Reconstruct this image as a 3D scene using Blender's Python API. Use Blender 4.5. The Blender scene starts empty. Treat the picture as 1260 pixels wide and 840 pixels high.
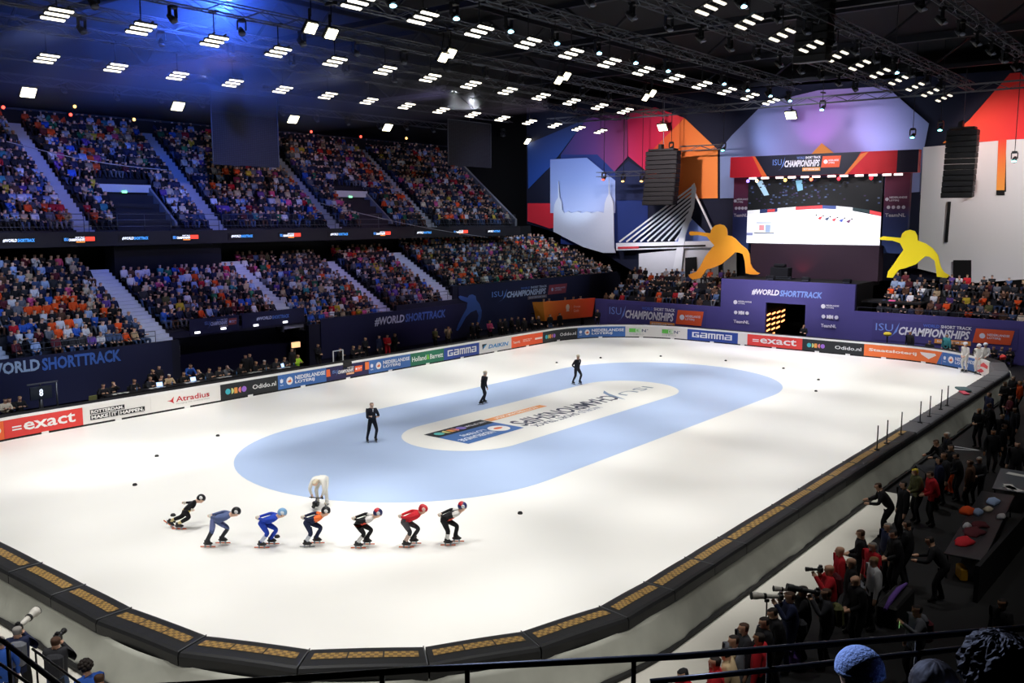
import bpy, bmesh, math, random
import numpy as np
from mathutils import Vector, Matrix

random.seed(7)
SC = bpy.context.scene
COL = SC.collection

# ------------------------------------------------------------------ camera
F_PX = 1125.33                       # focal length in pixels of a 1260x840 frame
CAM = np.array([-38.29685, -26.80453, 9.95653])
YAW, PITCH = 0.67302, 0.13582
_cy, _sy, _cp, _sp = math.cos(YAW), math.sin(YAW), math.cos(PITCH), math.sin(PITCH)
FWD = np.array([_cy * _cp, _sy * _cp, -_sp])
RIGHT = np.array([_sy, -_cy, 0.0])
UP = np.cross(RIGHT, FWD)
cam_data = bpy.data.cameras.new('camera')
cam_data.sensor_width = 36.0
cam_data.lens = F_PX / 1260 * 36.0
cam_data.clip_end = 400
cam = bpy.data.objects.new('camera', cam_data)
COL.objects.link(cam)
cam.matrix_world = Matrix(((RIGHT[0], UP[0], -FWD[0], CAM[0]), (RIGHT[1], UP[1], -FWD[1], CAM[1]),
                           (RIGHT[2], UP[2], -FWD[2], CAM[2]), (0, 0, 0, 1)))
SC.camera = cam

# ------------------------------------------------------------------ exposure, world
SC.view_settings.view_transform = 'Standard'
SC.view_settings.look = 'None'
SC.view_settings.gamma = 1.0
SC.view_settings.use_curve_mapping = False
SC.view_settings.exposure = 0.5
SC.cycles.use_denoising = True
SC.cycles.max_bounces = 5
SC.cycles.diffuse_bounces = 3
SC.cycles.sample_clamp_indirect = 4.0
world = bpy.data.worlds.new('arena_air')
SC.world = world
world.use_nodes = True
world.node_tree.nodes['Background'].inputs[0].default_value = (0.5, 0.6, 1.0, 1)
world.node_tree.nodes['Background'].inputs[1].default_value = 0.006


def spot(name, loc, target, power, color=(1, 1, 1), deg=60, blend=0.4, radius=0.35):
    d = bpy.data.lights.new(name, 'SPOT')
    d.energy = power; d.color = color; d.spot_size = math.radians(deg); d.spot_blend = blend
    d.shadow_soft_size = radius
    o = bpy.data.objects.new(name, d)
    COL.objects.link(o)
    o.location = loc
    o.rotation_euler = (Vector(target) - Vector(loc)).to_track_quat('-Z', 'Y').to_euler()
    return o


# rink floodlights hang in three rows over the ice
ROW_A = [(-23.4 + 3.62 * k, 11.4) for k in range(14)]
ROW_B = [(-18.9 + 3.72 * k, 22.3) for k in range(16)]
ROW_D = [(-17.2 + 3.53 * k, 0.3) for k in range(13)]
ROW_F = [(-11.6 + 3.52 * k, -9.8) for k in range(13)]
Z_FIX = 18.0
RINK_POWER = 2750
for (x, y) in ROW_A[0::2] + ROW_D[0::2] + ROW_F[0::2]:
    if -24 < x < 30 and not (y > 10 and -20 < x < 3):
        spot('rink_flood_and_fill_beam', (x, y, 17.5), (x * 0.98, y * 0.92, 0), RINK_POWER * (1.15 if x > 4 else 1.0), (1.0, 0.985, 0.95), 64, 0.45, 0.3)
for (x, y) in [(-24, 0.3), (-19.5, -9.8), (-25, -7), (-15, -11), (-26, 6)]:
    spot('rink_flood_and_fill_beam', (x, y, 17.5), (x * 0.96, y * 0.92, 0), RINK_POWER * 0.85, (1.0, 0.985, 0.95), 60, 0.45, 0.3)
for x in (-21, -12, -3, 6, 15, 23):  # from here on, fill beams added to even out ice and apron, no fixtures
    spot('rink_flood_and_fill_beam', (x, -15.5, 18.2), (x, -16.6, 0), 1300, (1.0, 0.985, 0.95), 42, 0.6, 0.3)
for x, y in ((-27, -9), (-29.5, -3), (-24.5, -14)):
    spot('rink_flood_and_fill_beam', (x, y, 18.2), (x - .8, y - .4, 0), 1200, (1.0, 0.985, 0.95), 44, 0.6, 0.3)
for x in (-19, -13, -6, 1):  # added fill in place of the ad-side lamps skipped above
    spot('rink_flood_and_fill_beam', (x, 4.8, 18.0), (x, 12.6, 0), 4300, (1.0, 0.985, 0.95), 50, 0.6, 0.3)
for x in (-24, 5, 13, 22):
    spot('rink_flood_and_fill_beam', (x, 12.2, 18.0), (x, 13.0, 0), 1500, (1.0, 0.985, 0.95), 48, 0.6, 0.3)
for x, y in ((25, -9), (26, 2), (20, -8), (-24, 9), (11, -12), (2, -13), (-17, 5), (-15, 2.5), (18, -12.5), (-10, 13), (-16, 11.5)):  # added fill for dim patches of the ice
    spot('rink_flood_and_fill_beam', (x, y if y < 5 else 4.4, 18.0), (x, y * .98, 0), 1000, (1.0, 0.985, 0.95), 46, 0.7, 0.3)
# coloured show lights on the stands, then added fill lamps: (x, y, z), target, power, colour
SHOW_AND_FILL = [
    ((-22, 4.6, 17.2), (-20, 25, 4), 3449, (0.45, 0.60, 1.0), 40), ((-12, 4.6, 17.2), (-14.5, 24, 4), 3449, (0.62, 0.70, 1.0), 36),
    ((-5, 4.6, 17.2), (-5.5, 25, 5), 3219, (0.50, 0.42, 1.0), 34), ((4, 4.6, 17.2), (3.5, 25, 5), 2645, (0.72, 0.62, 1.0), 36),
    ((12, 4.6, 17.2), (12, 25, 5), 3449, (0.68, 0.48, 1.0), 34), ((22, 4.6, 17.2), (22, 26, 6), 3219, (0.62, 0.82, 1.0), 38),
    ((30, 4.6, 17.2), (31, 27, 6), 2300, (0.66, 0.85, 1.0), 36),
    ((-22, 4.6, 17.2), (-19.5, 28.6, 10.5), 4140, (0.42, 0.52, 1.0), 32), ((-13, 4.6, 17.2), (-14, 31, 12.5), 2185, (1.0, 0.52, 0.42), 28),
    ((-7, 4.6, 17.2), (-8, 30.5, 12), 2070, (0.72, 0.75, 1.0), 28), ((0, 4.6, 17.2), (1, 29, 10.8), 4140, (0.62, 0.50, 1.0), 30),
    ((10, 4.6, 17.2), (9, 30, 12), 1724, (0.85, 0.62, 0.85), 34), ((18, 4.6, 17.2), (15, 30, 12), 1724, (0.9, 0.5, 0.55), 30),
    ((25, 4.6, 17.2), (25, 30, 11.5), 3679, (0.56, 0.56, 1.0), 30),
    ((24, 6, 18), (33, 13, 3.5), 750, (1.0, 0.82, 0.7), 40), ((24, -8, 18), (33, -14, 3.5), 650, (1.0, 0.85, 0.75), 46),
    ((22, 1, 17), (31, 0, 2.8), 6000, (0.85, 0.82, 1.0), 70), ((20, -12, 17), (31, -12, 2), 2800, (0.85, 0.82, 1.0), 60),  # fill lamps added for the purple wall, cut-outs, header and orange box
    ((20, 3, 18), (33, 2, 7.5), 5600, (1.0, 0.95, 0.9), 44), ((20, -3, 18), (36, 0, 14), 3600, (1.0, 0.9, 0.9), 44),
    ((22, 9, 17), (31, 12, 2), 2600, (0.9, 0.85, 1.0), 50), ((16, 12, 17), (27, 19.5, 2), 1500, (1.0, 0.92, 0.85), 40),
    ((22, -6, 17), (33, -6.5, 6.5), 2600, (1.0, 0.97, 0.9), 26), ((22, 8, 17), (33, 8, 6.8), 1600, (1.0, 0.97, 0.9), 26),
    # unseen fill lamps added over the right side and the near corner
    ((-4, -24, 16), (-6, -18.6, 0), 650, (1.0, 0.96, 0.9), 64), ((-16, -24.5, 16), (-18, -18.8, 0), 850, (1.0, 0.96, 0.9), 64),
    ((-26, -22, 16), (-27.5, -14, 0), 2300, (1.0, 0.96, 0.9), 66), ((-38, -10, 16), (-31, -6, 0), 2600, (1.0, 0.96, 0.9), 66),
    ((10, -22, 16), (8, -18.5, 0), 340, (1.0, 0.95, 0.9), 60), ((22, -20, 16), (20, -18, 0), 340, (1.0, 0.95, 0.9), 56),
    # fill added to brighten the media row behind the ad boards
    ((-12, 13, 17), (-12, 19.4, 0.8), 1300, (1.0, 0.92, 0.85), 44), ((2, 13, 17), (0, 19.6, 0.8), 1100, (1.0, 0.92, 0.85), 44), ((16, 14, 17), (16, 20, 1), 1100, (1.0, 0.92, 0.85), 44),
]
for loc, tgt, pw, colr, dg in SHOW_AND_FILL:
    spot('show_and_fill_beam', loc, tgt, pw, colr, dg, 0.7, 0.3)
# washes on the end backdrop
for loc, tgt, pw, colr, dg in [
    ((26, 24, 17), (40, 28, 12), 4200, (0.75, 0.8, 1.0), 84), ((26, 13, 17), (40, 16, 13), 5200, (1.0, 0.85, 0.85), 70),
    ((26, 2, 18.2), (40, 3, 15), 2400, (0.85, 0.85, 1.0), 80), ((30, -19, 17.5), (40, -13, 11), 4200, (1.0, 0.96, 0.94), 80), ((36.0, -8.0, 3.6), (40, -10, 8), 800, (1.0, 0.98, 0.97), 130), ((36.0, -17.0, 3.6), (40, -16, 8), 800, (1.0, 0.98, 0.97), 130), ((36, -9, 17), (40, -12, 15), 500, (1.0, 0.6, 0.5), 120),
    ((33, 26.0, 9.4), (40, 27, 13), 700, (0.6, 0.75, 1.0), 70), ((35, 17, 8.8), (40, 17, 6.5), 500, (0.8, 0.85, 1.0), 100),
    ((37, 8, 15.6), (40, 5, 17.5), 300, (0.6, 0.8, 1.0), 110),
    ((37, -2, 15.6), (40, -3, 17.5), 300, (0.7, 0.8, 1.0), 110), ((37, 2.5, 15.8), (40, 2.5, 18), 200, (0.9, 0.2, 0.8), 80),
    ((34.6, 1.5, 5.1), (35.3, 1.4, 6.6), 60, (1.0, 0.1, 0.15), 100),
]:
    spot('backdrop_wash_beam', loc, tgt, pw, colr, dg, 0.8, 0.25)


# ------------------------------------------------------------------ helpers
def ray(px, py):
    return (px - 630) * RIGHT + (420 - py) * UP + F_PX * FWD


def at(px, py, **k):
    """the point of the plane X=, Y= or Z= seen along a bearing of the survey photograph"""
    (ax, v), = k.items()
    i = 'XYZ'.index(ax)
    d = ray(px, py)
    return CAM + (v - CAM[i]) / d[i] * d


def project(P):
    d = np.asarray(P, float) - CAM
    w = d @ FWD
    return 630 + F_PX * (d @ RIGHT) / w, 420 - F_PX * (d @ UP) / w, F_PX / w


def lin(h):
    h = h.lstrip('#')
    out = []
    for i in (0, 2, 4):
        c = int(h[i:i + 2], 16) / 255
        out.append(c / 12.92 if c <= 0.04045 else ((c + 0.055) / 1.055) ** 2.4)
    return tuple(out)


_M = {}


def mat(name, hexc='#808080', rough=0.6, metal=0.0, emit=0.0, var=0.06, scale=6.0, spec=0.4, bump=0.0):
    if name in _M:
        return _M[name]
    m = bpy.data.materials.new(name)
    m.use_nodes = True
    nt = m.node_tree
    b = nt.nodes['Principled BSDF']
    c = lin(hexc)
    b.inputs['Base Color'].default_value = (*c, 1)
    b.inputs['Roughness'].default_value = rough
    b.inputs['Metallic'].default_value = metal
    b.inputs['Specular IOR Level'].default_value = spec
    if emit > 0:
        b.inputs['Emission Color'].default_value = (*c, 1)
        b.inputs['Emission Strength'].default_value = emit
    elif var > 0:
        tc = nt.nodes.new('ShaderNodeTexCoord')
        no = nt.nodes.new('ShaderNodeTexNoise')
        no.inputs['Scale'].default_value = scale
        no.inputs['Detail'].default_value = 3
        nt.links.new(tc.outputs['Object'], no.inputs['Vector'])
        mx = nt.nodes.new('ShaderNodeMix')
        mx.data_type = 'RGBA'
        mx.inputs[6].default_value = (*[v * (1 - var) for v in c], 1)
        mx.inputs[7].default_value = (*[min(1, v * (1 + var)) for v in c], 1)
        nt.links.new(no.outputs['Fac'], mx.inputs[0])
        nt.links.new(mx.outputs[2], b.inputs['Base Color'])
        if bump > 0:
            bp = nt.nodes.new('ShaderNodeBump')
            bp.inputs['Strength'].default_value = bump
            bp.inputs['Distance'].default_value = 0.05
            nt.links.new(no.outputs['Fac'], bp.inputs['Height'])
            nt.links.new(bp.outputs['Normal'], b.inputs['Normal'])
    _M[name] = m
    return m


def grad_mat(name, stops, axis, lo, hi, rough=0.7):
    """base colour that runs from one colour to the next along an object axis"""
    m = bpy.data.materials.new(name)
    m.use_nodes = True
    nt = m.node_tree
    tc = nt.nodes.new('ShaderNodeTexCoord')
    sx = nt.nodes.new('ShaderNodeSeparateXYZ')
    nt.links.new(tc.outputs['Object'], sx.inputs[0])
    mr = nt.nodes.new('ShaderNodeMapRange')
    mr.inputs['From Min'].default_value = lo
    mr.inputs['From Max'].default_value = hi
    nt.links.new(sx.outputs['XYZ'.index(axis)], mr.inputs['Value'])
    cr = nt.nodes.new('ShaderNodeValToRGB')
    el = cr.color_ramp.elements
    while len(el) < len(stops):
        el.new(0.5)
    for e, (p, h) in zip(el, stops):
        e.position = p
        e.color = (*lin(h), 1)
    nt.links.new(mr.outputs[0], cr.inputs[0])
    b = nt.nodes['Principled BSDF']
    b.inputs['Roughness'].default_value = rough
    nt.links.new(cr.outputs[0], b.inputs['Base Color'])
    return m


def tag(o, label=None, cat=None, group=None, kind=None):
    if label: o['label'] = label
    if cat: o['category'] = cat
    if group: o['group'] = group
    if kind: o['kind'] = kind
    return o


def empty(name, loc=(0, 0, 0), rz=0.0):
    o = bpy.data.objects.new(name, None)
    o.empty_display_size = 0.1
    o.location = loc
    o.rotation_euler = (0, 0, rz)
    COL.objects.link(o)
    return o


class MB:
    """collects geometry for one mesh object"""
    def __init__(self):
        self.v, self.f, self.m, self.mats, self.sm = [], [], [], [], []

    def mi(self, m):
        if m not in self.mats:
            self.mats.append(m)
        return self.mats.index(m)

    def add(self, verts, faces, m, smooth=False):
        o = len(self.v)
        self.v.extend([tuple(map(float, p)) for p in verts])
        k = self.mi(m)
        for f in faces:
            self.f.append(tuple(o + i for i in f))
            self.m.append(k)
            self.sm.append(smooth)
        return self

    def box(self, c, s, m, rz=0.0, bevel=0.0, R=None):
        x, y, z = s[0] / 2, s[1] / 2, s[2] / 2
        if bevel <= 0:
            pts = [(-x, -y, -z), (x, -y, -z), (x, y, -z), (-x, y, -z), (-x, -y, z), (x, -y, z), (x, y, z), (-x, y, z)]
            fs = [(0, 3, 2, 1), (4, 5, 6, 7), (0, 1, 5, 4), (1, 2, 6, 5), (2, 3, 7, 6), (3, 0, 4, 7)]
        else:
            b = min(bevel, x * .9, y * .9, z * .9)
            pts = []
            for zz, q in ((-z, b), (-z + b, 0), (z - b, 0), (z, b)):
                xx, yy = x - q, y - q
                cb = min(b, xx * .9, yy * .9)
                pts += [(-xx + cb, -yy, zz), (xx - cb, -yy, zz), (xx, -yy + cb, zz), (xx, yy - cb, zz),
                        (xx - cb, yy, zz), (-xx + cb, yy, zz), (-xx, yy - cb, zz), (-xx, -yy + cb, zz)]
            fs = [tuple(range(7, -1, -1)), tuple(range(24, 32))]
            for k in range(3):
                for i in range(8):
                    j = (i + 1) % 8
                    fs.append((k * 8 + i, k * 8 + j, k * 8 + 8 + j, k * 8 + 8 + i))
        if R is None:
            R = Matrix.Rotation(rz, 3, 'Z')
        cc = Vector(c)
        return self.add([R @ Vector(p) + cc for p in pts], fs, m)

    def tube(self, pts, r, m, n=8, cap=True):
        pts = [Vector(p) for p in pts]
        rs = r if isinstance(r, (list, tuple)) else [r] * len(pts)
        vs, fs = [], []
        ref = None
        for i, p in enumerate(pts):
            t = (pts[min(i + 1, len(pts) - 1)] - pts[max(i - 1, 0)]).normalized()
            if ref is None:
                ref = Vector((0, 0, 1)) if abs(t.z) < 0.9 else Vector((1, 0, 0))
            a = t.cross(ref).normalized()
            b = t.cross(a)
            for k in range(n):
                an = 2 * math.pi * k / n
                vs.append(p + (a * math.cos(an) + b * math.sin(an)) * rs[i])
        for i in range(len(pts) - 1):
            for k in range(n):
                j = (k + 1) % n
                fs.append((i * n + k, i * n + j, (i + 1) * n + j, (i + 1) * n + k))
        self.add(vs, fs, m, n > 5)
        if cap:
            o = len(self.v) - len(vs)
            e = (len(pts) - 1) * n
            self.f.append(tuple(o + k for k in range(n - 1, -1, -1))); self.m.append(self.mi(m)); self.sm.append(False)
            self.f.append(tuple(o + e + k for k in range(n))); self.m.append(self.mi(m)); self.sm.append(False)
        return self

    def ellipsoid(self, c, r, m, nu=12, nv=8, R=None, v0=-90, v1=90):
        vs, fs = [], []
        R = R or Matrix.Identity(3)
        for j in range(nv + 1):
            la = math.radians(v0 + (v1 - v0) * j / nv)
            for i in range(nu):
                lo = 2 * math.pi * i / nu
                vs.append(R @ Vector((r[0] * math.cos(la) * math.cos(lo), r[1] * math.cos(la) * math.sin(lo), r[2] * math.sin(la))) + Vector(c))
        for j in range(nv):
            for i in range(nu):
                k = (i + 1) % nu
                fs.append((j * nu + i, j * nu + k, (j + 1) * nu + k, (j + 1) * nu + i))
        return self.add(vs, fs, m, True)

    def prism(self, poly, n, d, m, m_side=None):
        """planar polygon (3-D points) with thickness d along -n"""
        p = [Vector(q) for q in poly]
        n = Vector(n).normalized()
        k = len(p)
        back = [q - n * d for q in p]
        self.add(p, [tuple(range(k))], m)
        self.add(p + back, [tuple(range(2 * k - 1, k - 1, -1))] + [(i, k + i, k + (i + 1) % k, (i + 1) % k) for i in range(k)], m_side or m)
        return self

    def build(self, name, parent=None, loc=None):
        me = bpy.data.meshes.new(name)
        me.from_pydata(self.v, [], self.f)
        for m in self.mats:
            me.materials.append(m)
        me.polygons.foreach_set('material_index', self.m)
        me.polygons.foreach_set('use_smooth', self.sm)
        me.update()
        o = bpy.data.objects.new(name, me)
        COL.objects.link(o)
        if parent is not None:
            o.parent = parent
        if loc is not None:
            o.location = loc
        return o


def struct(mb, name):
    return tag(mb.build(name), kind='structure')


ORD = 'zeroth first second third fourth fifth sixth seventh eighth ninth tenth eleventh twelfth thirteenth fourteenth fifteenth sixteenth seventeenth eighteenth nineteenth'.split()
_tens = {20: 'twent', 30: 'thirt', 40: 'fort', 50: 'fift', 60: 'sixt', 70: 'sevent'}


def nth(n):
    if n < 20:
        return ORD[n]
    t, r = n // 10 * 10, n % 10
    return _tens[t] + 'ieth' if r == 0 else _tens[t] + 'y-' + ORD[r]


# ------------------------------------------------------------------ lettering
_T = {}


def text_geo(s, bold=0.0, shear=0.0):
    """flat triangulated lettering scaled to the unit box"""
    k = (s, bold, shear)
    if k in _T:
        return _T[k]
    cu = bpy.data.curves.new('lettering', 'FONT')
    cu.body = s
    cu.offset = bold
    cu.shear = shear
    cu.resolution_u = 2
    cu.fill_mode = 'BOTH'
    ob = bpy.data.objects.new('lettering', cu)
    me = ob.to_mesh()
    v = np.array([x.co[:2] for x in me.vertices]) if len(me.vertices) else np.zeros((0, 2))
    f = [tuple(p.vertices) for p in me.polygons]
    ob.to_mesh_clear()
    bpy.data.objects.remove(ob)
    if len(v):
        lo, hi = v.min(0), v.max(0)
        asp = (hi[0] - lo[0]) / max(hi[1] - lo[1], 1e-6)
        v = (v - lo) / np.maximum(hi - lo, 1e-6)
    else:
        asp = 1
    _T[k] = (v, f, asp)
    return _T[k]


def ink(hexc, emit=0.0):
    return mat('ink_' + hexc.lstrip('#') + ('_lit%.1f' % emit if emit else ''), hexc, 0.55, emit=emit, var=0.0)


def draw(mb, fn, items, W, H, eps=0.006, emit=0.0, base=0):
    """draw flat artwork; fn(u, v, d) maps metres on the panel and a lift d to space"""
    for i, it in enumerate(items):
        d = eps * (1 + base + i * 0.5)
        k = it[0]
        if k == 'text':
            _, s, u0, v0, u1, v1, c = it[:7]
            bold = it[7] if len(it) > 7 else 0.02
            shear = it[8] if len(it) > 8 else 0.0
            v, f, _a = text_geo(s, bold, shear)
            pts = [fn((u0 + (u1 - u0) * a) * W, (v0 + (v1 - v0) * b) * H, d) for a, b in v]
            mb.add(pts, f, ink(c, emit))
        elif k == 'rect':
            _, u0, v0, u1, v1, c = it
            n = max(1, int(abs(u1 - u0) * W / 0.5))
            pts, fs = [], []
            for j in range(n + 1):
                u = (u0 + (u1 - u0) * j / n) * W
                pts += [fn(u, v0 * H, d), fn(u, v1 * H, d)]
            for j in range(n):
                fs.append((2 * j, 2 * j + 2, 2 * j + 3, 2 * j + 1))
            mb.add(pts, fs, ink(c, emit))
        elif k == 'poly':
            _, ps, c = it
            mb.add([fn(u * W, v * H, d) for u, v in ps], [tuple(range(len(ps)))], ink(c, emit))
        elif k in ('disc', 'halfl', 'halfr', 'ell'):
            if k == 'ell':
                _, u, v, rx, ry, c = it
            else:
                _, u, v, r, c = it
                rx = ry = r
            a0, a1 = {'disc': (0, 360), 'ell': (0, 360), 'halfr': (-90, 90), 'halfl': (90, 270)}[k]
            pts = [fn(u * W + rx * H * math.cos(math.radians(a0 + (a1 - a0) * t / 20)), v * H + ry * H * math.sin(math.radians(a0 + (a1 - a0) * t / 20)), d) for t in range(20 if a1 - a0 == 360 else 21)]
            mb.add(pts, [tuple(range(len(pts)))], ink(c, emit))


def plane_fn(o, u, v, n):
    o, u, v, n = (np.asarray(q, float) for q in (o, u, v, n))
    return lambda a, b, d: o + u * a + v * b + n * d


def champs_art(u0, v0, u1, v1, isu='#7fa4e8', white='#f2f2f6', blue='#4f78d0', orange='#f2622e', bar='#f0a04c', dark=None):
    """the championship lock-up: ISU, swoosh, CHAMPIONSHIPS, sponsor tab and date bar"""
    def U(a): return u0 + (u1 - u0) * a
    def V(b): return v0 + (v1 - v0) * b
    return [
        ('text', 'ISU', U(0), V(.46), U(.135), V(.86), isu, 0.0),
        ('poly', [(U(.07), V(.05)), (U(.13), V(.22)), (U(.185), V(1.0)), (U(.165), V(.45)), (U(.12), V(.18))], isu),
        ('text', 'CHAMPIONSHIPS', U(.18), V(.30), U(.70), V(.76), white, 0.035, 0.25),
        ('text', 'WORLD', U(.36), V(.82), U(.48), V(.99), blue, 0.03),
        ('text', 'SHORT TRACK', U(.49), V(.82), U(.71), V(.99), white, 0.03),
        ('rect', U(.45), V(.0), U(.71), V(.24), bar), ('text', 'ROTTERDAM 2024', U(.47), V(.06), U(.69), V(.18), white, 0.02),
        ('poly', [(U(.72), V(.20)), (U(.98), V(.20)), (U(1.0), V(.95)), (U(.74), V(.95))], orange),
        ('ell', U(.785), V(.58), (v1 - v0) * .14, (v1 - v0) * .14, white),
        ('text', 'NEDERLANDSE', U(.82), V(.60), U(.97), V(.72), white, 0.02), ('text', 'LOTERIJ', U(.82), V(.42), U(.91), V(.55), white, 0.02),
    ]

# ================================================================== the setting
L_R, W_R, R_R = 56.134, 31.8, 7.827         # rink inside the pads
SA, SB = L_R / 2 - R_R, W_R / 2 - R_R
SEG = [2 * SA, math.pi * R_R / 2, 2 * SB, math.pi * R_R / 2, 2 * SA, math.pi * R_R / 2, 2 * SB, math.pi * R_R / 2]
PERIM = sum(SEG)


def ring(s, off=0.0):
    """point at run s along the rink edge (clockwise from above, from the near end of the ad side) and its outward normal"""
    s = s % PERIM
    R = R_R + off
    for k, l in enumerate(SEG):
        if s < l or k == 7:
            break
        s -= l
    cs = [(SA, SB), (SA, -SB), (-SA, -SB), (-SA, SB)]
    if k % 2 == 0:
        a = [90, 0, -90, 180][k // 2]
        d = math.radians(a)
        n = (math.cos(d), math.sin(d))
        t = (n[1], -n[0])
        st = [(-SA, SB), (SA, SB), (SA, -SB), (-SA, -SB)][k // 2]
        return (st[0] + t[0] * s + n[0] * R, st[1] + t[1] * s + n[1] * R), n
    c = cs[k // 2]
    d = math.radians([90, 0, -90, 180][k // 2]) - s / R_R
    n = (math.cos(d), math.sin(d))
    return (c[0] + n[0] * R, c[1] + n[1] * R), n


_rs = np.array([ring(PERIM * i / 6000)[0] for i in range(6000)])


def s_of(P):
    return PERIM * int(np.argmin(((_rs - np.asarray(P)[:2]) ** 2).sum(1))) / 6000


# ---- floor slabs
m_floor = mat('dark_event_floor', '#0e0e11', 0.75, var=0.25, scale=0.6)
fl = MB()
fl.box((2, -2, -0.16), (96, 84, 0.2), m_floor)
struct(fl, 'floor')

# ---- ice
m_ice = mat('white_ice', '#f4f3ef', 0.34, var=0.025, scale=0.25, spec=0.3)
m_blue_ice = mat('pale_blue_ice', '#b4c8ea', 0.34, var=0.05, scale=0.35, spec=0.3)
m_logo_ice = mat('white_logo_ice', '#f2f1ec', 0.34, var=0.02, scale=0.3, spec=0.3)
ice = MB()
ps = [ring(PERIM * i / 240, 0.02)[0] for i in range(240)]
ice.prism([(x, y, 0) for x, y in ps][::-1], (0, 0, 1), 0.055, m_ice)
ice_o = struct(ice, 'floor_ice')


def stadium(x0, y0, a, r, z, n=40):
    pts = []
    for k in range(n + 1):
        t = -math.pi / 2 + math.pi * k / n
        pts.append((x0 + a + r * math.cos(t), y0 + r * math.sin(t), z))
    for k in range(n + 1):
        t = math.pi / 2 + math.pi * k / n
        pts.append((x0 - a + r * math.cos(t), y0 + r * math.sin(t), z))
    return pts


bl = MB()
bl.add(stadium(-0.392, 0.492, 10.636, 7.299, 0.004), [tuple(range(82))], m_blue_ice)
bl_o = bl.build('blue_infield', ice_o)
wl = MB()
wl.add(stadium(-0.392, 0.492, 7.092, 2.928, 0.008), [tuple(range(82))], m_logo_ice)
wl_o = wl.build('white_centre', ice_o)
# the event lettering frozen into the ice reads from the ad side
art = MB()
fn_ice = lambda u, v, d: (8.6 - u, 2.6 - v, 0.008 + d)
draw(art, fn_ice, [
    ('text', 'ISU', .4, 2.25, 3.5, 3.0, '#8a97a8', 0.0),
    ('poly', [(3.0, 1.2), (3.6, 1.9), (4.5, 3.6), (4.25, 2.4), (3.7, 1.6)], '#7890ad'),
    ('text', 'CHAMPIONSHIPS', 4.2, 2.0, 13.0, 3.2, '#3a3f55', 0.02, 0.2),
    ('text', 'WORLD', 7.0, 3.3, 8.9, 3.75, '#9a9fb0', 0.02), ('text', 'SHORT TRACK', 9.1, 3.3, 12.8, 3.75, '#565b70', 0.02),
    ('rect', 8.6, .75, 13.2, 1.25, '#f2a56a'), ('text', 'ROTTERDAM 2024', 9.2, .85, 12.6, 1.15, '#f6efe6', 0.02),
    ('rect', 13.3, .62, 17.3, 1.55, '#33363c'), ('rect', 13.3, 1.55, 17.3, 3.35, '#4a72b0'),
    ('ell', 14.15, 2.5, .55, .55, '#f4efec'), ('ell', 14.15, 2.45, .28, .16, '#e9764a'),
    ('text', 'NEDERLANDSE', 14.8, 2.5, 17.1, 2.9, '#e8eef6', 0.02), ('text', 'LOTERIJ', 14.8, 1.95, 16.4, 2.32, '#e8eef6', 0.02),
    ('text', 'PART OF TEAM', 13.5, .95, 14.9, 1.2, '#dfe3e8', 0.02),
    ('disc', 15.25, 1.08, .26, '#8f7fd0'), ('halfl', 15.75, 1.08, .26, '#e08a88'), ('rect', 15.82, .85, 16.1, 1.31, '#f0a058'),
    ('halfr', 16.2, 1.08, .26, '#d8d48a'), ('disc', 16.75, 1.08, .26, '#62c0bd'),
], 1, 1, eps=0.002)
art.build('event_lettering', ice_o)

# ---- pale floor apron outside the pads on the near and right sides
m_apron = mat('pale_concrete_apron', '#d9d6cc', 0.7, var=0.06, scale=0.8)
ap = MB()
s0 = SEG[0] + SEG[1] + SEG[2] + SEG[3] + 24.6
n = 90
pts, fs = [], []
for i in range(n + 1):
    s = s0 + (PERIM - 2 - s0) * i / n
    w = 2.62 if s < PERIM - 40 else 2.62 + min(1, (s - (PERIM - 40)) / 12) * 1.2
    pts += [(*ring(s, .3)[0], -0.035), (*ring(s, w)[0], -0.035)]
for i in range(n):
    fs.append((2 * i, 2 * i + 1, 2 * i + 3, 2 * i + 2))
ap.add(pts, fs, m_apron)
struct(ap, 'floor_apron')
# court lines on the dark floor
cl = MB()
m_line = mat('white_floor_line', '#b9bcbf', 0.7)
A, B, Cc = at(1148, 545, Z=-0.05), at(1247, 560, Z=-0.05), at(1150, 551, Z=-0.05)
for p, q in ((A, B), (Cc, at(1245, 556, Z=-0.05))):
    d = Vector(q - p).normalized()
    nrm = Vector((-d.y, d.x, 0)) * 0.06
    p, q = Vector(p), Vector(q)
    cl.add([p - nrm, q - nrm, q + nrm, p + nrm], [(0, 1, 2, 3)], m_line)
tag(cl.build('floor_line'), kind='structure')

# ---- hall shell
m_black = mat('black_hall_wall', '#08080a', 0.85, var=0.2, scale=0.5)
m_ceil = mat('black_ceiling_deck', '#0a0a0d', 0.9, var=0.2, scale=0.4)
for nm, c, s in (('wall_back', (47.2, -2, 11.5), (0.4, 84, 23.4)), ('wall_left', (0, 38.2, 11.5), (96, 0.4, 23.4)),
                 ('wall_right', (0, -42, 11.5), (96, 0.4, 23.4)), ('wall_near', (-46, -2, 11.5), (0.4, 84, 23.4))):
    struct(MB().box(c, s, m_black), nm)
struct(MB().box((0.5, -2, 23.3), (94, 82, 0.3), m_ceil), 'ceiling')

# ---- lower and upper stands: blocks of stepped terraces
m_tread = mat('dark_grandstand_concrete', '#26262c', 0.85, var=0.15, scale=1.5)
m_stair = mat('pale_stair_concrete', '#c6ced8', 0.75, var=0.08, scale=2.0)
m_front = mat('navy_parapet', '#12142a', 0.8, var=0.12, scale=1.0)
m_rail = mat('grey_steel_rail', '#565a62', 0.4, 0.8, var=0.05)


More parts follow.
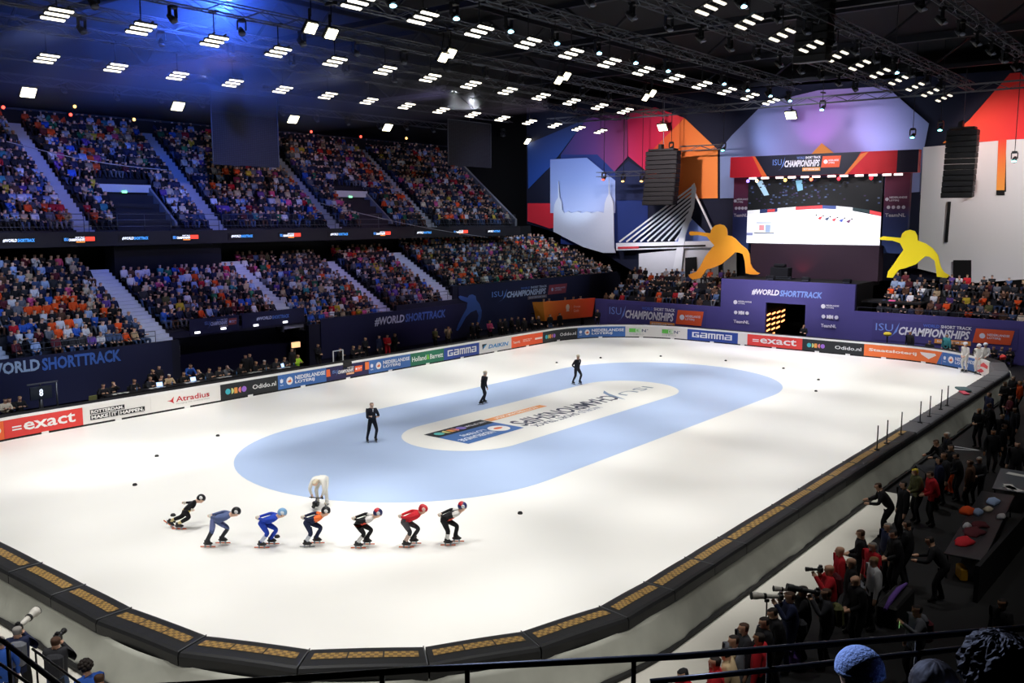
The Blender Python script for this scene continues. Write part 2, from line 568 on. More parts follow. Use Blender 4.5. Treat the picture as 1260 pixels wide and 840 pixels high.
def terrace(name, x0, x1, y0, z0, n, dy, dz, m=None, zb=None):
    """stepped block rising towards +Y; row k has its tread at z0+k*dz"""
    m = m or m_tread
    mb = MB()
    prof = []
    for k in range(n):
        prof += [(y0 + k * dy, z0 + k * dz), (y0 + (k + 1) * dy, z0 + k * dz)]
    prof += [(y0 + n * dy, z0 + (n - 1) * dz - .5)]
    prof += [(y0, (z0 - .4) if zb is None else zb)]
    k = len(prof)
    vs = [(x0, y, z) for y, z in prof] + [(x1, y, z) for y, z in prof]
    fs = [(i, (i + 1) % k, k + (i + 1) % k, k + i) for i in range(k)]
    mb.add(vs, fs, m)
    # triangulated end caps
    for o, flip in ((0, False), (k, True)):
        for i in range(n):
            a, b = o + 2 * i, o + 2 * i + 1
            q = [(vs[a]), (vs[b]), (vs[b][0], vs[b][1], vs[b][2] - dz - .5), (vs[a][0], vs[a][1], vs[a][2] - dz - .5)]
            mb.add(q, [(0, 1, 2, 3)], m)
    return struct(mb, name)


LDY, LDZ = 0.72, 0.389
# name, x0, x1, y0, z0, rows
LOW = [('edge', -27.0, -20.0, 20.9, 2.6, 11), ('banner', -18.4, -10.9, 20.9, 2.6, 11), ('balcony', -9.3, -0.9, 22.4, 3.3, 7),
       ('middle', 0.7, 8.0, 22.0, 2.35, 11), ('narrow', 9.5, 15.2, 22.6, 3.0, 10), ('far', 17.0, 41.6, 23.4, 3.85, 9)]
for nm, x0, x1, y0, z0, n in LOW:
    terrace('floor_terrace_' + nm, x0, x1, y0, z0, n, LDY, LDZ, zb=z0 - .5)
AISLES_LOW = [(-20.0, -18.4, 20.9, 2.6, 11), (-10.9, -9.3, 20.9, 2.6, 11), (-0.9, 0.7, 22.2, 3.1, 10), (8.0, 9.5, 22.3, 2.75, 10), (15.2, 17.0, 23.2, 3.6, 9)]
for x0, x1, y0, z0, n in AISLES_LOW:
    terrace('floor_stair', x0, x1, y0, z0, n * 2, LDY / 2, LDZ / 2, m_stair, zb=z0 - .5)
# parapet walls under the fronts of the lower stand
for nm, x0, x1, y, z in (('edge', -27, -9.55, 20.5, 2.95), ('balcony', -9.55, .65, 23.6, 3.2), ('middle', .65, 8.8, 21.6, 2.75), ('narrow', 8.8, 16.6, 21.6, 3.45), ('far', 16.6, 42.2, 23.1, 4.35)):
    struct(MB().box(((x0 + x1) / 2, y + .15, z / 2 - .05), (x1 - x0, .3, z + .1), m_front), 'wall_parapet_' + nm)
struct(MB().box((-4.4, 22.2, 3.0), (10.3, .3, .35), m_front), 'trim_balcony_edge')
# dark camera box at the top of the balcony block
cb = MB()
m_box = mat('black_drape', '#0c0d14', 0.9, var=0.2, scale=2)
struct(cb.box((-5.4, 28.5, 6.9), (7.6, 1.2, 2.7), m_box), 'wall_camera_box')
# concourse wall behind the lower stand and the deck of the upper stand
struct(MB().box((4.5, 30.9, 4.5), (65, .3, 9.0), m_black), 'wall_concourse')
UDY, UDZ = 0.70, 0.543
UP_BLOCKS = [('edge', -26.0, -19.2), ('red', -18.1, -11.7), ('banner', -10.6, -2.5), ('purple', -1.4, 7.6), ('narrow', 8.8, 18.2), ('far', 19.4, 29.6)]
U_Y0, U_Z0, U_N = 27.4, 9.15, 13
for nm, x0, x1 in UP_BLOCKS:
    terrace('floor_upper_' + nm, x0, x1, U_Y0, U_Z0, U_N, UDY, UDZ, zb=8.6)
m_stair_up = mat('grey_stair_concrete', '#9aa3ae', 0.75, var=0.1, scale=2.0)
for x0, x1 in ((-19.2, -18.1), (-11.7, -10.6), (-2.5, -1.4), (7.6, 8.8), (18.2, 19.4)):
    terrace('floor_upper_stair', x0, x1, U_Y0, U_Z0, U_N * 2, UDY / 2, UDZ / 2, m_stair_up, zb=8.6)
# balcony front with its ribbon screen
m_fascia = mat('dark_balcony_front', '#16161c', 0.6, var=0.1)
struct(MB().box((2, 27.2, 8.62), (57, .35, .86), m_fascia), 'wall_balcony_front')
struct(MB().box((2, 29.3, 8.35), (57, 3.9, .25), m_black), 'ceiling_under_balcony')
# sloping end wall of the upper stand
ew = MB()
m_endwall = mat('grey_stand_end', '#80868f', 0.8, var=0.08)
y0, y1 = 27.2, 35.5
q = [(29.9, y0, 8.2), (29.9, y1, 14.8), (29.9, y1, 16.3), (29.9, y0, 9.7)]
ew.prism([(x + .3, y, z) for x, y, z in q][::-1], (1, 0, 0), .3, m_endwall)
struct(ew, 'wall_stand_end')
# ledge above the top rows and back wall
struct(MB().box((2, 36.6, 16.75), (60, .5, .4), mat('grey_ledge', '#34363c', 0.7)), 'trim_ledge')
struct(MB().box((2, 36.35, 13.0), (60, .3, 7.6), m_black), 'wall_top_row')

# rails along the front of the upper stand (one rail per block)
for nm, x0, x1 in UP_BLOCKS:
    r = MB()
    for z in (9.35, 9.75, 10.1):
        r.tube([(x0 - .4, 27.25, z), (x1 + .4, 27.25, z)], .022, m_rail, 6)
    k = max(2, int((x1 - x0) / 1.6))
    for i in range(k + 1):
        x = x0 - .4 + (x1 - x0 + .8) * i / k
        r.tube([(x, 27.25, 9.04), (x, 27.25, 10.1)], .02, m_rail, 6)
    lab = {'edge': 'steel front rail of the upper stand at its open left end', 'red': 'steel front rail of the upper stand left of its first vomitory',
           'banner': 'steel front rail of the upper stand before the leftmost vomitory', 'purple': 'steel front rail of the upper stand under the large hanging mesh',
           'narrow': 'steel front rail of the upper stand before the second vomitory', 'far': 'steel front rail of the upper stand beside the sloping end wall'}[nm]
    tag(r.build('guard_rail'), lab, 'railing', 'upper stand front rails')
for nm, x0, x1, y0, z0, n in LOW:
    r = MB()
    yy = {'balcony': 22.3}.get(nm, y0 - .2)
    zt = {'edge': 2.95, 'banner': 2.95, 'balcony': 3.17, 'middle': 2.75, 'narrow': 3.45, 'far': 4.35}[nm]
    for z in (.35, .62):
        r.tube([(x0, yy, zt + z), (x1, yy, zt + z)], .02, m_rail, 6)
    k = max(2, int((x1 - x0) / 1.7))
    for i in range(k + 1):
        x = x0 + (x1 - x0) * i / k
        r.tube([(x, yy, zt - .02), (x, yy, zt + .62)], .018, m_rail, 6)
    lab = {'edge': 'low front rail of the lower stand at the left edge', 'banner': 'low front rail of the lower stand above the large left banner',
           'balcony': 'low front rail above the two small balcony banners', 'middle': 'low front rail of the lower stand right of the balcony banners',
           'narrow': 'low front rail above the blue skater banner', 'far': 'low front rail of the far lower stand towards the screen corner'}[nm]
    tag(r.build('guard_rail'), lab, 'railing', 'lower stand front rails')

# vomitories of the upper stand: white lintel and slanting cheek wall
m_white = mat('white_paint', '#c9cdd2', 0.6, var=0.05)
m_green = mat('green_exit_light', '#8dffb0', 0.5, emit=1.2)
for lab, xa in (('white lintel over the left vomitory of the upper stand', -8.4), ('white lintel over the right vomitory of the upper stand', 11.0)):
    root = empty('vomitory_lintel', (xa, 27.4 + 5 * UDY, U_Z0 + 4 * UDZ))
    tag(root, lab, 'lintel', 'vomitories of the upper stand')
    b = MB(); b.box((1.7, -.1, .45), (3.6, .25, .5), m_white); b.build('lintel_panel', root)
    b = MB(); b.box((1.6, -.26, .22), (.32, .07, .14), m_green); b.build('exit_light', root)
    c = MB()
    c.prism([(3.5, 0, .7), (3.5, -3.2, -1.75), (3.5, -3.2, -2.0), (3.5, 0, -2.0)], (1, 0, 0), .16, m_endwall); c.build('cheek_wall', root)
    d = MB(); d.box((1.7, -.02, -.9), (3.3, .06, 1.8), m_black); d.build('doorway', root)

# ---- banners on the parapets
m_navy = mat('navy_banner_cloth', '#14183a', 0.8, var=0.1, scale=0.8)


def banner(label, o, u, n, W, H, items, m=m_navy, name='banner', thick=.03, group=None, emit=0):
    root = MB()
    o, u, n = Vector(o), Vector(u).normalized(), Vector(n).normalized()
    k = max(1, int(W / 1.2))
    v = Vector((0, 0, 1))
    p = [o, o + u * W, o + u * W + v * H, o + v * H]
    root.prism(p, n, thick, m)
    ro = root.build(name)
    tag(ro, label, 'banner', group)
    if items:
        a = MB()
        draw(a, plane_fn(o, u, v, n), items, W, H, eps=.012, emit=emit)
        a.build('lettering', ro)
    return ro


banner('large navy banner with #WORLDSHORTTRACK under the left stand', (-27, 20.42, .35), (1, 0, 0), (0, -1, 0), 16.9, 2.62,
       [('text', '#WORLD', .393, .70, .566, .95, '#9fb4cc', .035), ('text', 'SHORTTRACK', .572, .70, .82, .95, '#3f67b4', .035)])


def on_y(px, py, Y):
    p = at(px, py, Y=Y)
    return p[0], p[2]


def px_art(x0, z0, W, H, Y, pts):
    out = []
    for px, py in pts:
        x, z = on_y(px, py, Y)
        out.append(((x - x0) / W, (z - z0) / H))
    return out


YB = 21.52
bx0, bz0, bW, bH = 1.6, .35, 14.9, 2.75
ta, tb = px_art(bx0, bz0, bW, bH, YB, [(461, 401.5), (548, 380)])
tm = ta[0] + (tb[0] - ta[0]) * .40
sk = px_art(bx0, bz0, bW, bH, YB, [(563.5, 365), (566, 363.5), (575, 366), (577, 363), (581, 362), (585, 364), (586, 369), (590, 374), (592.5, 382), (592, 390), (589.5, 398), (587, 397), (588.5, 388), (586, 381), (579, 384), (573, 390), (567, 401), (563, 407), (561, 406), (564, 398), (569, 388), (574, 379), (575, 372), (566, 368.5)])
banner('navy #WORLDSHORTTRACK banner with a blue skater outline, right of the balcony', (bx0, YB, bz0), (1, 0, 0), (0, -1, 0), bW, bH,
       [('text', '#WORLD', ta[0], ta[1], tm, ta[1] + .23, '#c3cad6', .035, .15), ('text', 'SHORTTRACK', tm + .005, ta[1] + .01, tb[0], ta[1] + .235, '#3f62a8', .035, .15),
        ('poly', sk, '#2f55a0')])
# two small banners on the balcony front
A0, A1 = on_y(233, 400, 22.0), on_y(294, 400, 22.0)
B0, B1 = on_y(298, 400, 22.0), on_y(375, 400, 22.0)
banner('small dark blue championship banner, left one on the balcony front', (A0[0], 22.0, 2.92), (1, 0, 0), (0, -1, 0), A1[0] - A0[0], .95,
       champs_art(.30, .3, .95, .85, '#5f7fc8', '#aab4d8', '#4766b8', '#8a3a3a', '#6a5a50'), group=None)
banner('small dark blue #WORLDSHORTTRACK banner, right one on the balcony front', (B0[0], 22.0, 2.98), (1, 0, 0), (0, -1, 0), B1[0] - B0[0], .95,
       [('text', '#WORLD', .22, .42, .46, .66, '#b7c4de', .03, .15), ('text', 'SHORTTRACK', .465, .42, .74, .66, '#4f7fd0', .03, .15)])
for k, (px, py) in enumerate([(243, 409), (275, 404), (315, 400), (351, 396)]):
    p = at(px, py, Y=21.95)
    e = MB(); e.box((0, 0, 0), (.34, .08, .12), mat('white_exit_lamp', '#f4f6ff', 0.5, emit=1.6)); e.box((0, .05, 0), (.4, .06, .18), m_black)
    tag(e.build('soffit_lamp', loc=(p[0], 21.96, p[2])), 'small white lamp hanging under the balcony banners, %s from the left' % nth(k + 1), 'lamp', 'lamps under the balcony banners')
# championship banner on the far parapet
ca, cb2 = on_y(605, 372, 23.05), on_y(697, 345, 23.05)
banner('navy championship banner on the far parapet behind the orange box', (17.2, 23.02, .4), (1, 0, 0), (0, -1, 0), 19.2, 3.9,
       champs_art((ca[0] - 17.2) / 19.2, .56, (cb2[0] - 17.2) / 19.2, .86, '#5f86cf', '#aab8d6', '#3f62a8', '#8c3b4a', '#776a70'))
# ribbon screens along the balcony front
for k, px in enumerate([-2, 20, 97, 164, 228, 296, 357, 416, 470, 521, 567, 607]):
    p = at(px, 283, Y=27.0)
    if k == 0:
        continue
    root = MB()
    word = k % 2 == 1
    W = 2.0
    root.box((0, .02, 0), (W, .04, .42), mat('black_led_ribbon', '#0b0b10', 0.4, var=0.0))
    o = root.build('ribbon_screen', loc=(p[0], 26.995, 8.62))
    a = MB()
    fnr = lambda u, v, d: (u - W / 2, -.004 - d, v - .21)
    if word:
        items = [('text', '#WORLD', .12, .28, .50, .72, '#dfe6f2', .03, .15), ('text', 'SHORTTRACK', .51, .28, .98, .72, '#3f8fe0', .03, .15)]
        lab = '#WORLDSHORTTRACK ribbon screen on the balcony front, %s from the left' % nth((k + 1) // 2)
    else:
        items = [('text', 'ISU', .05, .30, .17, .72, '#4a90e0', .02), ('text', 'CHAMPIONSHIPS', .18, .26, .66, .62, '#e6e9f2', .04, .2), ('text', 'SHORT TRACK', .38, .68, .66, .86, '#e6e9f2', .03),
                 ('rect', .67, .24, .96, .84, '#e2402e'), ('rect', .40, .06, .66, .2, '#e88a3a')]
        lab = 'championship ribbon screen on the balcony front, %s from the left' % nth(k // 2)
    draw(a, fnr, items, W, .42, eps=.004, emit=1.1)
    a.build('lit_lettering', o)
    tag(o, lab, 'screen', 'ribbon screens')

# ================================================================== rink boards and pads
PAD_H, PAD_D = 1.05, 0.9
m_vinyl = mat('black_pad_vinyl', '#232426', 0.5, var=0.2, scale=3.0, bump=0.15)
m_strip_white = mat('white_board_edge', '#f1f0ee', 0.45, var=0.02)
m_gap = mat('black_board_foot', '#141416', 0.7)


def ring_slab(mb, s0, s1, o0, o1, z0, z1, m, ds=.4, bev=0.0, seg=None):
    """solid following the rink edge between two runs and two offsets; straight chord when seg=1"""
    n = seg or max(1, int(math.ceil(abs(s1 - s0) / ds)))
    if bev > 0:
        prof = [(o0, z0), (o1, z0), (o1, z1 - bev), (o1 - bev, z1), (o0 + bev, z1), (o0, z1 - bev)]
    else:
        prof = [(o0, z0), (o1, z0), (o1, z1), (o0, z1)]
    k = len(prof)
    vs, fs = [], []
    for i in range(n + 1):
        s = s0 + (s1 - s0) * i / n
        for o, z in prof:
            vs.append((*ring(s, o)[0], z))
    for i in range(n):
        for j in range(k):
            fs.append((i * k + j, i * k + (j + 1) % k, (i + 1) * k + (j + 1) % k, (i + 1) * k + j))
    fs.append(tuple(range(k - 1, -1, -1)))
    fs.append(tuple(n * k + j for j in range(k)))
    mb.add(vs, fs, m)


def odido(x0=.1, sc=1.0, vc=.48, r=.2, W=4.5, H=.8):
    q = H / W
    r2 = r * q
    return [('disc', x0 + r2, vc, r, '#41b6c6'), ('halfr', x0 + 2.35 * r2, vc, r, '#c9d88a'), ('rect', x0 + 3.45 * r2, vc - r, x0 + 4.75 * r2, vc + r, '#f0a04a'),
            ('halfl', x0 + 6.1 * r2, vc, r, '#e8888a'), ('disc', x0 + 7.4 * r2, vc, r, '#a06fd6')]


def loterij(W, H=.8):
    q = H / W
    return [('poly', [(.04, .5), (.055, .42), (.085, .42), (.1, .5), (.1, .72), (.085, .66), (.07, .76), (.055, .66), (.04, .72)], '#e9eef6'),
            ('text', 'TeamNL', .035, .22, .105, .32, '#dfe6f2', .02), ('rect', .135, .2, .14, .8, '#7f9cc8'),
            ('disc', .16 + .30 * q, .5, .29, '#f3efee'), ('ell', .16 + .30 * q, .46, .17, .08, '#e2703f'), ('poly', [(.16 + .2 * q, .44), (.16 + .36 * q, .66), (.16 + .44 * q, .46)], '#e2703f'),
            ('text', 'NEDERLANDSE', .20 + .60 * q, .52, .97, .82, '#e9eef6', .035), ('text', 'LOTERIJ', .20 + .60 * q, .18, .74, .46, '#e9eef6', .035)]


EXACT = [('rect', .10, .52, .215, .60, '#f7f3f1'), ('rect', .10, .36, .215, .44, '#f7f3f1'), ('text', 'exact', .24, .26, .90, .84, '#f7f3f1', .02)]
def gamma_art(c='#f2f4f8'):
    it = []
    L = lambda x, parts: [it.append(('rect', x + a * .15, .26 + b * .52, x + a2 * .15, .26 + b2 * .52, c)) for a, b, a2, b2 in parts]
    G_ = [(0, 0, .22, 1), (0, .8, .95, 1), (0, 0, .95, .2), (.73, 0, .95, .55), (.45, .38, .95, .55)]
    A_ = [(.1, .8, .95, 1), (.73, 0, .95, 1), (0, 0, .95, .2), (0, 0, .22, .58), (0, .42, .95, .58)]
    M_ = [(0, 0, .20, 1), (0, .8, .97, 1), (.39, 0, .59, 1), (.78, 0, .97, 1)]
    for k, g in enumerate((G_, A_, M_, M_, A_)):
        L(.10 + k * .163, g)
    return it


GAMMA = gamma_art()


def art_for(kind, W):
    H = .8
    if kind == 'exact': return '#e2413c', EXACT
    if kind == 'gamma': return '#27479c', GAMMA
    if kind == 'odido': return '#26292c', odido(.08, W=W) + [('text', 'Odido.nl', .54, .34, .96, .66, '#eef0f0', .015)]
    if kind == 'loterij': return '#3f6db2', loterij(W)
    if kind == 'orangebit': return '#ef6a33', [('disc', .80, .5, .16, '#f6efe9'), ('rect', .25, .36, .5, .64, '#f6efe9'), ('halfr', .55, .5, .16, '#f6efe9')]
    if kind == 'rotterdam':
        return '#efece8', [('rect', .10, .52, .60, .80, '#1d1f22'), ('text', 'ROTTERDAM.', .115, .56, .585, .76, '#f4f2ef', .04), ('rect', .10, .18, .37, .47, '#1d1f22'),
                           ('text', 'MAKE', .115, .22, .355, .43, '#f4f2ef', .04), ('rect', .385, .18, .50, .47, '#1d1f22'), ('text', 'IT', .405, .22, .48, .43, '#f4f2ef', .04),
                           ('rect', .515, .18, .90, .47, '#1d1f22'), ('text', 'HAPPEN.', .53, .22, .885, .43, '#f4f2ef', .04)]
    if kind == 'atradius':
        return '#efece8', [('poly', [(.22, .55), (.275, .56), (.32, .78), (.305, .5), (.32, .30), (.27, .47)], '#cf3038'), ('text', 'Atradius', .345, .38, .83, .74, '#c22a34', .012),
                           ('text', 'Managing risk, enabling trade', .345, .20, .83, .31, '#a9a6a4', 0.0)]
    if kind == 'champs': return '#221f4e', [('poly', [(.0, .3), (.0, .85), (.08, .85), (.095, .3)], '#ee6a34')] + champs_art(.14, .2, .84, .8) + [('poly', [(.90, .35), (.90, .95), (1.0, .95), (1.0, .35)], '#ee7a3c')]
    if kind == 'barrett':
        return '#1f6f52', [('text', 'Holland', .04, .30, .46, .72, '#eef4ee', .02), ('text', '&', .47, .30, .56, .74, '#7fd04a', .04), ('text', 'Barrett', .57, .30, .97, .72, '#eef4ee', .02)]
    if kind == 'daikin':
        return '#efeeec', [('poly', [(.08, .80), (.22, .80), (.10, .30)], '#1f2a33'), ('poly', [(.13, .62), (.24, .80), (.10, .30)], '#4aa0d8'), ('text', 'DAIKIN', .27, .32, .90, .68, '#4a93cf', .03, .2)]
    if kind == 'teamorange':
        return '#ef5a2e', [('text', 'TeamNL', .05, .36, .27, .58, '#fbe6dc', .03, .1), ('text', 'SHORT TRACK', .36, .52, .64, .64, '#fbe6dc', .02), ('text', 'ROTTERDAM', .36, .38, .58, .48, '#fbe6dc', .02), ('rect', .74, .40, .98, .58, '#fbe6dc')]
    if kind == 'en':
        it = []
        for a in (.06, .58):
            it += [('rect', a, .42, a + .10, .82, '#5fb84a'), ('rect', a + .10, .42, a + .18, .82, '#5fb84a'), ('rect', a + .104, .45, a + .176, .79, '#f3f3ef'), ('text', 'E', a + .115, .50, a + .165, .74, '#5fb84a', .03),
                   ('text', 'N', a + .20, .46, a + .265, .76, '#2f4a6a', .02), ('text', '+', a + .275, .66, a + .30, .76, '#2f4a6a', .03), ('text', '\uc774\uc5d4\ud50c\ub7ec\uc2a4', a, .16, a + .24, .30, '#8a8d90', 0.0)]
        return '#e6e4de', it
    if kind == 'blank': return '#eceae4', []
    if kind == 'staats':
        return '#f0773a', [('text', 'Staatsloterij', .06, .36, .66, .70, '#fbe7d8', .035), ('poly', [(.70, .78), (.90, .80), (.92, .66), (.82, .26), (.72, .58)], '#f8f2ee'), ('poly', [(.745, .66), (.875, .68), (.81, .42)], '#f0773a'), ('ell', .815, .60, .09, .06, '#f8f2ee')]
    if kind == 'redwhite':
        return '#f2e9e6', [('poly', [(.1, .5), (.5, .95), (.9, .8), (.85, .55), (.5, .6)], '#e04a50'), ('poly', [(.05, .1), (.35, .42), (.6, .3), (.4, .1)], '#e04a50')]


BOARDS = [('orangebit', -26, 10, 'orange sponsor board at the left picture edge with white shapes'),
          ('exact', 10, 100, 'red exact board beside the white Rotterdam board'),
          ('rotterdam', 100, 181, 'white board with ROTTERDAM. MAKE IT HAPPEN. in black boxes'),
          ('atradius', 181, 268, 'white Atradius board with red lettering below the media tables'),
          ('odido', 268, 335.5, 'black Odido.nl board with coloured dots below the media tables'),
          ('loterij', 335.5, 397, 'blue Nederlandse Loterij board left of the dark gate notch'),
          ('champs', 397, 451, 'navy championship board with a dark gate notch in its top'),
          ('loterij', 451, 501, 'blue Nederlandse Loterij board left of the green Holland & Barrett board'),
          ('barrett', 501, 547, 'green Holland & Barrett board below the navy skater banner'),
          ('gamma', 547, 590, 'blue GAMMA board left of the white DAIKIN board'),
          ('daikin', 590, 628, 'white DAIKIN board with pale blue lettering'),
          ('teamorange', 628, 663, 'orange board with white lettering between DAIKIN and Odido'),
          ('odido', 663, 710.5, 'black Odido.nl board below the orange box on the far curve'),
          ('loterij', 710.5, 771, 'blue Nederlandse Loterij board left of the white EN board'),
          ('en', 771, 838, 'white EN board with two green logos at the far end'),
          ('gamma', 838, 905, 'blue GAMMA board at the far end beside a blank white board'),
          ('blank', 905, 917.5, 'narrow blank white board between GAMMA and exact'),
          ('exact', 917.5, 988, 'red exact board in front of the dark tunnel portal'),
          ('odido', 988, 1062, 'black Odido.nl board right of the tunnel portal'),
          ('staats', 1062, 1157, 'orange Staatsloterij board on the far right curve'),
          ('loterij', 1157, 1199, 'blue Nederlandse Loterij board behind the white stewards'),
          ('redwhite', 1199, 1222, 'white board with red shapes at the far right corner')]
_bx = [-30, 0, 95, 179, 270, 336, 400, 451, 495, 547, 590.5, 638, 663, 710, 733, 771, 834, 905, 988, 1062, 1150, 1181, 1205, 1235]
_by = [552, 545.7, 524.8, 508.6, 493, 480, 469.5, 461, 452.4, 444.8, 436.8, 427.6, 422.3, 417, 416.6, 417, 420, 425, 431.4, 439, 448.5, 455, 461, 470]


def board_s(px):
    return s_of(at(px, float(np.interp(px, _bx, _by)), Z=0.0))


s_prev = None
m_core = mat('black_board_padding', '#1b1c1e', 0.6, var=0.15, scale=2)
for kind, xa, xb, lab in BOARDS:
    sa, sb = board_s(xa), board_s(xb)
    if sa > PERIM * .7: sa -= PERIM
    if sb > PERIM * .7: sb -= PERIM
    if s_prev is not None: sa = s_prev
    s_prev = sb
    W = sb - sa
    root = empty('advertising_board', (*ring((sa + sb) / 2, .3)[0], 0))
    tag(root, lab, 'advertising board')
    def put(mb, name):
        o = mb.build(name, root)
        o.matrix_parent_inverse = Matrix.Translation(-root.location)
        return o
    bgc, items = art_for(kind, W)
    b = MB(); ring_slab(b, sa + .01, sb - .01, .07, PAD_D, .02, PAD_H - .02, m_core, bev=.05); put(b, 'padding')
    b = MB(); ring_slab(b, sa + .004, sb - .004, -.01, .07, .09, .93, mat('print_' + bgc[1:], bgc, .5, var=.02))
    cov = put(b, 'printed_cover')
    b = MB()
    if kind == 'champs':
        g0, g1 = board_s(418.5), board_s(429.5)
        ring_slab(b, sa, g0, -.014, .10, .93, PAD_H, m_strip_white); ring_slab(b, g1, sb, -.014, .10, .93, PAD_H, m_strip_white)
        put(b, 'white_top_edge')
        b = MB(); ring_slab(b, g0, g1, -.03, .12, .62, PAD_H + .01, m_gap); put(b, 'gate_notch')
    else:
        ring_slab(b, sa, sb, -.014, .10, .93, PAD_H, m_strip_white); put(b, 'white_top_edge')
    b = MB(); ring_slab(b, sa, sb, 0.0, .07, 0.0, .09, m_gap)
    for j in range(max(1, int(W / 2.2))):
        sc_ = sa + (j + .5) * W / max(1, int(W / 2.2))
        ring_slab(b, sc_ - .16, sc_ + .16, -.03, .02, .0, .11, m_strip_white)
    put(b, 'foot_rail')
    if items:
        a = MB()
        fnb = lambda u, v, d, sa=sa: (*ring(sa + u, -.012 - d)[0], .11 + v)
        draw(a, fnb, items, W, .8, eps=.006)
        lo = a.build('lettering', cov)
    if kind == 'staats':
        a = MB(); fnb = lambda u, v, d, sa=sa: (*ring(sa + u, -.02 - d)[0], .09 + v)
        draw(a, fnb, [('poly', [(.93, 0), (1.0, .98), (1.0, 0)], '#3f6db2')], W, .84, eps=.004)
        q = a.build('blue_corner', cov)
S_AD_END = s_prev

# ---- black crash pads on the near and right sides, about two metres each
m_gold = bpy.data.materials.new('gold_checker_print')
m_gold.use_nodes = True
nt = m_gold.node_tree
uvn = nt.nodes.new('ShaderNodeUVMap')
chk = nt.nodes.new('ShaderNodeTexChecker')
chk.inputs['Scale'].default_value = 1.0
chk.inputs['Color1'].default_value = (*lin('#a88648'), 1)
chk.inputs['Color2'].default_value = (*lin('#735b36'), 1)
nt.links.new(uvn.outputs[0], chk.inputs['Vector'])
nt.links.new(chk.outputs[0], nt.nodes['Principled BSDF'].inputs['Base Color'])
nt.nodes['Principled BSDF'].inputs['Roughness'].default_value = 0.55
m_seam = mat('pad_seam_cord', '#5b5d60', 0.5)

marks = [(0, 660), (54, 692), (107, 719), (165, 747), (260, 779), (385, 795.5), (522, 796), (643, 776), (735, 744), (792, 715), (840, 684), (881, 659.6), (949, 620)]
ms = [s_of(at(x, y, Z=PAD_H)) for x, y in marks]           # runs of the seams, falling from the left edge to the right side
edges = [ms[0] + 4.4, ms[0] + 2.2] + ms
while edges[-1] > S_AD_END + 2.6:
    edges.append(edges[-1] - 2.15)
edges[-1] = S_AD_END + .02
npad = 0
nside = {}
for k in range(len(edges) - 1):
    sb, sa = edges[k], edges[k + 1]
    mid = ring((sa + sb) / 2, .45)[0]
    X = mid[0]
    corner = sa > PERIM * .55
    gold = X < 1.5
    root = empty('crash_pad', (mid[0], mid[1], 0))
    npad += 1
    side = 'near curve' if (sa > SEG[0] + SEG[1] + SEG[2] + SEG[3] + SEG[4] - 1) else 'right side'
    nside[side] = nside.get(side, 0) + 1
    tag(root, 'black crash pad with %s, %s from %s' % ('gold checker strip' if gold else 'plain grey top', nth(nside[side]), 'left along the near curve' if side == 'near curve' else 'the near corner along the right side'), 'crash pad', 'black crash pads')
    Ti = Matrix.Translation(-root.location)
    b = MB()
    # straight chord segment with a soft bulge
    P0, n0 = ring(sa + .015); P1, n1 = ring(sb - .015)
    nm = Vector((n0[0] + n1[0], n0[1] + n1[1], 0)).normalized()
    e0, e1 = Vector((*P0, 0)), Vector((*P1, 0))
    w0, w1 = Vector((*n0, 0)), Vector((*n1, 0))
    prof = [(0, .0), (0, .98), (.04, 1.04), (.12, 1.055), (.78, 1.055), (.86, 1.035), (PAD_D, .97), (PAD_D, .76), (.86, .74), (.80, .74), (.80, 0)]
    k2 = len(prof)
    vs, fs = [], []
    NN = 6
    for i in range(NN + 1):
        t = i / NN
        for o, z in prof:
            p = e0.lerp(e1, t) + w0.lerp(w1, t) * o
            vs.append((p.x, p.y, z + (.012 * math.sin(t * math.pi) if z > .9 else 0)))
    for i in range(NN):
        for j in range(k2):
            fs.append((i * k2 + j, (i + 1) * k2 + j, (i + 1) * k2 + (j + 1) % k2, i * k2 + (j + 1) % k2))
    fs.append(tuple(range(k2))); fs.append(tuple(NN * k2 + j for j in range(k2 - 1, -1, -1)))
    b.add(vs, fs, m_vinyl if gold else mat('grey_pad_vinyl', '#56575c', .55, var=.15, scale=2.0))
    body = b.build('pad_body', root); body.matrix_parent_inverse = Ti
    top = lambda t, o, l=.012: tuple(e0.lerp(e1, t) + w0.lerp(w1, t) * o + Vector((0, 0, 1.055 + .012 * math.sin(t * math.pi) + l)))
    if gold:
        g = MB()
        uvs = []
        for c in range(3):
            t0, t1 = (.06 + c * .30, .06 + c * .30 + .285) if side == 'near curve' else (.02 + c * .325, .02 + c * .325 + .312)
            for q in range(4):
                a0, a1 = t0 + (t1 - t0) * q / 4, t0 + (t1 - t0) * (q + 1) / 4
                g.add([top(a0, .27), top(a1, .27), top(a1, .52), top(a0, .52)], [(0, 1, 2, 3)], m_gold)
                for (uu, vv) in ((q * 2, 0), (q * 2 + 2, 0), (q * 2 + 2, 3), (q * 2, 3)):
                    uvs.append((uu + .01, vv + .01))
        go = g.build('gold_checker_strip', root); go.matrix_parent_inverse = Ti
        ul = go.data.uv_layers.new(name='UVMap')
        ul.data.foreach_set('uv', np.array(uvs, dtype=np.float32).ravel())
    c = MB()
    c.tube([top(.004, .03, 0), top(.004, .5, .006), top(.004, .87, 0)], .014, m_seam, 5)
    so = c.build('seam_cord', root); so.matrix_parent_inverse = Ti

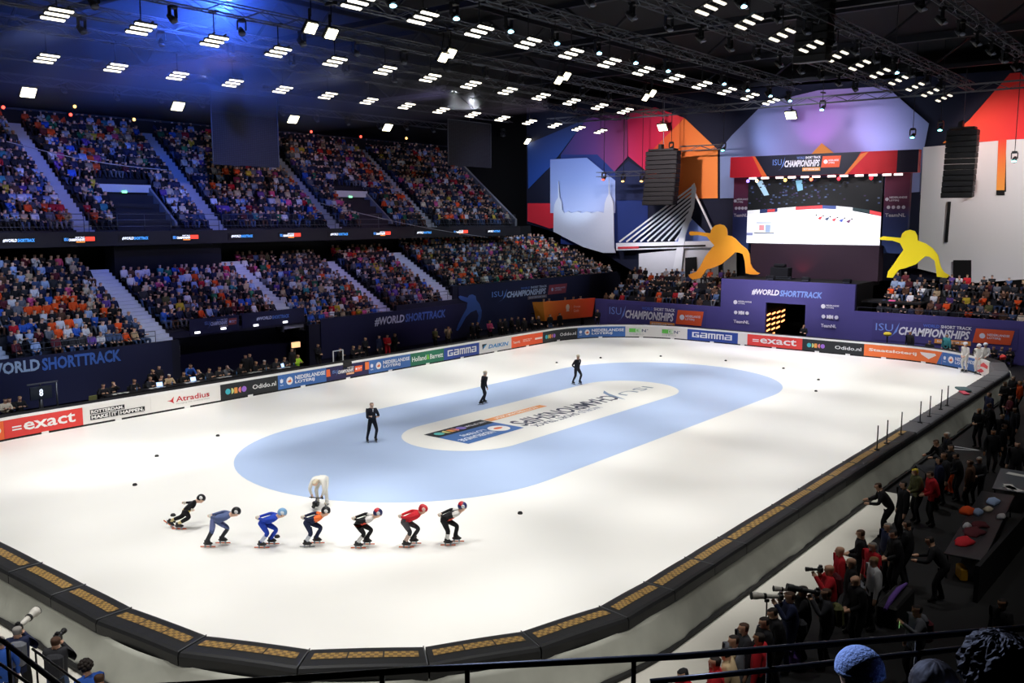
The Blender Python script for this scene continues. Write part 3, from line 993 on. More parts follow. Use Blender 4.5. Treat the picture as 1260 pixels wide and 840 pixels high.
# ---- grey tarpaulin hung along the outside of the pads
m_tarp = mat('grey_tarpaulin', '#b4b6ac', 0.55, var=0.22, scale=1.3, bump=0.35)
t = MB()
s1_, s0_ = edges[0], edges[-1]
NT, NV = 420, 7
vs, fs = [], []
rnd = random.Random(3)
ph = [rnd.uniform(0, 6.28) for _ in range(6)]
for i in range(NT + 1):
    s = s0_ + (s1_ - s0_) * i / NT
    for j in range(NV + 1):
        v = j / NV
        wob = (math.sin(s * 1.7 + ph[0] + v * 1.5) + .6 * math.sin(s * 4.3 + ph[1] - v * 2) + .4 * math.sin(s * 9.1 + ph[2] + v * 3)) * .035 * v
        vs.append((*ring(s, .84 + .42 * v + wob)[0], .80 * (1 - v) - .03))
for i in range(NT):
    for j in range(NV):
        a = i * (NV + 1) + j
        fs.append((a, a + 1, a + NV + 2, a + NV + 1))
t.add(vs, fs, m_tarp, True)
vs, fs = [], []
to = t.build('tarpaulin_skirt')
sol = to.modifiers.new('thickness', 'SOLIDIFY'); sol.thickness = .02
tag(to, 'long grey tarpaulin skirt hanging along the outside of the black pads', 'tarpaulin')
h = MB()
ring_slab(h, s0_, s1_, 1.22, 1.34, -.03, .06, mat('black_hem_tube', '#101012', .6))
ho = h.build('hem_tube', to)

# ---- black track marker blocks on the ice
m_rub = mat('black_rubber_marker', '#1b1b1d', 0.6)
dots = [(193, 561.5), (166, 597), (268, 536.5), (213, 634.5), (341, 661), (509.5, 661), (640, 632), (893, 444), (964, 453.5), (1007, 467.5), (1004, 481.5), (685, 446.5), (739, 440.5), (813, 438.5)]
for k, (px, py) in enumerate(dots):
    p = at(px, py, Z=0)
    b = MB()
    pr_ = [(.085, 0), (.09, .03), (.06, .075), (.02, .085)]
    vs = [(r * math.cos(a * math.pi / 5), r * math.sin(a * math.pi / 5), z) for r, z in pr_ for a in range(10)]
    fs = [(j * 10 + a, j * 10 + (a + 1) % 10, j * 10 + 10 + (a + 1) % 10, j * 10 + 10 + a) for j in range(3) for a in range(10)] + [tuple(range(30, 40)), tuple(range(9, -1, -1))]
    b.add(vs, fs, m_rub)
    o = b.build('track_marker', loc=(p[0], p[1], 0.002))
    far = px > 650
    order = sorted([d for d in dots if (d[0] > 650) == far])
    tag(o, 'small black track marker on the %s curve, %s from the left' % ('far' if far else 'near', nth(order.index((px, py)) + 1)), 'marker', 'track markers')

# ---- thin net posts and small things lying on the pads at the far right
for k, (px, py) in enumerate([(1097, 556), (1106, 548), (1124, 537), (1139, 521), (1154, 514), (1167, 505), (1174, 500)]):
    p = at(px, py, Z=1.06); q_ = ring(s_of(p), .5)[0]; p[0], p[1] = q_
    b = MB(); b.tube([(0, 0, 0), (0, 0, .95)], .025, m_vinyl, 6); b.box((0, 0, .02), (.16, .16, .04), m_vinyl)
    tag(b.build('net_post', loc=(p[0], p[1], 1.068)), 'thin black post standing on the right pads, %s from the near end' % nth(k + 1), 'post', 'posts on the right pads')
p = at(1185, 480, Z=1.07)
b = MB()
b.box((0, 0, .05), (1.0, .55, .10), mat('teal_grey_cloth', '#4c6468', .8, var=.2), .5, .03); b.box((-.9, -.25, .03), (.9, .3, .06), mat('pink_red_cloth', '#c04a5c', .8, var=.2), .5, .02)
tag(b.build('folded_flag', loc=(p[0], p[1], 1.075)), 'folded teal and pink cloth lying on the pads near the far right corner', 'cloth')
p = at(1234, 442, Z=1.07)
b = MB(); b.ellipsoid((0, 0, .13), (.2, .2, .16), mat('red_bag_cloth', '#d23a36', .7)); b.box((0, 0, .03), (.3, .3, .06), mat('red_bag_cloth'))
tag(b.build('red_bag', loc=(p[0], p[1], 1.075)), 'small red bag on the far right corner of the pads', 'bag')

# ================================================================== far end: purple wall with the tunnel tower
m_purple = mat('purple_navy_wall_print', '#4c4686', 0.75, var=0.08, scale=0.6)
m_maroon = mat('maroon_black_panel', '#2a1426', 0.7, var=0.15, scale=1)
XW = 31.0


def on_x(px, py, X):
    p = at(px, py, X=X)
    return p[1], p[2]


def xpoly(pts, X):
    return [(X, *on_x(px, py, X)) for px, py in pts]


# wall runs (Y from left to right), tops measured
struct(MB().box((XW + .15, 12.65, 1.27), (.3, 12.3, 2.62), m_purple), 'wall_end_left')
struct(MB().box((XW + .15, -13.5, 1.45), (.3, 18.3, 2.98), m_purple), 'wall_end_right')
tw = MB()
for y0, y1, z0, z1 in ((2.6, 6.5, 0, 4.92), (-4.35, -.62, 0, 4.92), (-.62, 2.6, 3.18, 4.92)):
    tw.box((XW + .15, (y0 + y1) / 2, (z0 + z1) / 2), (.3, y1 - y0, z1 - z0), m_purple)
struct(tw, 'wall_tunnel_tower')
td = MB()
td.box((XW + 2.25, 1.1, 4.87), (4.0, 10.85, .12), m_black)
td.box((XW + 2.25, 6.42, 2.4), (4.0, .12, 4.8), m_black); td.box((XW + 2.25, -4.28, 2.4), (4.0, .12, 4.8), m_black)
td.box((XW + 2.25, 2.68, 1.6), (4.0, .12, 3.2), m_black); td.box((XW + 2.25, -.70, 1.6), (4.0, .12, 3.2), m_black); td.box((XW + 2.25, 1.0, 3.26), (4.0, 3.4, .12), m_black)
struct(td, 'wall_tunnel_inside')
# end board with its artwork: the tower print
fx = lambda X: (lambda u, v, d: (X - d, u0y - u, v))
u0y = 0.0
a = MB()
def rect_px(x0, y0, x1, y1):
    p, q = on_x(x0, y1, XW), on_x(x1, y0, XW)
    return -p[0], p[1], -q[0], q[1]
items = []
r = rect_px(925, 364, 1012, 356)
r = (-on_x(925, 361, XW)[0], on_x(925, 362.5, XW)[1], -on_x(1012, 361, XW)[0], on_x(925, 355, XW)[1])
m_ = r[0] + (r[2] - r[0]) * .40
items += [('text', '#WORLD', r[0], r[1], m_, r[3], '#eceaf4', .035, .2), ('text', 'SHORTTRACK', m_ + .05, r[1], r[2], r[3], '#7d9ae0', .035, .2)]
for x0, yy in ((903, 0), (1011, 5)):
    y = on_x(x0, 372 + yy, XW); x1 = on_x(x0 + 22, 372, XW)[0]
    ua, ub = -y[0], -x1
    z1 = on_x(x0, 371.5 + yy, XW)[1]; z2 = on_x(x0, 384 + yy, XW)[1]; z3 = on_x(x0, 395 + yy, XW)[1]
    items += [('disc', ua + .14, z1, .17, '#e9e6f2'), ('text', 'NEDERLANDSE', ua + .36, z1 + .02, ub, z1 + .15, '#e9e6f2', .03), ('text', 'LOTERIJ', ua + .36, z1 - .15, ua + .95, z1 - .03, '#e9e6f2', .03)]
    for j, kd in enumerate(('disc', 'halfr', 'rect', 'halfl', 'disc')):
        c = ua + .2 + j * .25
        items.append((kd, c, z2, .15, '#e9e6f2') if kd != 'rect' else ('rect', c - .1, z2 - .15, c + .1, z2 + .15, '#e9e6f2'))
    items.append(('text', 'TeamNL', ua + .05, z3 - .13, ub - .12, z3 + .13, '#e9e6f2', .03))
draw(a, fx(XW), items, 1, 1, eps=.01)
o = a.build('tower_lettering'); tag(o, kind='structure')
# championship lettering on the two wings
for nm, x0, y0, x1, y1, lab in (('left', 750, 397, 866, 375, 'championship lettering on the purple wall left of the tunnel'), ('right', 1077, 417, 1248, 396, 'championship lettering on the purple wall right of the tunnel')):
    ua, ub = -on_x(x0, y0, XW)[0], -on_x(x1, y0, XW)[0]
    za = on_x(x0, y0, XW)[1] + .06 ; zb = on_x(x0, y1 - (1 if nm == 'left' else 2), XW)[1]
    W, H = ub - ua, zb - za
    bb = MB()
    bb.box((XW - .02, -(ua + ub) / 2, (za + zb) / 2), (.03, W + .5, H + .2), mat('purple_navy_sign_cloth', '#47417e', .75, var=.05))
    so = bb.build('wall_sign')
    a = MB()
    draw(a, lambda u, v, d, ua=ua, za=za: (XW - .04 - d, -ua - u, za + v), champs_art(0, 0, 1, 1, '#7fa0ec', '#eeeef6', '#4f6fd0', '#ea5f34', '#efa050'), W, H, eps=.008)
    a.build('lettering', so)
    tag(so, lab, 'sign')
# orange light strips inside the tunnel
m_strip = mat('orange_tunnel_light', '#ff9a5a', .5, emit=3.0)
cnt = 0
for r_ in range(5):
    for c_ in range(4):
        if c_ + max(0, r_ - 2) > 3: continue
        cnt += 1
        b = MB(); b.box((0, 0, 0), (.62, .05, .11), m_strip, R=Matrix.Rotation(math.radians(-8), 3, 'Y')); b.box((0, .05, 0), (.7, .06, .16), m_black)
        tag(b.build('light_strip', loc=(XW + .55 + c_ * .98, 2.55, 2.18 - r_ * .42 + c_ * .02)),
            'short orange light strip on the tunnel wall, %s row down, %s from the mouth' % (nth(r_ + 1), nth(c_ + 1)), 'light', 'orange tunnel lights')
# end stands behind the wall
def terrace_x(name, y0, y1, x0, z0, n, dx, dz):
    mb = MB()
    prof = []
    for k in range(n):
        prof += [(x0 + k * dx, z0 + k * dz), (x0 + (k + 1) * dx, z0 + k * dz)]
    prof += [(x0 + n * dx, z0 - .4), (x0, z0 - .4)]
    k = len(prof)
    vs = [(x, y0, z) for x, z in prof] + [(x, y1, z) for x, z in prof]
    mb.add(vs, [(i, k + i, k + (i + 1) % k, (i + 1) % k) for i in range(k)], m_tread)
    for o in (0, k):
        for i in range(n):
            aa, bb_ = vs[o + 2 * i], vs[o + 2 * i + 1]
            mb.add([aa, bb_, (bb_[0], bb_[1], z0 - .4), (aa[0], aa[1], z0 - .4)], [(0, 1, 2, 3)], m_tread)
    return struct(mb, name)
END_L = (7.2, 18.6, 31.6, 1.95, 6, .8, .42)
END_R = (-22.4, -5.6, 31.6, 2.3, 6, .8, .42)
terrace_x('floor_terrace_end_left', *END_L)
terrace_x('floor_terrace_end_right', *END_R)
r = MB()
for y0, y1, z in ((-22, -4.5, 3.25),):
    r.tube([(31.2, y0, z), (31.2, y1, z)], .03, m_rail, 6)
    for i in range(11):
        y = y0 + (y1 - y0) * i / 10
        r.tube([(31.2, y, 2.9), (31.2, y, z)], .02, m_rail, 6)
tag(r.build('guard_rail'), 'steel rail on the purple wall in front of the right end stand', 'railing')

# orange hospitality box in the corner
A, B = at(655, 370, Y=20.35), at(732.5, 368, X=30.4)
A2, B2 = at(665, 394, Y=20.0), at(728, 391, X=30.3)
m_orange_print = grad_mat('orange_red_print', [(0, '#f0962e'), (.35, '#f0702a'), (1, '#e8401f')], 'X', A[0], B[0], .6)
ob = MB()
A1 = at(668, 371, Y=19.7)
u = Vector((B[0] - A1[0], B[1] - A1[1], 0)); n = Vector((u.y, -u.x, 0)).normalized()
if n.dot(Vector((-1, -1, 0))) < 0: n = -n
BOX_N = n
zt, zb_ = 2.72, 1.05
pA, pB = Vector((A1[0], A1[1], 0)), Vector((B[0], B[1], 0))
ua = u.normalized()
front = [pA + ua * .25 + Vector((0, 0, zb_)), pB - ua * .35 + Vector((0, 0, zb_)), pB + Vector((0, 0, zt)), pA + Vector((0, 0, zt))]
root = empty('hospitality_box', ((A[0] + B[0]) / 2, (A[1] + B[1]) / 2, 0))
tag(root, 'orange hospitality box with white crest in the far left corner', 'box')
Ti = Matrix.Translation(-root.location)
ob.prism(front, n, .12, m_orange_print)
o = ob.build('front_panel', root); o.matrix_parent_inverse = Ti
sidep = [pA + Vector((0, 0, zb_)) - n * .0 + ua * .25, pA + Vector((0, 0, zt)), Vector((A[0], A[1], zt)), Vector((A2[0] - .2, A2[1] + .3, zb_))]
s_ = MB(); s_.prism(sidep, (-1, .2, 0), .08, mat('shaded_orange_print', '#c47a1e', .6)); o = s_.build('side_panel', root); o.matrix_parent_inverse = Ti  # side repeats the front's orange, darkened in the colour as shade
s_ = MB()
cA, cB = pA - n * .12, pB - n * .12
s_.prism([cA, cB, cB + Vector((0, 1.2, 0)), cA + Vector((0, 1.2, 0))], (0, 0, 1), .1, m_black)
s_.v = [(x, y, z + 1.7) for x, y, z in s_.v]
s_.box((pA + ua * 1 - n * .6 + Vector((0, 0, .8)))[:], (.2, .2, 1.7), m_black); s_.box((pB - ua * 1 - n * .6 + Vector((0, 0, .8)))[:], (.2, .2, 1.7), m_black)
o = s_.build('deck', root); o.matrix_parent_inverse = Ti
a = MB()
Lw = u.length
fnh = lambda q, v, d: tuple(pA + ua * q + n * d + Vector((0, 0, zb_ + v)))
draw(a, fnh, [('ell', .46, .62, .13, .16, '#f6d9c4'), ('poly', [(.43, .40), (.49, .40), (.475, .62), (.445, .62)], '#f6d9c4'), ('rect', .525, .36, .528, .70, '#f0a080'),
              ('text', 'Orange', .57, .54, .70, .68, '#f9d2c0', .0), ('text', 'Goals', .57, .34, .67, .48, '#f9d2c0', .0)], Lw, zt - zb_, eps=.015)
o = a.build('lettering', root); o.matrix_parent_inverse = Ti

# ================================================================== backdrop of printed panels
XB = 40.0


BACK = [None]


def panel(name, label, pts, X, m, cat='backdrop panel', thick=.03, group=None):
    mb = MB()
    P = xpoly(pts, X)
    area = sum(P[i][1] * P[(i + 1) % len(P)][2] - P[(i + 1) % len(P)][1] * P[i][2] for i in range(len(P)))
    if area > 0: P = P[::-1]
    mb.prism(P, (-1, 0, 0), thick, m)
    if BACK[0] is None:
        o = BACK[0] = mb.build('stage_backdrop')
        tag(o, 'wide stage backdrop of slanted coloured panels and white building shapes behind the screen', 'backdrop')
    else:
        o = mb.build('printed_panel', BACK[0])
        o['label'] = label
    return o


def pm(name, h): return mat(name, h, .8, var=.05, scale=.5)


m_night = pm('night_navy_print', '#10152e')
panel('backdrop_panel', 'large night navy backdrop panel behind the bridge and palace shapes', [(648, 128), (1275, 84), (1275, 345), (905, 345), (835, 358), (785, 337), (742, 312), (676, 283), (648, 275)], XB + .3, m_night)
panel('backdrop_panel', 'royal blue slanted panel at the left edge of the backdrop', [(649, 177), (722, 146), (676, 206), (650, 232)], XB + .14, grad_mat('royal_blue_print', [(0, '#2350a8'), (1, '#16244e')], 'Z', on_x(650, 232, XB)[1], on_x(650, 150, XB)[1]))
panel('backdrop_panel', 'red block at the lower left corner of the backdrop', [(649, 250), (681, 250), (681, 280), (676, 281), (668, 278), (649, 272)], XB + .1, pm('bright_red_print', '#e22a3a'))
panel('backdrop_panel', 'purple magenta panel between the blue edge and the crimson panel', [(722, 146), (772, 137), (772, 193), (756, 211), (735, 190), (690, 190)], XB + .14, grad_mat('purple_magenta_print_and_light', [(0, '#2a2a66'), (.5, '#5a2a6e'), (1, '#8a2a62')], 'Y', on_x(690, 190, XB)[0], on_x(772, 190, XB)[0]))  # blue-to-purple run mixes print with light beams put into the colour
panel('backdrop_panel', 'deep blue panel under the purple one behind the palace cut-out', [(690, 190), (735, 190), (757, 211), (757, 245), (797, 245), (797, 300), (756, 305), (690, 300)], XB + .16, pm('deep_blue_print', '#1d3170'))
panel('backdrop_panel', 'crimson panel left of the tall black speaker stack', [(772, 137), (806, 132), (842, 145), (797, 190), (797, 212), (773, 192)], XB + .08, grad_mat('crimson_print', [(0, '#c01a58'), (.6, '#d81f4a'), (1, '#e03a34')], 'Y', on_x(772, 190, XB)[0], on_x(842, 190, XB)[0]))
panel('backdrop_panel', 'orange panel behind the left tall speaker stack', [(842, 145), (883, 184), (883, 244), (797, 244), (797, 190)], XB + .1, grad_mat('red_orange_print_and_light', [(0, '#d8402e'), (.5, '#e8742e'), (1, '#f08a3a')], 'Y', on_x(797, 190, XB)[0], on_x(883, 190, XB)[0]))  # red-to-orange run is part print, part light beam in the colour
panel('backdrop_panel', 'dark navy pointed panel beside the left tall speaker stack', [(773, 198), (797, 213), (797, 246), (757, 246), (757, 212)], XB + .05, pm('dark_navy_print', '#182248'))
panel('backdrop_panel', 'pale blue building-shaped panel above the white palace cut-out', [(677, 196), (722, 194), (745, 213), (757, 222), (757, 262), (677, 262)], XB - .05, grad_mat('pale_blue_print', [(0, '#b8c4e6'), (.6, '#8fa4d8'), (1, '#7d92cc')], 'Z', on_x(700, 262, XB)[1], on_x(700, 195, XB)[1]))
# centre hexagon, the violet light on its middle put into the colour
hexm = grad_mat('slate_print_violet_light', [(0, '#7486b4'), (.45, '#9a86c2'), (.6, '#a58fd0'), (1, '#7c8cbc')], 'Y', on_x(895, 200, XB)[0], on_x(1145, 200, XB)[0])
panel('backdrop_panel', 'large slate violet panel above and behind the video screen', [(886, 184), (900, 167), (940, 127), (1007, 111), (1090, 106), (1143, 152), (1137, 182), (1133, 240), (886, 244)], XB + .02, hexm)
panel('backdrop_panel', 'small orange triangle above the screen header', [(996, 192), (1011, 176), (1028, 190)], XB - 1.2, pm('soft_orange_print', '#f0954a'), thick=.08)
panel('backdrop_panel', 'red slanted panel at the top right of the backdrop', [(1160, 176), (1193, 147), (1243, 90), (1275, 88), (1275, 172)], XB + .04, grad_mat('orange_red_wide_print_and_light', [(0, '#f08a34'), (.35, '#e0402e'), (1, '#d8202a')], 'Y', on_x(1160, 170, XB)[0], on_x(1262, 170, XB)[0]))  # orange-to-red run holds both print and coloured light
panel('backdrop_panel', 'tall white building-shaped panel at the right of the backdrop', [(1136, 181), (1229, 173), (1229, 236), (1238, 236), (1238, 172), (1280, 170), (1280, 342), (1200, 348), (1128, 330)], XB - .1, grad_mat('white_grey_uplit_print', [(0, '#e2e2e4'), (1, '#cfcfd2')], 'Z', on_x(1200, 345, XB)[1], on_x(1200, 172, XB)[1]))  # lighter foot: brightness from below put into the colour
panel('backdrop_panel', 'narrow orange strip hanging down into the white building panel', [(1228.5, 172), (1238.5, 171), (1236, 234), (1226, 234)], XB - .14, grad_mat('orange_strip_print', [(0, '#f0a040'), (1, '#d83a2a')], 'Z', on_x(1232, 234, XB)[1], on_x(1232, 172, XB)[1]), thick=.06)
panel('backdrop_panel', 'black foot of the narrow orange strip', [(1226, 234), (1236, 234), (1236, 240), (1226, 240)], XB - .16, m_black, thick=.06)
panel('backdrop_panel', 'thin black slit in the white building panel below the right speaker stack', [(1166, 248), (1170, 248), (1166, 298), (1162, 298)], XB - .24, m_black, thick=.05)
panel('backdrop_panel', 'black doorway panel in the white building at the right end', [(1173, 320), (1195, 320), (1195, 352), (1172, 352)], XB - .26, m_black, thick=.05)
panel('backdrop_panel', 'dark column panel right of the video screen', [(1117, 237), (1132, 236), (1129, 330), (1112, 330)], XB - .3, m_night, thick=.1)

# white palace cut-out
wp = mat('white_cutout_board', '#d4d9e4', .7, var=.03)
pal = [(681, 285), (681, 262), (682, 252), (684, 247), (686.5, 243), (687, 223), (688, 243), (690.5, 247), (691.5, 258), (694, 262), (699, 260), (703, 262), (710, 260), (716, 262), (722, 260), (728, 262), (735, 260), (743, 262), (744, 250), (746, 244), (748.5, 239), (749.2, 219), (750, 239), (752.5, 244), (754.5, 250), (755.5, 305), (757, 311), (742, 311), (718, 304), (708, 299)]
panel('palace_cutout', 'white palace cut-out with two spired towers on the backdrop', pal, XB - .5, wp, 'cutout', .1, None)
panel('backdrop_panel', 'white stage wall stepping down below the bridge cut-out', [(786, 312), (906, 300), (906, 346), (848, 350), (835, 358), (786, 335)], XB - .6, mat('white_stage_wall', '#d8d9de', .75, var=.03), thick=.1)
panel('backdrop_panel', 'black doorway in the white stage wall behind the orange skater', [(843, 317), (857, 316), (857, 343), (843, 346)], XB - .72, m_black, thick=.05)
panel('backdrop_panel', 'dark seam strip of the white stage wall left of the tower', [(884, 303), (889, 303), (889, 346), (884, 346)], XB - .74, m_black, thick=.05)
# bridge cut-out
wb = mat('white_bridge_board', '#eceef2', .6, var=.02)
XBR = XB - .9
root = MB()
def stick(mb, p, q, w, X, m):
    a_, b_ = Vector(xpoly([p], X)[0]), Vector(xpoly([q], X)[0])
    d = (b_ - a_).normalized(); nn = Vector((0, -d.z, d.y)) * (w / 2)
    P = [a_ - nn, b_ - nn, b_ + nn, a_ + nn]
    mb.prism(P if (d.cross(nn)).x < 0 else P[::-1], (-1, 0, 0), .1, m)
root.prism(xpoly([(758, 299), (884, 296), (884, 304), (758, 308)], XBR)[::1], (-1, 0, 0), .3, wb)
br = root.build('bridge_cutout')
tag(br, 'white cable-stayed bridge cut-out left of the orange skater', 'cutout')
b = MB(); b.prism(xpoly([(851, 228), (854, 225), (856, 232), (853.5, 256), (843, 290), (838, 335), (828, 330), (836, 288), (850, 254)], XBR - .06)[::1], (-1, 0, 0), .12, wb); b.build('pylon', br)
for k in range(9):
    b = MB()
    stick(b, (762 + k * 8.6, 297.5 - k * .2), (852.5 - k * .25, 229 + k * 5.0), .15, XBR - .02, wb)
    b.build('stay_cable', br)
b = MB(); [b.box((XBR + .6, on_x(px_, 301, XBR)[0], on_x(px_, 301, XBR)[1]), (1.2, .12, .12), wb) for px_ in (765, 800, 870)]; b.build('support_strut', br)
b = MB(); stick(b, (855, 238), (877, 285), .16, XBR - .02, wb); b.build('back_stay', br)
b = MB(); b.prism(xpoly([(760, 303.5), (786, 303), (786, 305.5), (760, 306)], XBR - .08), (-1, 0, 0), .04, pm('red_deck_edge', '#d8404a')); b.build('deck_edge_light', br)  # thin plain red strip along the left deck edge
b = MB(); b.prism(xpoly([(786, 303), (868, 301), (868, 303), (786, 305)], XBR - .08), (-1, 0, 0), .04, m_black); b.build('deck_dark_strip', br)  # thin black strip along the deck
panel('backdrop_panel', 'small blue triangle behind the bridge deck', [(829, 299), (850, 268), (879, 297)], XB - .3, pm('blue_triangle_print', '#7d95d8'), thick=.06)

# skater cut-outs
def cutout(label, px, X, m, sup):
    mb = MB()
    P = xpoly(px, X)
    area = sum(P[i][1] * P[(i + 1) % len(P)][2] - P[(i + 1) % len(P)][1] * P[i][2] for i in range(len(P)))
    if area > 0: P = P[::-1]
    mb.prism(P, (-1, 0, 0), .14, m)
    o = mb.build('skater_cutout')
    tag(o, label, 'cutout')
    b = MB()
    for (p, q) in sup:
        A_, B_ = at(*p, X=X + .25), at(*q, X=X + .25)
        b.tube([tuple(A_), (B_[0], B_[1], B_[2])], .05, m_rail, 6)
    b.build('support_pole', o)
org = [(65, 230), (70, 212), (85, 205), (180, 213), (285, 228), (293, 198), (305, 172), (335, 145), (380, 132), (425, 145), (452, 180), (458, 215), (458, 247), (500, 255), (545, 285), (600, 345), (660, 390), (686, 440), (693, 490), (697, 540), (720, 585), (760, 625), (795, 640), (770, 655), (700, 650), (650, 640), (648, 590), (640, 510), (620, 440), (585, 428), (545, 420), (480, 480), (400, 545), (320, 580), (245, 600), (215, 645), (185, 690), (100, 705), (62, 672), (70, 650), (140, 622), (180, 570), (230, 470), (290, 390), (325, 350), (285, 305), (250, 262), (160, 245), (80, 250)]
cutout('orange skater silhouette cut-out on the left of the tower top', [(840 + x / 8.4, 260 + y / 8.4) for x, y in org], 33.0, grad_mat('orange_cutout_print', [(0, '#f59a2a'), (1, '#ffb02a')], 'Z', 5, 9, .55), [((921, 334), (921, 312)), ((890, 342), (890, 318))])
yel = [(665, 638), (680, 632), (745, 638), (750, 622), (762, 612), (778, 608), (796, 613), (806, 630), (808, 648), (835, 658), (862, 676), (882, 702), (892, 745), (905, 765), (925, 776), (915, 786), (878, 781), (876, 760), (870, 722), (850, 707), (835, 706), (800, 735), (760, 750), (738, 755), (715, 785), (693, 784), (698, 762), (715, 740), (735, 710), (755, 682), (742, 657), (715, 648), (670, 645)]
cutout('yellow skater silhouette cut-out right of the video screen', [(860 + x / 3, 80 + y / 3) for x, y in yel], 33.0, grad_mat('yellow_cutout_print', [(0, '#f5dc00'), (1, '#ffea10')], 'Z', 4, 9, .55), [((1098, 338), (1098, 326)), ((1108, 341), (1108, 320))])
# low deck carrying the yellow cut-out
struct(MB().box((33.4, -6.6, 3.6), (2.6, 4.2, .12), m_black), 'floor_side_deck')
for y in (-4.9, -8.4):
    struct(MB().box((34.4, y, 1.75), (.15, .15, 3.6), m_black), 'trim_deck_post')

# ================================================================== video screen on its portal
XS = 36.4
ptl = empty('video_portal', (XS, 1.0, 4.9))
tag(ptl, 'video screen portal with red header above the tunnel tower', 'screen')
Ti = Matrix.Translation(-ptl.location)
def put(mb, nm):
    o = mb.build(nm, ptl); o.matrix_parent_inverse = Ti; return o
yl, zt = on_x(921, 217, XS); yr, _ = on_x(1087, 212, XS); zb = 7.7; zt = 13.1
b = MB(); b.box((XS + .25, (yl + yr) / 2, (zt + zb) / 2), (.4, yl - yr, zt - zb), mat('black_screen_case', '#101014', .5)); scr = put(b, 'screen_case')
# picture shown on the screen: crowd above, ice with boards below
a = MB()
Ws, Hs = yl - yr, zt - zb
E = 0.66
fns = lambda u, v, d: (XS + .04 - d, yl - u, zb + v)
rs = random.Random(5)
it = [('rect', 0, 0, 1, 1, '#0d0f12'), ('poly', [(0, 0), (1, 0), (1, .42), (.8, .50), (.62, .535), (.4, .52), (0, .44)], '#f1f3f8'),
      ('poly', [(0, .06), (.3, .04), (.5, .10), (.60, .18), (.585, .26), (.48, .31), (.3, .32), (.2, .30), (0, .27)], '#dfe4f1'),
      ('poly', [(0, .44), (.2, .48), (.2, .54), (0, .51)], '#d8d9de'), ('poly', [(.10, .465), (.24, .49), (.24, .545), (.10, .525)], '#1f2c56'), ('poly', [(.16, .48), (.22, .492), (.22, .535), (.16, .525)], '#b23a3e'),
      ('poly', [(.24, .49), (.38, .515), (.38, .565), (.24, .545)], '#cfd1d4'), ('poly', [(.38, .515), (.58, .535), (.58, .585), (.38, .565)], '#d23f46'), ('poly', [(.58, .535), (.68, .525), (.68, .575), (.58, .585)], '#3a4a80'),
      ('poly', [(.68, .525), (.80, .50), (.80, .55), (.68, .575)], '#c8cace'), ('poly', [(.80, .50), (.92, .46), (.92, .51), (.80, .55)], '#27373c'), ('poly', [(.92, .46), (1, .42), (1, .475), (.92, .51)], '#d8484e'),
      ('poly', [(.06, .96), (.13, .74), (.17, .75), (.11, .98)], '#8fb0c4'), ('poly', [(.37, .96), (.42, .97), (.43, .82), (.39, .80)], '#6d9fb8'),
      ('rect', .065, .155, .21, .35, '#e6e9ee'), ('rect', .075, .30, .20, .34, '#b9bfca'), ('rect', .10, .20, .14, .285, '#c98a94'), ('rect', .15, .17, .19, .29, '#8fa2c0'), ('rect', .06, .15, .22, .165, '#4a4c52'), ('rect', 0, .12, .05, .16, '#7d84b0')]
for k in range(150):
    u, v = rs.random(), .60 + .38 * rs.random()
    if u > .55 and rs.random() < .75: continue
    it.append(('rect', u, v, min(1, u + .016), v + .02, rs.choice(['#232b44', '#39456a', '#1c2234', '#46536f', '#2e2440', '#1a2834'])))
for k in range(6):
    u, v = .50 + k * .052, .40 - k * .012
    it += [('poly', [(u, v), (u + .012, v + .02), (u + .035, v + .035), (u + .03, v + .015), (u + .02, v - .02)], ['#c8ccd4', '#b0343a', '#39455f', '#b8404a', '#3f4fa0', '#5a2f55'][k]), ('disc', u + .04, v + .04, .012, '#3a3030')]
# coarse layers for the picture parts keep their order
draw(a, fns, it, Ws, Hs, eps=.0015, emit=E)
po = a.build('screen_picture', scr)
# header
hl, hr = on_x(898.5, 205, 35.4), on_x(1130, 195, 35.4)
hz0, hz1 = 13.25, 14.95
b = MB()
b.box((35.75, (hl[0] + hr[0]) / 2, (hz0 + hz1) / 2), (.7, hl[0] - hr[0], hz1 - hz0), mat('red_header_print', '#d81f30', .6, var=.04)); hd = put(b, 'header')
a = MB()
Wh, Hh = hl[0] - hr[0], hz1 - hz0
fh = lambda u, v, d: (35.4 - d, hl[0] - u, hz0 + v)
draw(a, fh, [('poly', [(.19, 0), (.25, 0), (.17, 1), (.13, 1)], '#e8662e'), ('poly', [(.22, 0), (.655, 0), (.72, 1), (.145, 1)], '#15152a'), ('poly', [(.655, 0), (.64, 0), (.72, .9), (.76, 1)], '#ea7a34'),
             ('rect', .90, 0, 1, 1, '#1d1430')] + champs_art(.25, .2, .62, .9, '#6f8fd8', '#eceaf2', '#6a7fc0', '#e2572e', '#e89a48'), Wh, Hh, eps=.008)
a.build('lettering', hd)
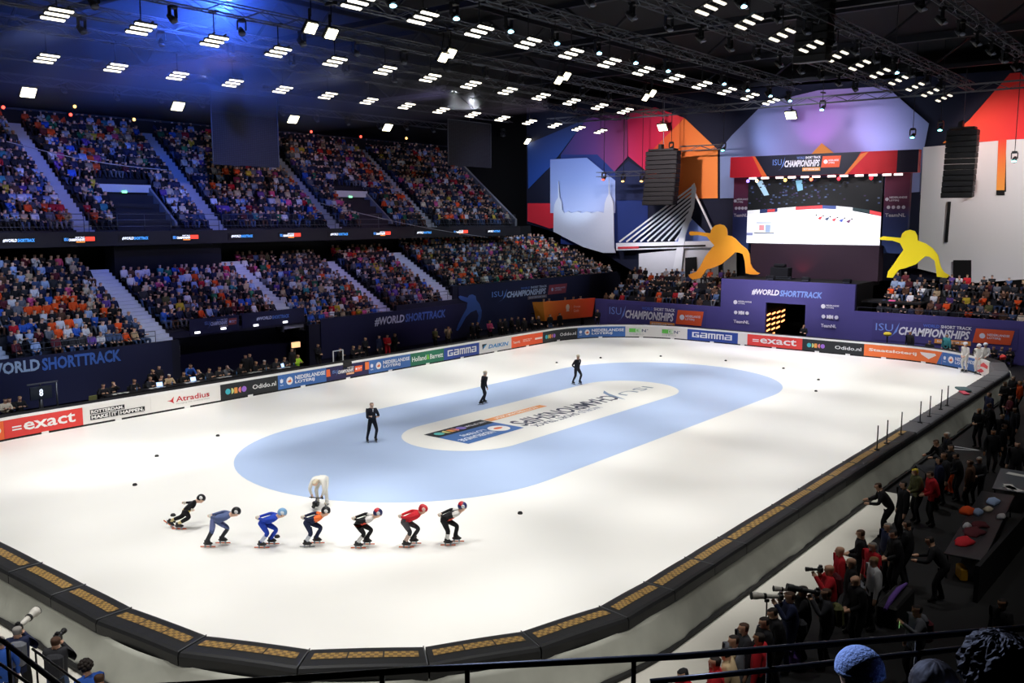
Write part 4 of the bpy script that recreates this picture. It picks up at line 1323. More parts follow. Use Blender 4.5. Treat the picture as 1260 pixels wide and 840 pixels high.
# side columns
for x0, x1, nm in ((902, 922, 'left'), (1087, 1118, 'right')):
    y0_, y1_ = on_x(x0, 260, XS + .1)[0], on_x(x1, 260, XS + .1)[0]
    b = MB(); b.box((XS + .35, (y0_ + y1_) / 2, 10.2), (.5, abs(y0_ - y1_), 6.2), grad_mat('column_print_' + nm, [(0, '#27407a'), (.45, '#2f3a78'), (.6, '#5a2448'), (1, '#6a2040')], 'Z', 7.1, 13.3)); c = put(b, 'side_column')
    a = MB(); Wc = abs(y0_ - y1_)
    fc = lambda u, v, d, y0_=y0_: (XS + .08 - d, y0_ - u, 7.1 + v)
    draw(a, fc, [('disc', .12, .675, .022, '#e2dfea'), ('text', 'NEDERLANDSE', .22, .685, .92, .71, '#e2dfea', .03), ('text', 'LOTERIJ', .22, .645, .60, .67, '#e2dfea', .03), ('disc', .2, .575, .022, '#e2dfea'),
                 ('disc', .40, .575, .022, '#e2dfea'), ('disc', .60, .575, .022, '#e2dfea'), ('disc', .80, .575, .022, '#e2dfea'), ('text', 'TeamNL', .08, .455, .9, .50, '#e2dfea', .03)], Wc, 6.2, eps=.01)
    a.build('lettering', c)
b = MB(); b.box((36.0, (on_x(927, 320, 36)[0] + on_x(1084, 320, 36)[0]) / 2, 6.3), (1.2, on_x(927, 320, 36)[0] - on_x(1084, 320, 36)[0], 2.75), m_maroon); put(b, 'base_block')
b = MB(); b.box((35.9, (yl + yr) / 2, 4.75), (2.0, yl - yr, .35), m_black); put(b, 'plinth')
# lamps under the header
m_lampw = mat('white_strip_lamp', '#ffe6e2', .5, emit=1.3)
for k, px in enumerate([926, 941, 959, 974, 990, 1004, 1023, 1038, 1057, 1074, 1091, 1105]):
    y, _ = on_x(px, 214, 35.5)
    b = MB(); b.box((0, 0, 0), (.16, .62, .16), m_lampw); b.box((.1, 0, .06), (.1, .66, .24), m_black)
    tag(b.build('strip_lamp', loc=(35.6, y, 13.14)), 'white strip lamp under the red screen header, %s from the left' % nth(k + 1), 'lamp', 'lamps under the screen header')
for k, (px, py, h) in enumerate([(920, 219, '#8f6fff'), (931, 218, '#ffd9a0'), (966, 217, '#ffd060'), (998, 216, '#ff6a4a'), (1032, 214, '#ff2f3a'), (1072, 212, '#ff2230')]):
    y, z = on_x(px, py + 1, 35.45)
    b = MB(); b.ellipsoid((0, 0, 0), (.1, .14, .14), mat('small_lamp_' + h[1:], h, .5, emit=2.5)); b.box((.12, 0, .06), (.14, .26, .3), m_black)
    tag(b.build('spotlight', loc=(35.5, y, 12.92)), 'small %s spotlight hanging in front of the screen top' % ['violet', 'cream', 'yellow', 'orange red', 'red, left of the pair,', 'red, right of the pair,'][k], 'lamp')

# control case on the tower top
root = empty('control_desk', (33, on_x(961, 335, 33)[0], 4.93))
tag(root, 'black equipment case with grey frame on the tunnel tower top', 'equipment case')
b = MB(); b.box((0, 0, .55), (.9, 1.5, .85), m_box, bevel=.05); b.build('case', root)
b = MB()
for z in (.08, .22):
    b.box((-.5, 0, z), (.08, 2.1, .06), m_rail)
for y in (-1, 1): b.box((-.5, y, .15), (.08, .08, .28), m_rail)
b.box((0, 0, .08), (1.0, 1.9, .1), m_rail); b.build('grey_frame', root)
b = MB(); b.box((0, .1, 1.12), (.5, .9, .25), m_box, bevel=.05); b.build('monitor_hood', root)
for k, px in enumerate((948, 991, 1042)):
    y = on_x(px, 345, 31.4)[0]
    b = MB(); b.box((0, 0, .2), (.4, .62, .34), m_box, bevel=.06); b.box((-.2, 0, .1), (.06, .5, .1), m_rail)
    tag(b.build('stage_light', loc=(31.5, y, 4.93)), 'small black floor light on the tower edge, %s from the left' % nth(k + 1), 'lamp', 'floor lights on the tower edge')
p = at(1092, 412, X=30.2)
b = MB(); b.ellipsoid((0, 0, 0), (.25, .3, .16), mat('yellow_cover', '#d8c23a', .7)); b.tube([(0, 0, -1.5), (0, 0, 0)], .05, m_black)
tag(b.build('covered_microphone', loc=(30.2, p[1], 1.5)), 'yellow covered stand behind the Staatsloterij board', 'stand')

# ================================================================== roof: trusses, floodlights, speakers
m_truss = mat('dark_truss_steel', '#54575f', .5, .2, var=.1)
m_beam = mat('dark_roof_girder', '#1c1d24', .6, .3, var=.1)


def box_truss(x0, x1, y, z, w=.5, h=.5, step=1.1, r=.035, along='X'):
    mb = MB()
    P = (lambda t, a, c: (t, y + a, z + c)) if along == 'X' else (lambda t, a, c: (y + a, t, z + c))
    for a in (-w / 2, w / 2):
        for c in (-h / 2, h / 2):
            mb.tube([P(x0, a, c), P(x1, a, c)], r, m_truss, 5)
    n = int((x1 - x0) / step)
    for i in range(n):
        t0, t1 = x0 + i * step, x0 + (i + 1) * step
        for a in (-w / 2, w / 2):
            mb.tube([P(t0, a, -h / 2 if i % 2 else h / 2), P(t1, a, h / 2 if i % 2 else -h / 2)], r * .6, m_truss, 4, False)
        mb.tube([P(t0, -w / 2 if i % 2 else w / 2, -h / 2), P(t1, w / 2 if i % 2 else -w / 2, -h / 2)], r * .6, m_truss, 4, False)
        mb.tube([P(t0, -w / 2, h / 2), P(t0, w / 2, h / 2)], r * .6, m_truss, 4, False)
    return mb


TR = [('outermost, above the lower rows of the left stand', 22.3, -30, 42), ('second from the left stand', 17.0, -30, 40), ('third, over the ad side of the rink', 11.4, -34, 42), ('fourth, carrying the bright double floodlights', 5.6, -34, 34),
      ('fifth, over the middle of the ice', .3, -34, 30), ('sixth, right of the middle of the ice', -5.0, -30, 36), ('seventh, over the right half of the ice', -9.8, -30, 38), ('eighth, nearest the right side', -15.5, -24, 38)]
for lab, y, xa, xb in TR:
    tag(box_truss(xa, xb, y, 19.55).build('lighting_truss'), 'dark lighting truss along the hall, ' + lab, 'truss', 'lighting trusses')
tag(box_truss(-24, 30, 33.5, 18.4).build('lighting_truss'), 'dark lighting truss high above the top rows of the left stand', 'truss', 'lighting trusses')
tag(box_truss(-22, 30, 27.8, 18.9).build('lighting_truss'), 'dark lighting truss over the upper stand, between two lamp rows', 'truss', 'lighting trusses')
# front truss of the stage and the two short curved ones
yl_, yr_ = on_x(745, 222, 36)[0], on_x(800, 222, 36)[0]
tag(box_truss(-21, 26, 33.5, 18.9, along='Y').build('lighting_truss'), 'dark cross truss in front of the end backdrop', 'truss', 'lighting trusses')
tag(box_truss(on_x(805, 215, 36)[0], on_x(735, 215, 36)[0], 36, 13.9, .4, .4, along='Y').build('lighting_truss'), 'short dark truss with small lamps beside the palace cut-out', 'truss', 'lighting trusses')
tag(box_truss(on_x(889, 180, 37)[0], on_x(838, 180, 37)[0], 37, 16.0, .4, .4, along='Y').build('lighting_truss'), 'short dark truss with cyan lamps in front of the orange panel', 'truss', 'lighting trusses')
# roof girders across the hall
for k, x in enumerate((-26, -14, -2, 10, 22, 34)):
    g = MB()
    for z in (20.6, 22.9):
        g.box((x, -2, z), (.35, 80, .3), m_beam)
    for i in range(26):
        y = -42 + i * 3.1
        g.tube([(x, y, 20.6 if i % 2 else 22.9), (x, y + 3.1, 22.9 if i % 2 else 20.6)], .09, m_beam, 5, False)
    tag(g.build('roof_girder'), kind='structure')
for k, y in enumerate((-26, -20, 8, 15, 20, 26, 31)):
    tag(MB().box((2, y, 21.6), (92, .18, .25), m_beam).build('roof_purlin'), kind='structure')

# louvred floodlights
m_bar = mat('warm_white_lamp_bar', '#fff7e4', .4, emit=2.6)
m_bar_dim = mat('half_lit_lamp_bar', '#f2ead8', .4, emit=.9)
m_hous = mat('grey_lamp_housing', '#26272b', .5, .3, var=.05)


def make_flood(bars=3, tilt=-17, w=.95, dim=False, face=1):
    root = empty('floodlight')
    R = Matrix.Rotation(math.radians(tilt * face), 3, 'X')
    lamp = m_bar_dim if dim else m_bar
    b = MB()
    for i in range(bars):
        yy = (i - (bars - 1) / 2) * .40
        b.box(R @ Vector((0, yy, 0)), (w, .13, .05), lamp, R=R)
    b.build('lamp_bars', root)
    b = MB()
    for i in range(bars):
        yy = (i - (bars - 1) / 2) * .40
        b.box(R @ Vector((0, yy, .075)), (w + .06, .15, .07), m_hous, R=R)
    for sx in (-.3, .3):
        b.box(R @ Vector((sx, 0, .14)), (.07, bars * .38, .05), m_hous, R=R)
    b.build('housing', root)
    b = MB(); b.tube([(0, 0, .12), (0, 0, 1.35)], .03, m_hous, 6); b.box((0, 0, 1.32), (.2, .62, .08), m_hous); b.build('hanger_pole', root)
    return root


def dup(o, loc, rz=None):
    c = o.copy(); COL.objects.link(c); c.location = loc
    if rz is not None: c.rotation_euler = (0, 0, rz)
    for ch in o.children:
        d = ch.copy(); COL.objects.link(d); d.parent = c
        for g in ch.children:
            e = g.copy(); COL.objects.link(e); e.parent = d
    return c


def hang(o, ztop, z0=.5):
    b = MB(); b.tube([(0, 0, z0), (0, 0, ztop - o.location[2])], .025, m_hous, 6); b.box((0, 0, ztop - o.location[2] - .06), (.2, .62, .08), m_hous); b.build('hanger_pole', o)
    return o


proto = make_flood()
proto_d = make_flood(3, -22, .95, True)
first = {id(proto): True, id(proto_d): True}


def place(pr_, loc, lab, group, rz=0.0, cat='floodlight'):
    if first.get(id(pr_)):
        first[id(pr_)] = False
        pr_.location = loc; pr_.rotation_euler = (0, 0, rz); o = pr_
    else:
        o = dup(pr_, loc, rz)
    tag(o, lab, cat, group)
    return o


for nm, row, pr_ in (('over the ad side of the rink', ROW_A, proto), ('above the lower rows of the left stand', ROW_B, proto), ('over the middle of the ice', ROW_D, proto), ('over the right half of the ice', ROW_F, proto_d)):
    vis = [q for q in row if -40 < project((*q, Z_FIX))[0] < 1300 and project((*q, Z_FIX))[1] > -30]
    for k, (x, y) in enumerate(vis):
        place(pr_, (x, y, Z_FIX), 'louvred white floodlight %s, %s from the left' % (nm, nth(k + 1)), 'floodlights ' + nm)
# square floods above the top rows
m_sq = mat('bright_square_lamp', '#fff4c8', .4, emit=6.0)


def make_square(w=.85, h=.66, m=None):
    root = empty('floodlight')
    R = Matrix.Rotation(math.radians(-50), 3, 'X')
    b = MB(); b.box((0, 0, 0), (w, h, .05), m or m_sq, R=R); b.build('lamp_face', root)
    b = MB(); b.box(R @ Vector((0, 0, .1)), (w + .12, h + .12, .15), m_hous, R=R)
    b.box((0, .1, .5), (.08, .08, .7), m_hous); b.build('housing', root)
    return root


sq = make_square()
first[id(sq)] = True
for k, (px, py) in enumerate([(35, 114), (219, 131), (361, 147), (477, 157), (573, 167), (650, 174)]):
    p = at(px, py, Y=33.5)
    hang(place(sq, tuple(p), 'bright square floodlight above the top rows of the stand, %s from the left' % nth(k + 1), 'square floodlights above the stand'), 18.2)
sqs = make_square(.52, .46)
first[id(sqs)] = True
for k, (px, py, Y, z) in enumerate([(383, 35, 5.6, 0), (408, 42, 5.6, 0), (546, 71, 5.6, 0), (555, 66, 5.6, 0), (688, 99, 5.6, 0), (697, 94, 5.6, 0), (795, 120, 5.6, 0), (803, 115, 5.6, 0)]):
    p = at(px, py, Y=Y)
    hang(place(sqs, tuple(p), 'bright double floodlight on the fourth truss, %s lamp from the left' % nth(k + 1), 'double floodlights'), 19.35)
for px, py, X, lab in ((973, 142, 37.5, 'square yellowish floodlight hanging before the violet panel'), (815, 157, 38.5, 'bright square lamp hanging before the crimson panel')):
    p = at(px, py, X=X)
    hang(place(sq, tuple(p), lab, None, math.radians(-90)), 23.15)
# moving heads: small lamps with a lit lens
m_mh = mat('black_moving_head', '#17181c', .4, var=.1)


def make_head(h, strength):
    root = empty('moving_head')
    b = MB(); b.box((0, 0, .55), (.34, .34, .16), m_mh, bevel=.03); b.build('base', root)
    b = MB()
    for s in (-.2, .2): b.box((s, 0, .3), (.05, .16, .42), m_mh)
    b.box((0, 0, .5), (.44, .16, .05), m_mh); b.build('yoke', root)
    R = Matrix.Rotation(math.radians(-50), 3, 'X')
    b = MB(); b.tube([R @ Vector((0, 0, .34)), R @ Vector((0, 0, .12)), R @ Vector((0, 0, -.12))], [.10, .15, .17], m_mh, 10); b.build('lamp_body', root)
    b = MB(); b.ellipsoid(R @ Vector((0, 0, -.13)), (.16, .16, .07), mat('lens_' + h[1:], h, .4, emit=strength), 10, 6); b.build('lens', root)
    return root


cool = make_head('#9fe6ff', 5.0)
dark = make_head('#3a3d48', 0.25)
cyan = make_head('#7ff0e8', 5.0)
red = make_head('#ff4a3a', 3.0)
amber = make_head('#ffc46a', 3.0)
for q in (cool, dark, cyan, red, amber): first[id(q)] = True
G = [(481, 5), (559, 21), (626, 37), (683, 52), (735, 64), (780, 76), (820, 86), (889, 102), (918, 110), (946, 117), (970, 123)]
for k, (px, py) in enumerate(G):
    p = at(px, py, Y=.05)
    hang(place(cool, tuple(p), 'small lit blue-white moving head under the middle truss, %s from the left' % nth(k + 1), 'blue-white moving heads', cat='spotlight'), 19.4)
for px, py, X, pr_, lab in ((912, 6, None, cool, 'lit blue-white moving head at the top of the picture above the right ice'), (1101, 88, None, cool, 'lit blue-white moving head on the seventh truss near the backdrop'),
                            (1012, 134, 30, cool, 'lit moving head at the end of the middle truss before the violet panel'), (890, 184, 36.9, cyan, 'lit cyan spotlight between the orange and violet panels'), (826, 183, 36.9, cyan, 'lit cyan spotlight above the left tall speaker stack'),
                            (1123, 168, 36, cyan, 'lit green-white spotlight left of the right speaker stack'), (1157, 159, 36, cyan, 'lit cyan spotlight just left of the top of the right speaker stack'), (1248, 197, 36, cyan, 'lit cyan spotlight before the white panel at the right edge'),
                            (743, 220, 35.9, red, 'small magenta lamp on the short truss by the palace'), (767, 222, 35.9, amber, 'left amber lamp on the short truss by the palace'), (790, 222, 35.9, amber, 'right amber lamp on the short truss by the palace')):
    p = at(px, py, X=X) if X else at(px, py, Y=-9.8)
    hang(place(pr_, tuple(p), lab, None, math.radians(-90) if X else 0, 'spotlight'), 23.15)
# unlit heads clustered along the trusses
ci = 0
for nm, y, xs in (('second', 17.0, [-24 + 4.1 * k for k in range(15)]), ('third', 11.4, [-21.7 + 3.62 * k for k in range(13)]), ('sixth', -5.0, [-12 + 3.3 * k for k in range(13)]), ('seventh', -9.8, [-8 + 3.5 * k for k in range(12)]), ('eighth', -15.5, [4 + 3.4 * k for k in range(9)])):
    vis = [x for x in xs if project((x, y, 18.8))[1] > -15 and -10 < project((x, y, 18.8))[0] < 1270]
    for k, x in enumerate(vis):
        place(dark, (x, y + .25, 18.7), 'unlit black moving head under the %s truss, %s from the left' % (nm, nth(k + 1)), 'unlit moving heads', 0.4 * math.sin(k * 2.3), 'spotlight')
for k, (px, py) in enumerate([(79, 112), (144, 121), (198, 124), (249, 130), (348, 140), (390, 148), (428, 152), (467, 157), (500, 158), (533, 161), (619, 166)]):
    p = at(px, py, Y=33.5)
    hang(place(dark, tuple(p), 'unlit moving head above the top rows of the stand, %s from the left' % nth(k + 1), 'unlit heads above the stand', 0, 'spotlight'), 18.2)
for k, (px, py, pr_, w) in enumerate([(4, 132, red, 'red'), (92, 131, amber, 'amber'), (87, 141, red, 'red'), (165, 147, amber, 'amber'), (383, 162, red, 'red'), (444, 168, red, 'red'), (500, 170, amber, 'amber')]):
    p = at(px, py, Y=36.0)
    b = MB(); b.ellipsoid((0, 0, 0), (.11, .09, .11), pr_.children[3].data.materials[0]); b.box((0, .1, 0), (.3, .14, .3), m_mh); b.tube([(0, .1, 0), (0, .64, 16.75 - p[2])], .03, m_mh, 6)
    tag(b.build('signal_lamp', loc=tuple(p)), 'small %s signal lamp on the ledge above the top rows, %s from the left' % (w, nth(k + 1)), 'lamp')

# line arrays
def line_array(label, px0, py0, px1, py1, X, n=10):
    yA, zA = on_x(px0, py0, X); yB, zB = on_x(px1, py1, X)
    W, H = abs(yA - yB), zA - zB
    root = empty('speaker_stack', (X, (yA + yB) / 2, zA))
    tag(root, label, 'loudspeaker')
    m_sp = mat('black_speaker_cabinet', '#131316', .5, var=.1)
    m_gr = mat('dark_speaker_grille', '#1f1f22', .8, var=.2, scale=30)
    for i in range(n):
        b = MB()
        h = H / n
        z = -h * (i + .5)
        a_ = -.02 * i
        R = Matrix.Rotation(a_ * .5, 3, 'Y')
        dx = -.004 * i * i
        b.box((dx, 0, z), (.8, W, h * .95), m_sp, R=R, bevel=.03)
        cab = b.build('speaker_cabinet', root)
        g = MB(); g.box((dx - .41, 0, z), (.03, W * .94, h * .8), m_gr, R=R); g.build('speaker_grille', cab)
    b = MB(); b.box((0, 0, .12), (.9, W * .8, .16), m_sp); b.tube([(0, 0, .1), (0, 0, 20.4 - zA)], .03, m_truss, 5); b.box((-.2, .1, .4), (.5, .3, .4), m_sp); b.build('flying_frame', root)


line_array('tall black speaker stack hanging before the white panel at the right', 1166, 161, 1199, 243, 34.5, 12)
line_array('tall black speaker stack hanging before the orange panel at the left', 797, 187, 834, 252, 35.5, 12)
# big dark line array in the roof near the camera side of the ice
q = at(1000, 2, Y=-9.0)
line_array('large dark speaker stack high over the right half of the ice', 985, -10, 1022, 76, q[0], 10)
b = MB()
# hanging mesh panels before the stand
m_mesh = bpy.data.materials.new('dark_hanging_mesh')
m_mesh.use_nodes = True
nt = m_mesh.node_tree
tc = nt.nodes.new('ShaderNodeTexCoord'); bk = nt.nodes.new('ShaderNodeTexBrick')
bk.inputs['Color1'].default_value = (*lin('#2e323c'), 1); bk.inputs['Color2'].default_value = (*lin('#262a34'), 1); bk.inputs['Mortar'].default_value = (*lin('#14161c'), 1)
bk.inputs['Scale'].default_value = 3.0; bk.offset = 0.0; bk.inputs['Mortar Size'].default_value = .06
mp = nt.nodes.new('ShaderNodeMapping'); mp.inputs['Rotation'].default_value = (math.radians(90), 0, 0)
nt.links.new(tc.outputs['Object'], mp.inputs[0]); nt.links.new(mp.outputs[0], bk.inputs['Vector']); nt.links.new(bk.outputs[0], nt.nodes['Principled BSDF'].inputs['Base Color'])
nt.nodes['Principled BSDF'].inputs['Roughness'].default_value = .8
for lab, x0, x1, z0, z1 in (('large dark hanging mesh screen above the middle of the upper stand', -3.2, 2.0, 13.3, 18.0), ('smaller dark hanging mesh screen above the far end of the upper stand', 19.3, 24.9, 14.2, 18.0)):
    root = empty('hanging_screen', ((x0 + x1) / 2, 26, z1)); tag(root, lab, 'hanging screen', 'hanging mesh screens')
    b = MB(); b.box((0, 0, -(z1 - z0) / 2), (x1 - x0, .06, z1 - z0), m_mesh); b.build('mesh_panel', root)
    b = MB()
    for sx in (-1, 1): b.tube([(sx * (x1 - x0) / 2, -.05, 0), (sx * (x1 - x0) / 2, -.05, z0 - z1)], .04, m_truss, 6)
    b.tube([(-(x1 - x0) / 2, 0, 0), ((x1 - x0) / 2, 0, 0)], .05, m_truss, 6); b.tube([(0, 0, 0), (0, 0, 3.6)], .02, m_truss, 5); b.build('frame', root)
# camera cables stretched across the hall
for lab, a_, b_, Ya, Yb in (('thin pale cable crossing before the left end of the upper stand', (8, 174), (205, 209), 25.5, 25.5), ('thin pale cable sagging before the far end of the upper stand', (395, 250), (600, 292), 26, 26)):
    P, Q = at(*a_, Y=Ya), at(*b_, Y=Yb)
    b = MB(); b.tube([tuple(P + (Q - P) * t + np.array([0, 0, -.25 * math.sin(math.pi * t)])) for t in np.linspace(0, 1, 9)], .025, mat('pale_cable', '#8e8f94', .5), 5)
    tag(b.build('cable'), lab, 'cable')
p = at(893, 160, X=33); p2 = at(893, 160, X=33)

# ---- thin stage haze under the roof, lit blue by one show lamp at the top of the hall
hz = MB(); hz.box((-6.5, 20.6, 19.7), (33, 24, 6.3), mat('haze_box', '#ffffff'))
ho = hz.build('haze')
m_hz = bpy.data.materials.new('thin_stage_haze')
m_hz.use_nodes = True
for nd in list(m_hz.node_tree.nodes):
    if nd.type == 'BSDF_PRINCIPLED': m_hz.node_tree.nodes.remove(nd)
vs_ = m_hz.node_tree.nodes.new('ShaderNodeVolumeScatter')
vs_.inputs['Density'].default_value = 0.03
vs_.inputs['Color'].default_value = (.8, .85, 1, 1)
m_hz.node_tree.links.new(vs_.outputs[0], m_hz.node_tree.nodes['Material Output'].inputs['Volume'])
ho.data.materials.clear(); ho.data.materials.append(m_hz)
tag(ho, 'thin blue-lit stage haze hanging under the roof at the top left', 'haze', None, 'stuff')
p = at(280, -3, Y=12.6)
blue_head = make_head('#6f9cff', 12.0)
blue_head.location = tuple(p)
tag(blue_head, 'bright blue show lamp under the roof at the top of the picture', 'spotlight')
hang(blue_head, 23.15)
bh = spot('blue_show_lamp_beam', (p[0] + .1, p[1] + .3, p[2] - .25), (p[0] + 5, p[1] + 18, p[2] + 4.5), 14000, (.05, .15, 1.0), 140, 1.0, .2)

# ================================================================== people
# a body is one skinned surface grown from a jointed skeleton; faces get a slot by the bone they lie on
TOP, BOT, SKIN, HAIR, SHOE, ACC = range(6)


def ik(a, b, l1, l2, pole):
    a, b, pole = Vector(a), Vector(b), Vector(pole)
    d = b - a
    L = min(max(d.length, abs(l1 - l2) + .02), l1 + l2 - .004)
    dn = d.normalized()
    x = (l1 * l1 - l2 * l2 + L * L) / (2 * L)
    h = math.sqrt(max(l1 * l1 - x * x, 0))
    pp = (pole - dn * pole.dot(dn))
    pp = pp.normalized() if pp.length > 1e-5 else Vector((0, 0, 1))
    return a + dn * x + pp * h


def pose(pel=(0, 0, .95), lean=0, side=0, yaw=0, head=0, hyaw=0, fl=None, fr=None, hl=None, hr=None, kl=None, kr=None, el=None, er=None,
         sh=None, kpole=(1, 0, .1), epl=(-.6, .6, -.5), epr=(-.6, -.6, -.5), headpos=None, tors=.50, sw=.185):
    J = {}
    P = Vector(pel)
    up = Vector((math.sin(math.radians(lean)) * math.cos(math.radians(side)), -math.sin(math.radians(side)), math.cos(math.radians(lean)) * math.cos(math.radians(side)))).normalized()
    lat = Vector((-math.sin(math.radians(yaw)), math.cos(math.radians(yaw)), 0))
    lat = (lat - up * lat.dot(up)).normalized()
    J['pel'] = P
    ch = P + up * tors if sh is None else Vector(sh)
    up = (ch - P).normalized()
    lat = (lat - up * lat.dot(up)).normalized()
    fw = lat.cross(up)
    J['chest'] = ch - up * .10 + fw * .01
    J['spine'] = P.lerp(ch, .42) + fw * .0
    J['neck'] = ch + up * .045
    ha = math.radians(lean * 0.55 + head)
    if headpos is not None:
        hc = Vector(headpos)
        hu = (hc - J['neck']).normalized()
        hu = (hu * .6 + Vector((0, 0, 1)) * .8).normalized()
    else:
        hu = (up * .55 + Vector((math.sin(ha), 0, math.cos(ha))) * .6).normalized()
        hc = J['neck'] + hu * .175
    hf = Vector((math.cos(math.radians(hyaw)), math.sin(math.radians(hyaw)), 0))
    hf = (hf - hu * hf.dot(hu)).normalized()
    J['hu'], J['hf'], J['head'] = hu, hf, hc
    for s, k in ((1, 'l'), (-1, 'r')):
        J['sh' + k] = ch + lat * sw * s - up * .015
        J['hip' + k] = P + lat * .095 * s - up * .03
        ank = Vector((fl if k == 'l' else fr) or (0, .11 * s, .09))
        J['ank' + k] = ank
        kn = kl if k == 'l' else kr
        kp = Vector(kpole) + Vector((0, .25 * s, 0))
        J['knee' + k] = Vector(kn) if kn else ik(J['hip' + k], ank, .44, .43, kp)
        dr = (J['knee' + k] - ank); dr.z = 0
        td = Vector((1, .18 * s, 0)).normalized()
        J['toe' + k] = ank + td * .17 + Vector((0, 0, -.055))
        J['heel' + k] = ank + td * -.045 + Vector((0, 0, -.05))
        hand = Vector((hl if k == 'l' else hr) or (.06, .29 * s, .86))
        e = el if k == 'l' else er
        J['wr' + k] = hand
        J['elb' + k] = Vector(e) if e else ik(J['sh' + k], hand, .30, .265, epl if k == 'l' else epr)
    J['lat'], J['up'], J['fw'] = lat, up, fw
    return J


_bod = {}


def body(key, J, lod=1, bulk=1.0, grip=0.6, female=False):
    """skin a skeleton; lod 0 crowd, 1 background, 2 with fingers"""
    kk = (key, lod, bulk)
    if kk in _bod:
        return _bod[kk]
    V, Rr, E, tagb = [], [], [], []

    def v(p, r): V.append(Vector(p)); Rr.append(r); return len(V) - 1

    def e(a, b, t): E.append((a, b)); tagb.append(t)
    g = 1.18 if lod else 1.0
    gh = g * 1.09 if lod else .80
    pel = v(J['pel'], .145 * bulk * g)
    sp = v(J['spine'], .128 * bulk * g); e(pel, sp, TOP)
    chs = v(J['chest'], .145 * bulk * g); e(sp, chs, TOP)
    nk = v(J['neck'], .062 * g); e(chs, nk, TOP)
    hl_ = v(J['head'] - J['hu'] * .055, .078 * gh); e(nk, hl_, HAIR)
    hm = v(J['head'] + J['hu'] * .02, .097 * gh); e(hl_, hm, HAIR)
    ht = v(J['head'] + J['hu'] * .085, .075 * gh); e(hm, ht, HAIR)
    for s, k in ((1, 'l'), (-1, 'r')):
        a = v(J['sh' + k], .075 * bulk * g); e(chs, a, TOP)
        b = v(J['elb' + k], .050 * bulk * g); e(a, b, TOP)
        c = v(J['wr' + k], .036 * g * (1 + (bulk - 1) * .5)); e(b, c, TOP)
        d = (J['wr' + k] - J['elb' + k]).normalized()
        if lod < 2:
            h = v(J['wr' + k] + d * .09, .040 * g); e(c, h, SKIN)
            h2 = v(J['wr' + k] + d * .165, .022 * g); e(h, h2, SKIN)
        else:
            pm_ = v(J['wr' + k] + d * .075, .036); e(c, pm_, SKIN)
            sd = J['fw'] if abs(d.dot(J['fw'])) < .8 else J['up']
            sd = (sd - d * sd.dot(d)).normalized()
            nrm = d.cross(sd) * (1 if s > 0 else -1)
            for q, ln in ((-.03, .058), (-.010, .070), (.010, .078), (.030, .070)):
                k0 = J['wr' + k] + d * .095 + sd * q
                f1 = v(k0, .0115); e(pm_, f1, SKIN)
                f2 = v(k0 + d * ln * .5 * (1 - grip * .25) + nrm * ln * .28 * grip, .0105); e(f1, f2, SKIN)
                f3 = v(k0 + d * ln * (1 - grip * .62) + nrm * ln * .72 * grip, .009); e(f2, f3, SKIN)
            t1 = v(J['wr' + k] + d * .045 + sd * .045 + nrm * .012, .013); e(pm_, t1, SKIN)
            t2 = v(J['wr' + k] + d * .085 + sd * .060 + nrm * .03, .011); e(t1, t2, SKIN)
        a = v(J['hip' + k], .098 * g * (1 + (bulk - 1) * .5)); e(pel, a, BOT)
        b = v(J['knee' + k], .066 * g); e(a, b, BOT)
        m = v(J['knee' + k].lerp(J['ank' + k], .35), .060 * g); e(b, m, BOT)
        c = v(J['ank' + k], .043 * g); e(m, c, BOT)
        hh = v(J['heel' + k], .038 * g); e(c, hh, SHOE)
        t = v(J['toe' + k], .034 * g); e(c, t, SHOE)
    me = bpy.data.meshes.new('skeleton')
    me.from_pydata([tuple(p) for p in V], E, [])
    ob = bpy.data.objects.new('skeleton', me)
    COL.objects.link(ob)
    sk = ob.modifiers.new('skin', 'SKIN')
    sk.use_smooth_shade = True
    lay = me.skin_vertices[0].data
    for i, r in enumerate(Rr):
        lay[i].radius = (r, r)
        lay[i].use_root = (i == 0)
    if lod:
        ss = ob.modifiers.new('sub', 'SUBSURF'); ss.levels = 1 if lod == 1 else 2; ss.render_levels = ss.levels
    dg = bpy.context.evaluated_depsgraph_get()
    ev = ob.evaluated_get(dg)
    out = bpy.data.meshes.new_from_object(ev, depsgraph=dg)
    bpy.data.objects.remove(ob)
    bpy.data.meshes.remove(me)
    out.name = 'person_' + key
    co = np.empty(len(out.vertices) * 3); out.vertices.foreach_get('co', co); co = co.reshape(-1, 3)
    # face shape: narrow the head, nose, chin, brow
    hc = np.array(J['head']); hu = np.array(J['hu']); hf = np.array(J['hf']); hs = np.cross(hu, hf)
    dl = co - hc
    a, b, c = dl @ hf, dl @ hs, dl @ hu
    inh = (np.abs(c + .0) < .20) & (np.hypot(a, b) < .16) & (c > -.13)
    if lod:
        wgt = np.exp(-((c + .02) / .022) ** 2 - (b / .022) ** 2) * (a > .04) * inh
        co += np.outer(wgt * .030, hf)
        chin = np.exp(-((c + .105) / .03) ** 2 - (b / .04) ** 2) * (a > .02) * inh
        co += np.outer(chin * .018, hf)
        eye = (np.exp(-((c - .015) / .016) ** 2 - ((b - .033) / .016) ** 2) + np.exp(-((c - .015) / .016) ** 2 - ((b + .033) / .016) ** 2)) * (a > .04) * inh
        co -= np.outer(eye * .012, hf)
        co -= np.outer(b * .14 * inh, hs)
        out.vertices.foreach_set('co', co.ravel())
    nf = len(out.polygons)
    cen = np.empty(nf * 3); out.polygons.foreach_get('center', cen); cen = cen.reshape(-1, 3)
    best = np.full(nf, 1e9); slot = np.zeros(nf, int)
    VV = np.array([tuple(p) for p in V]); RA = np.array(Rr)
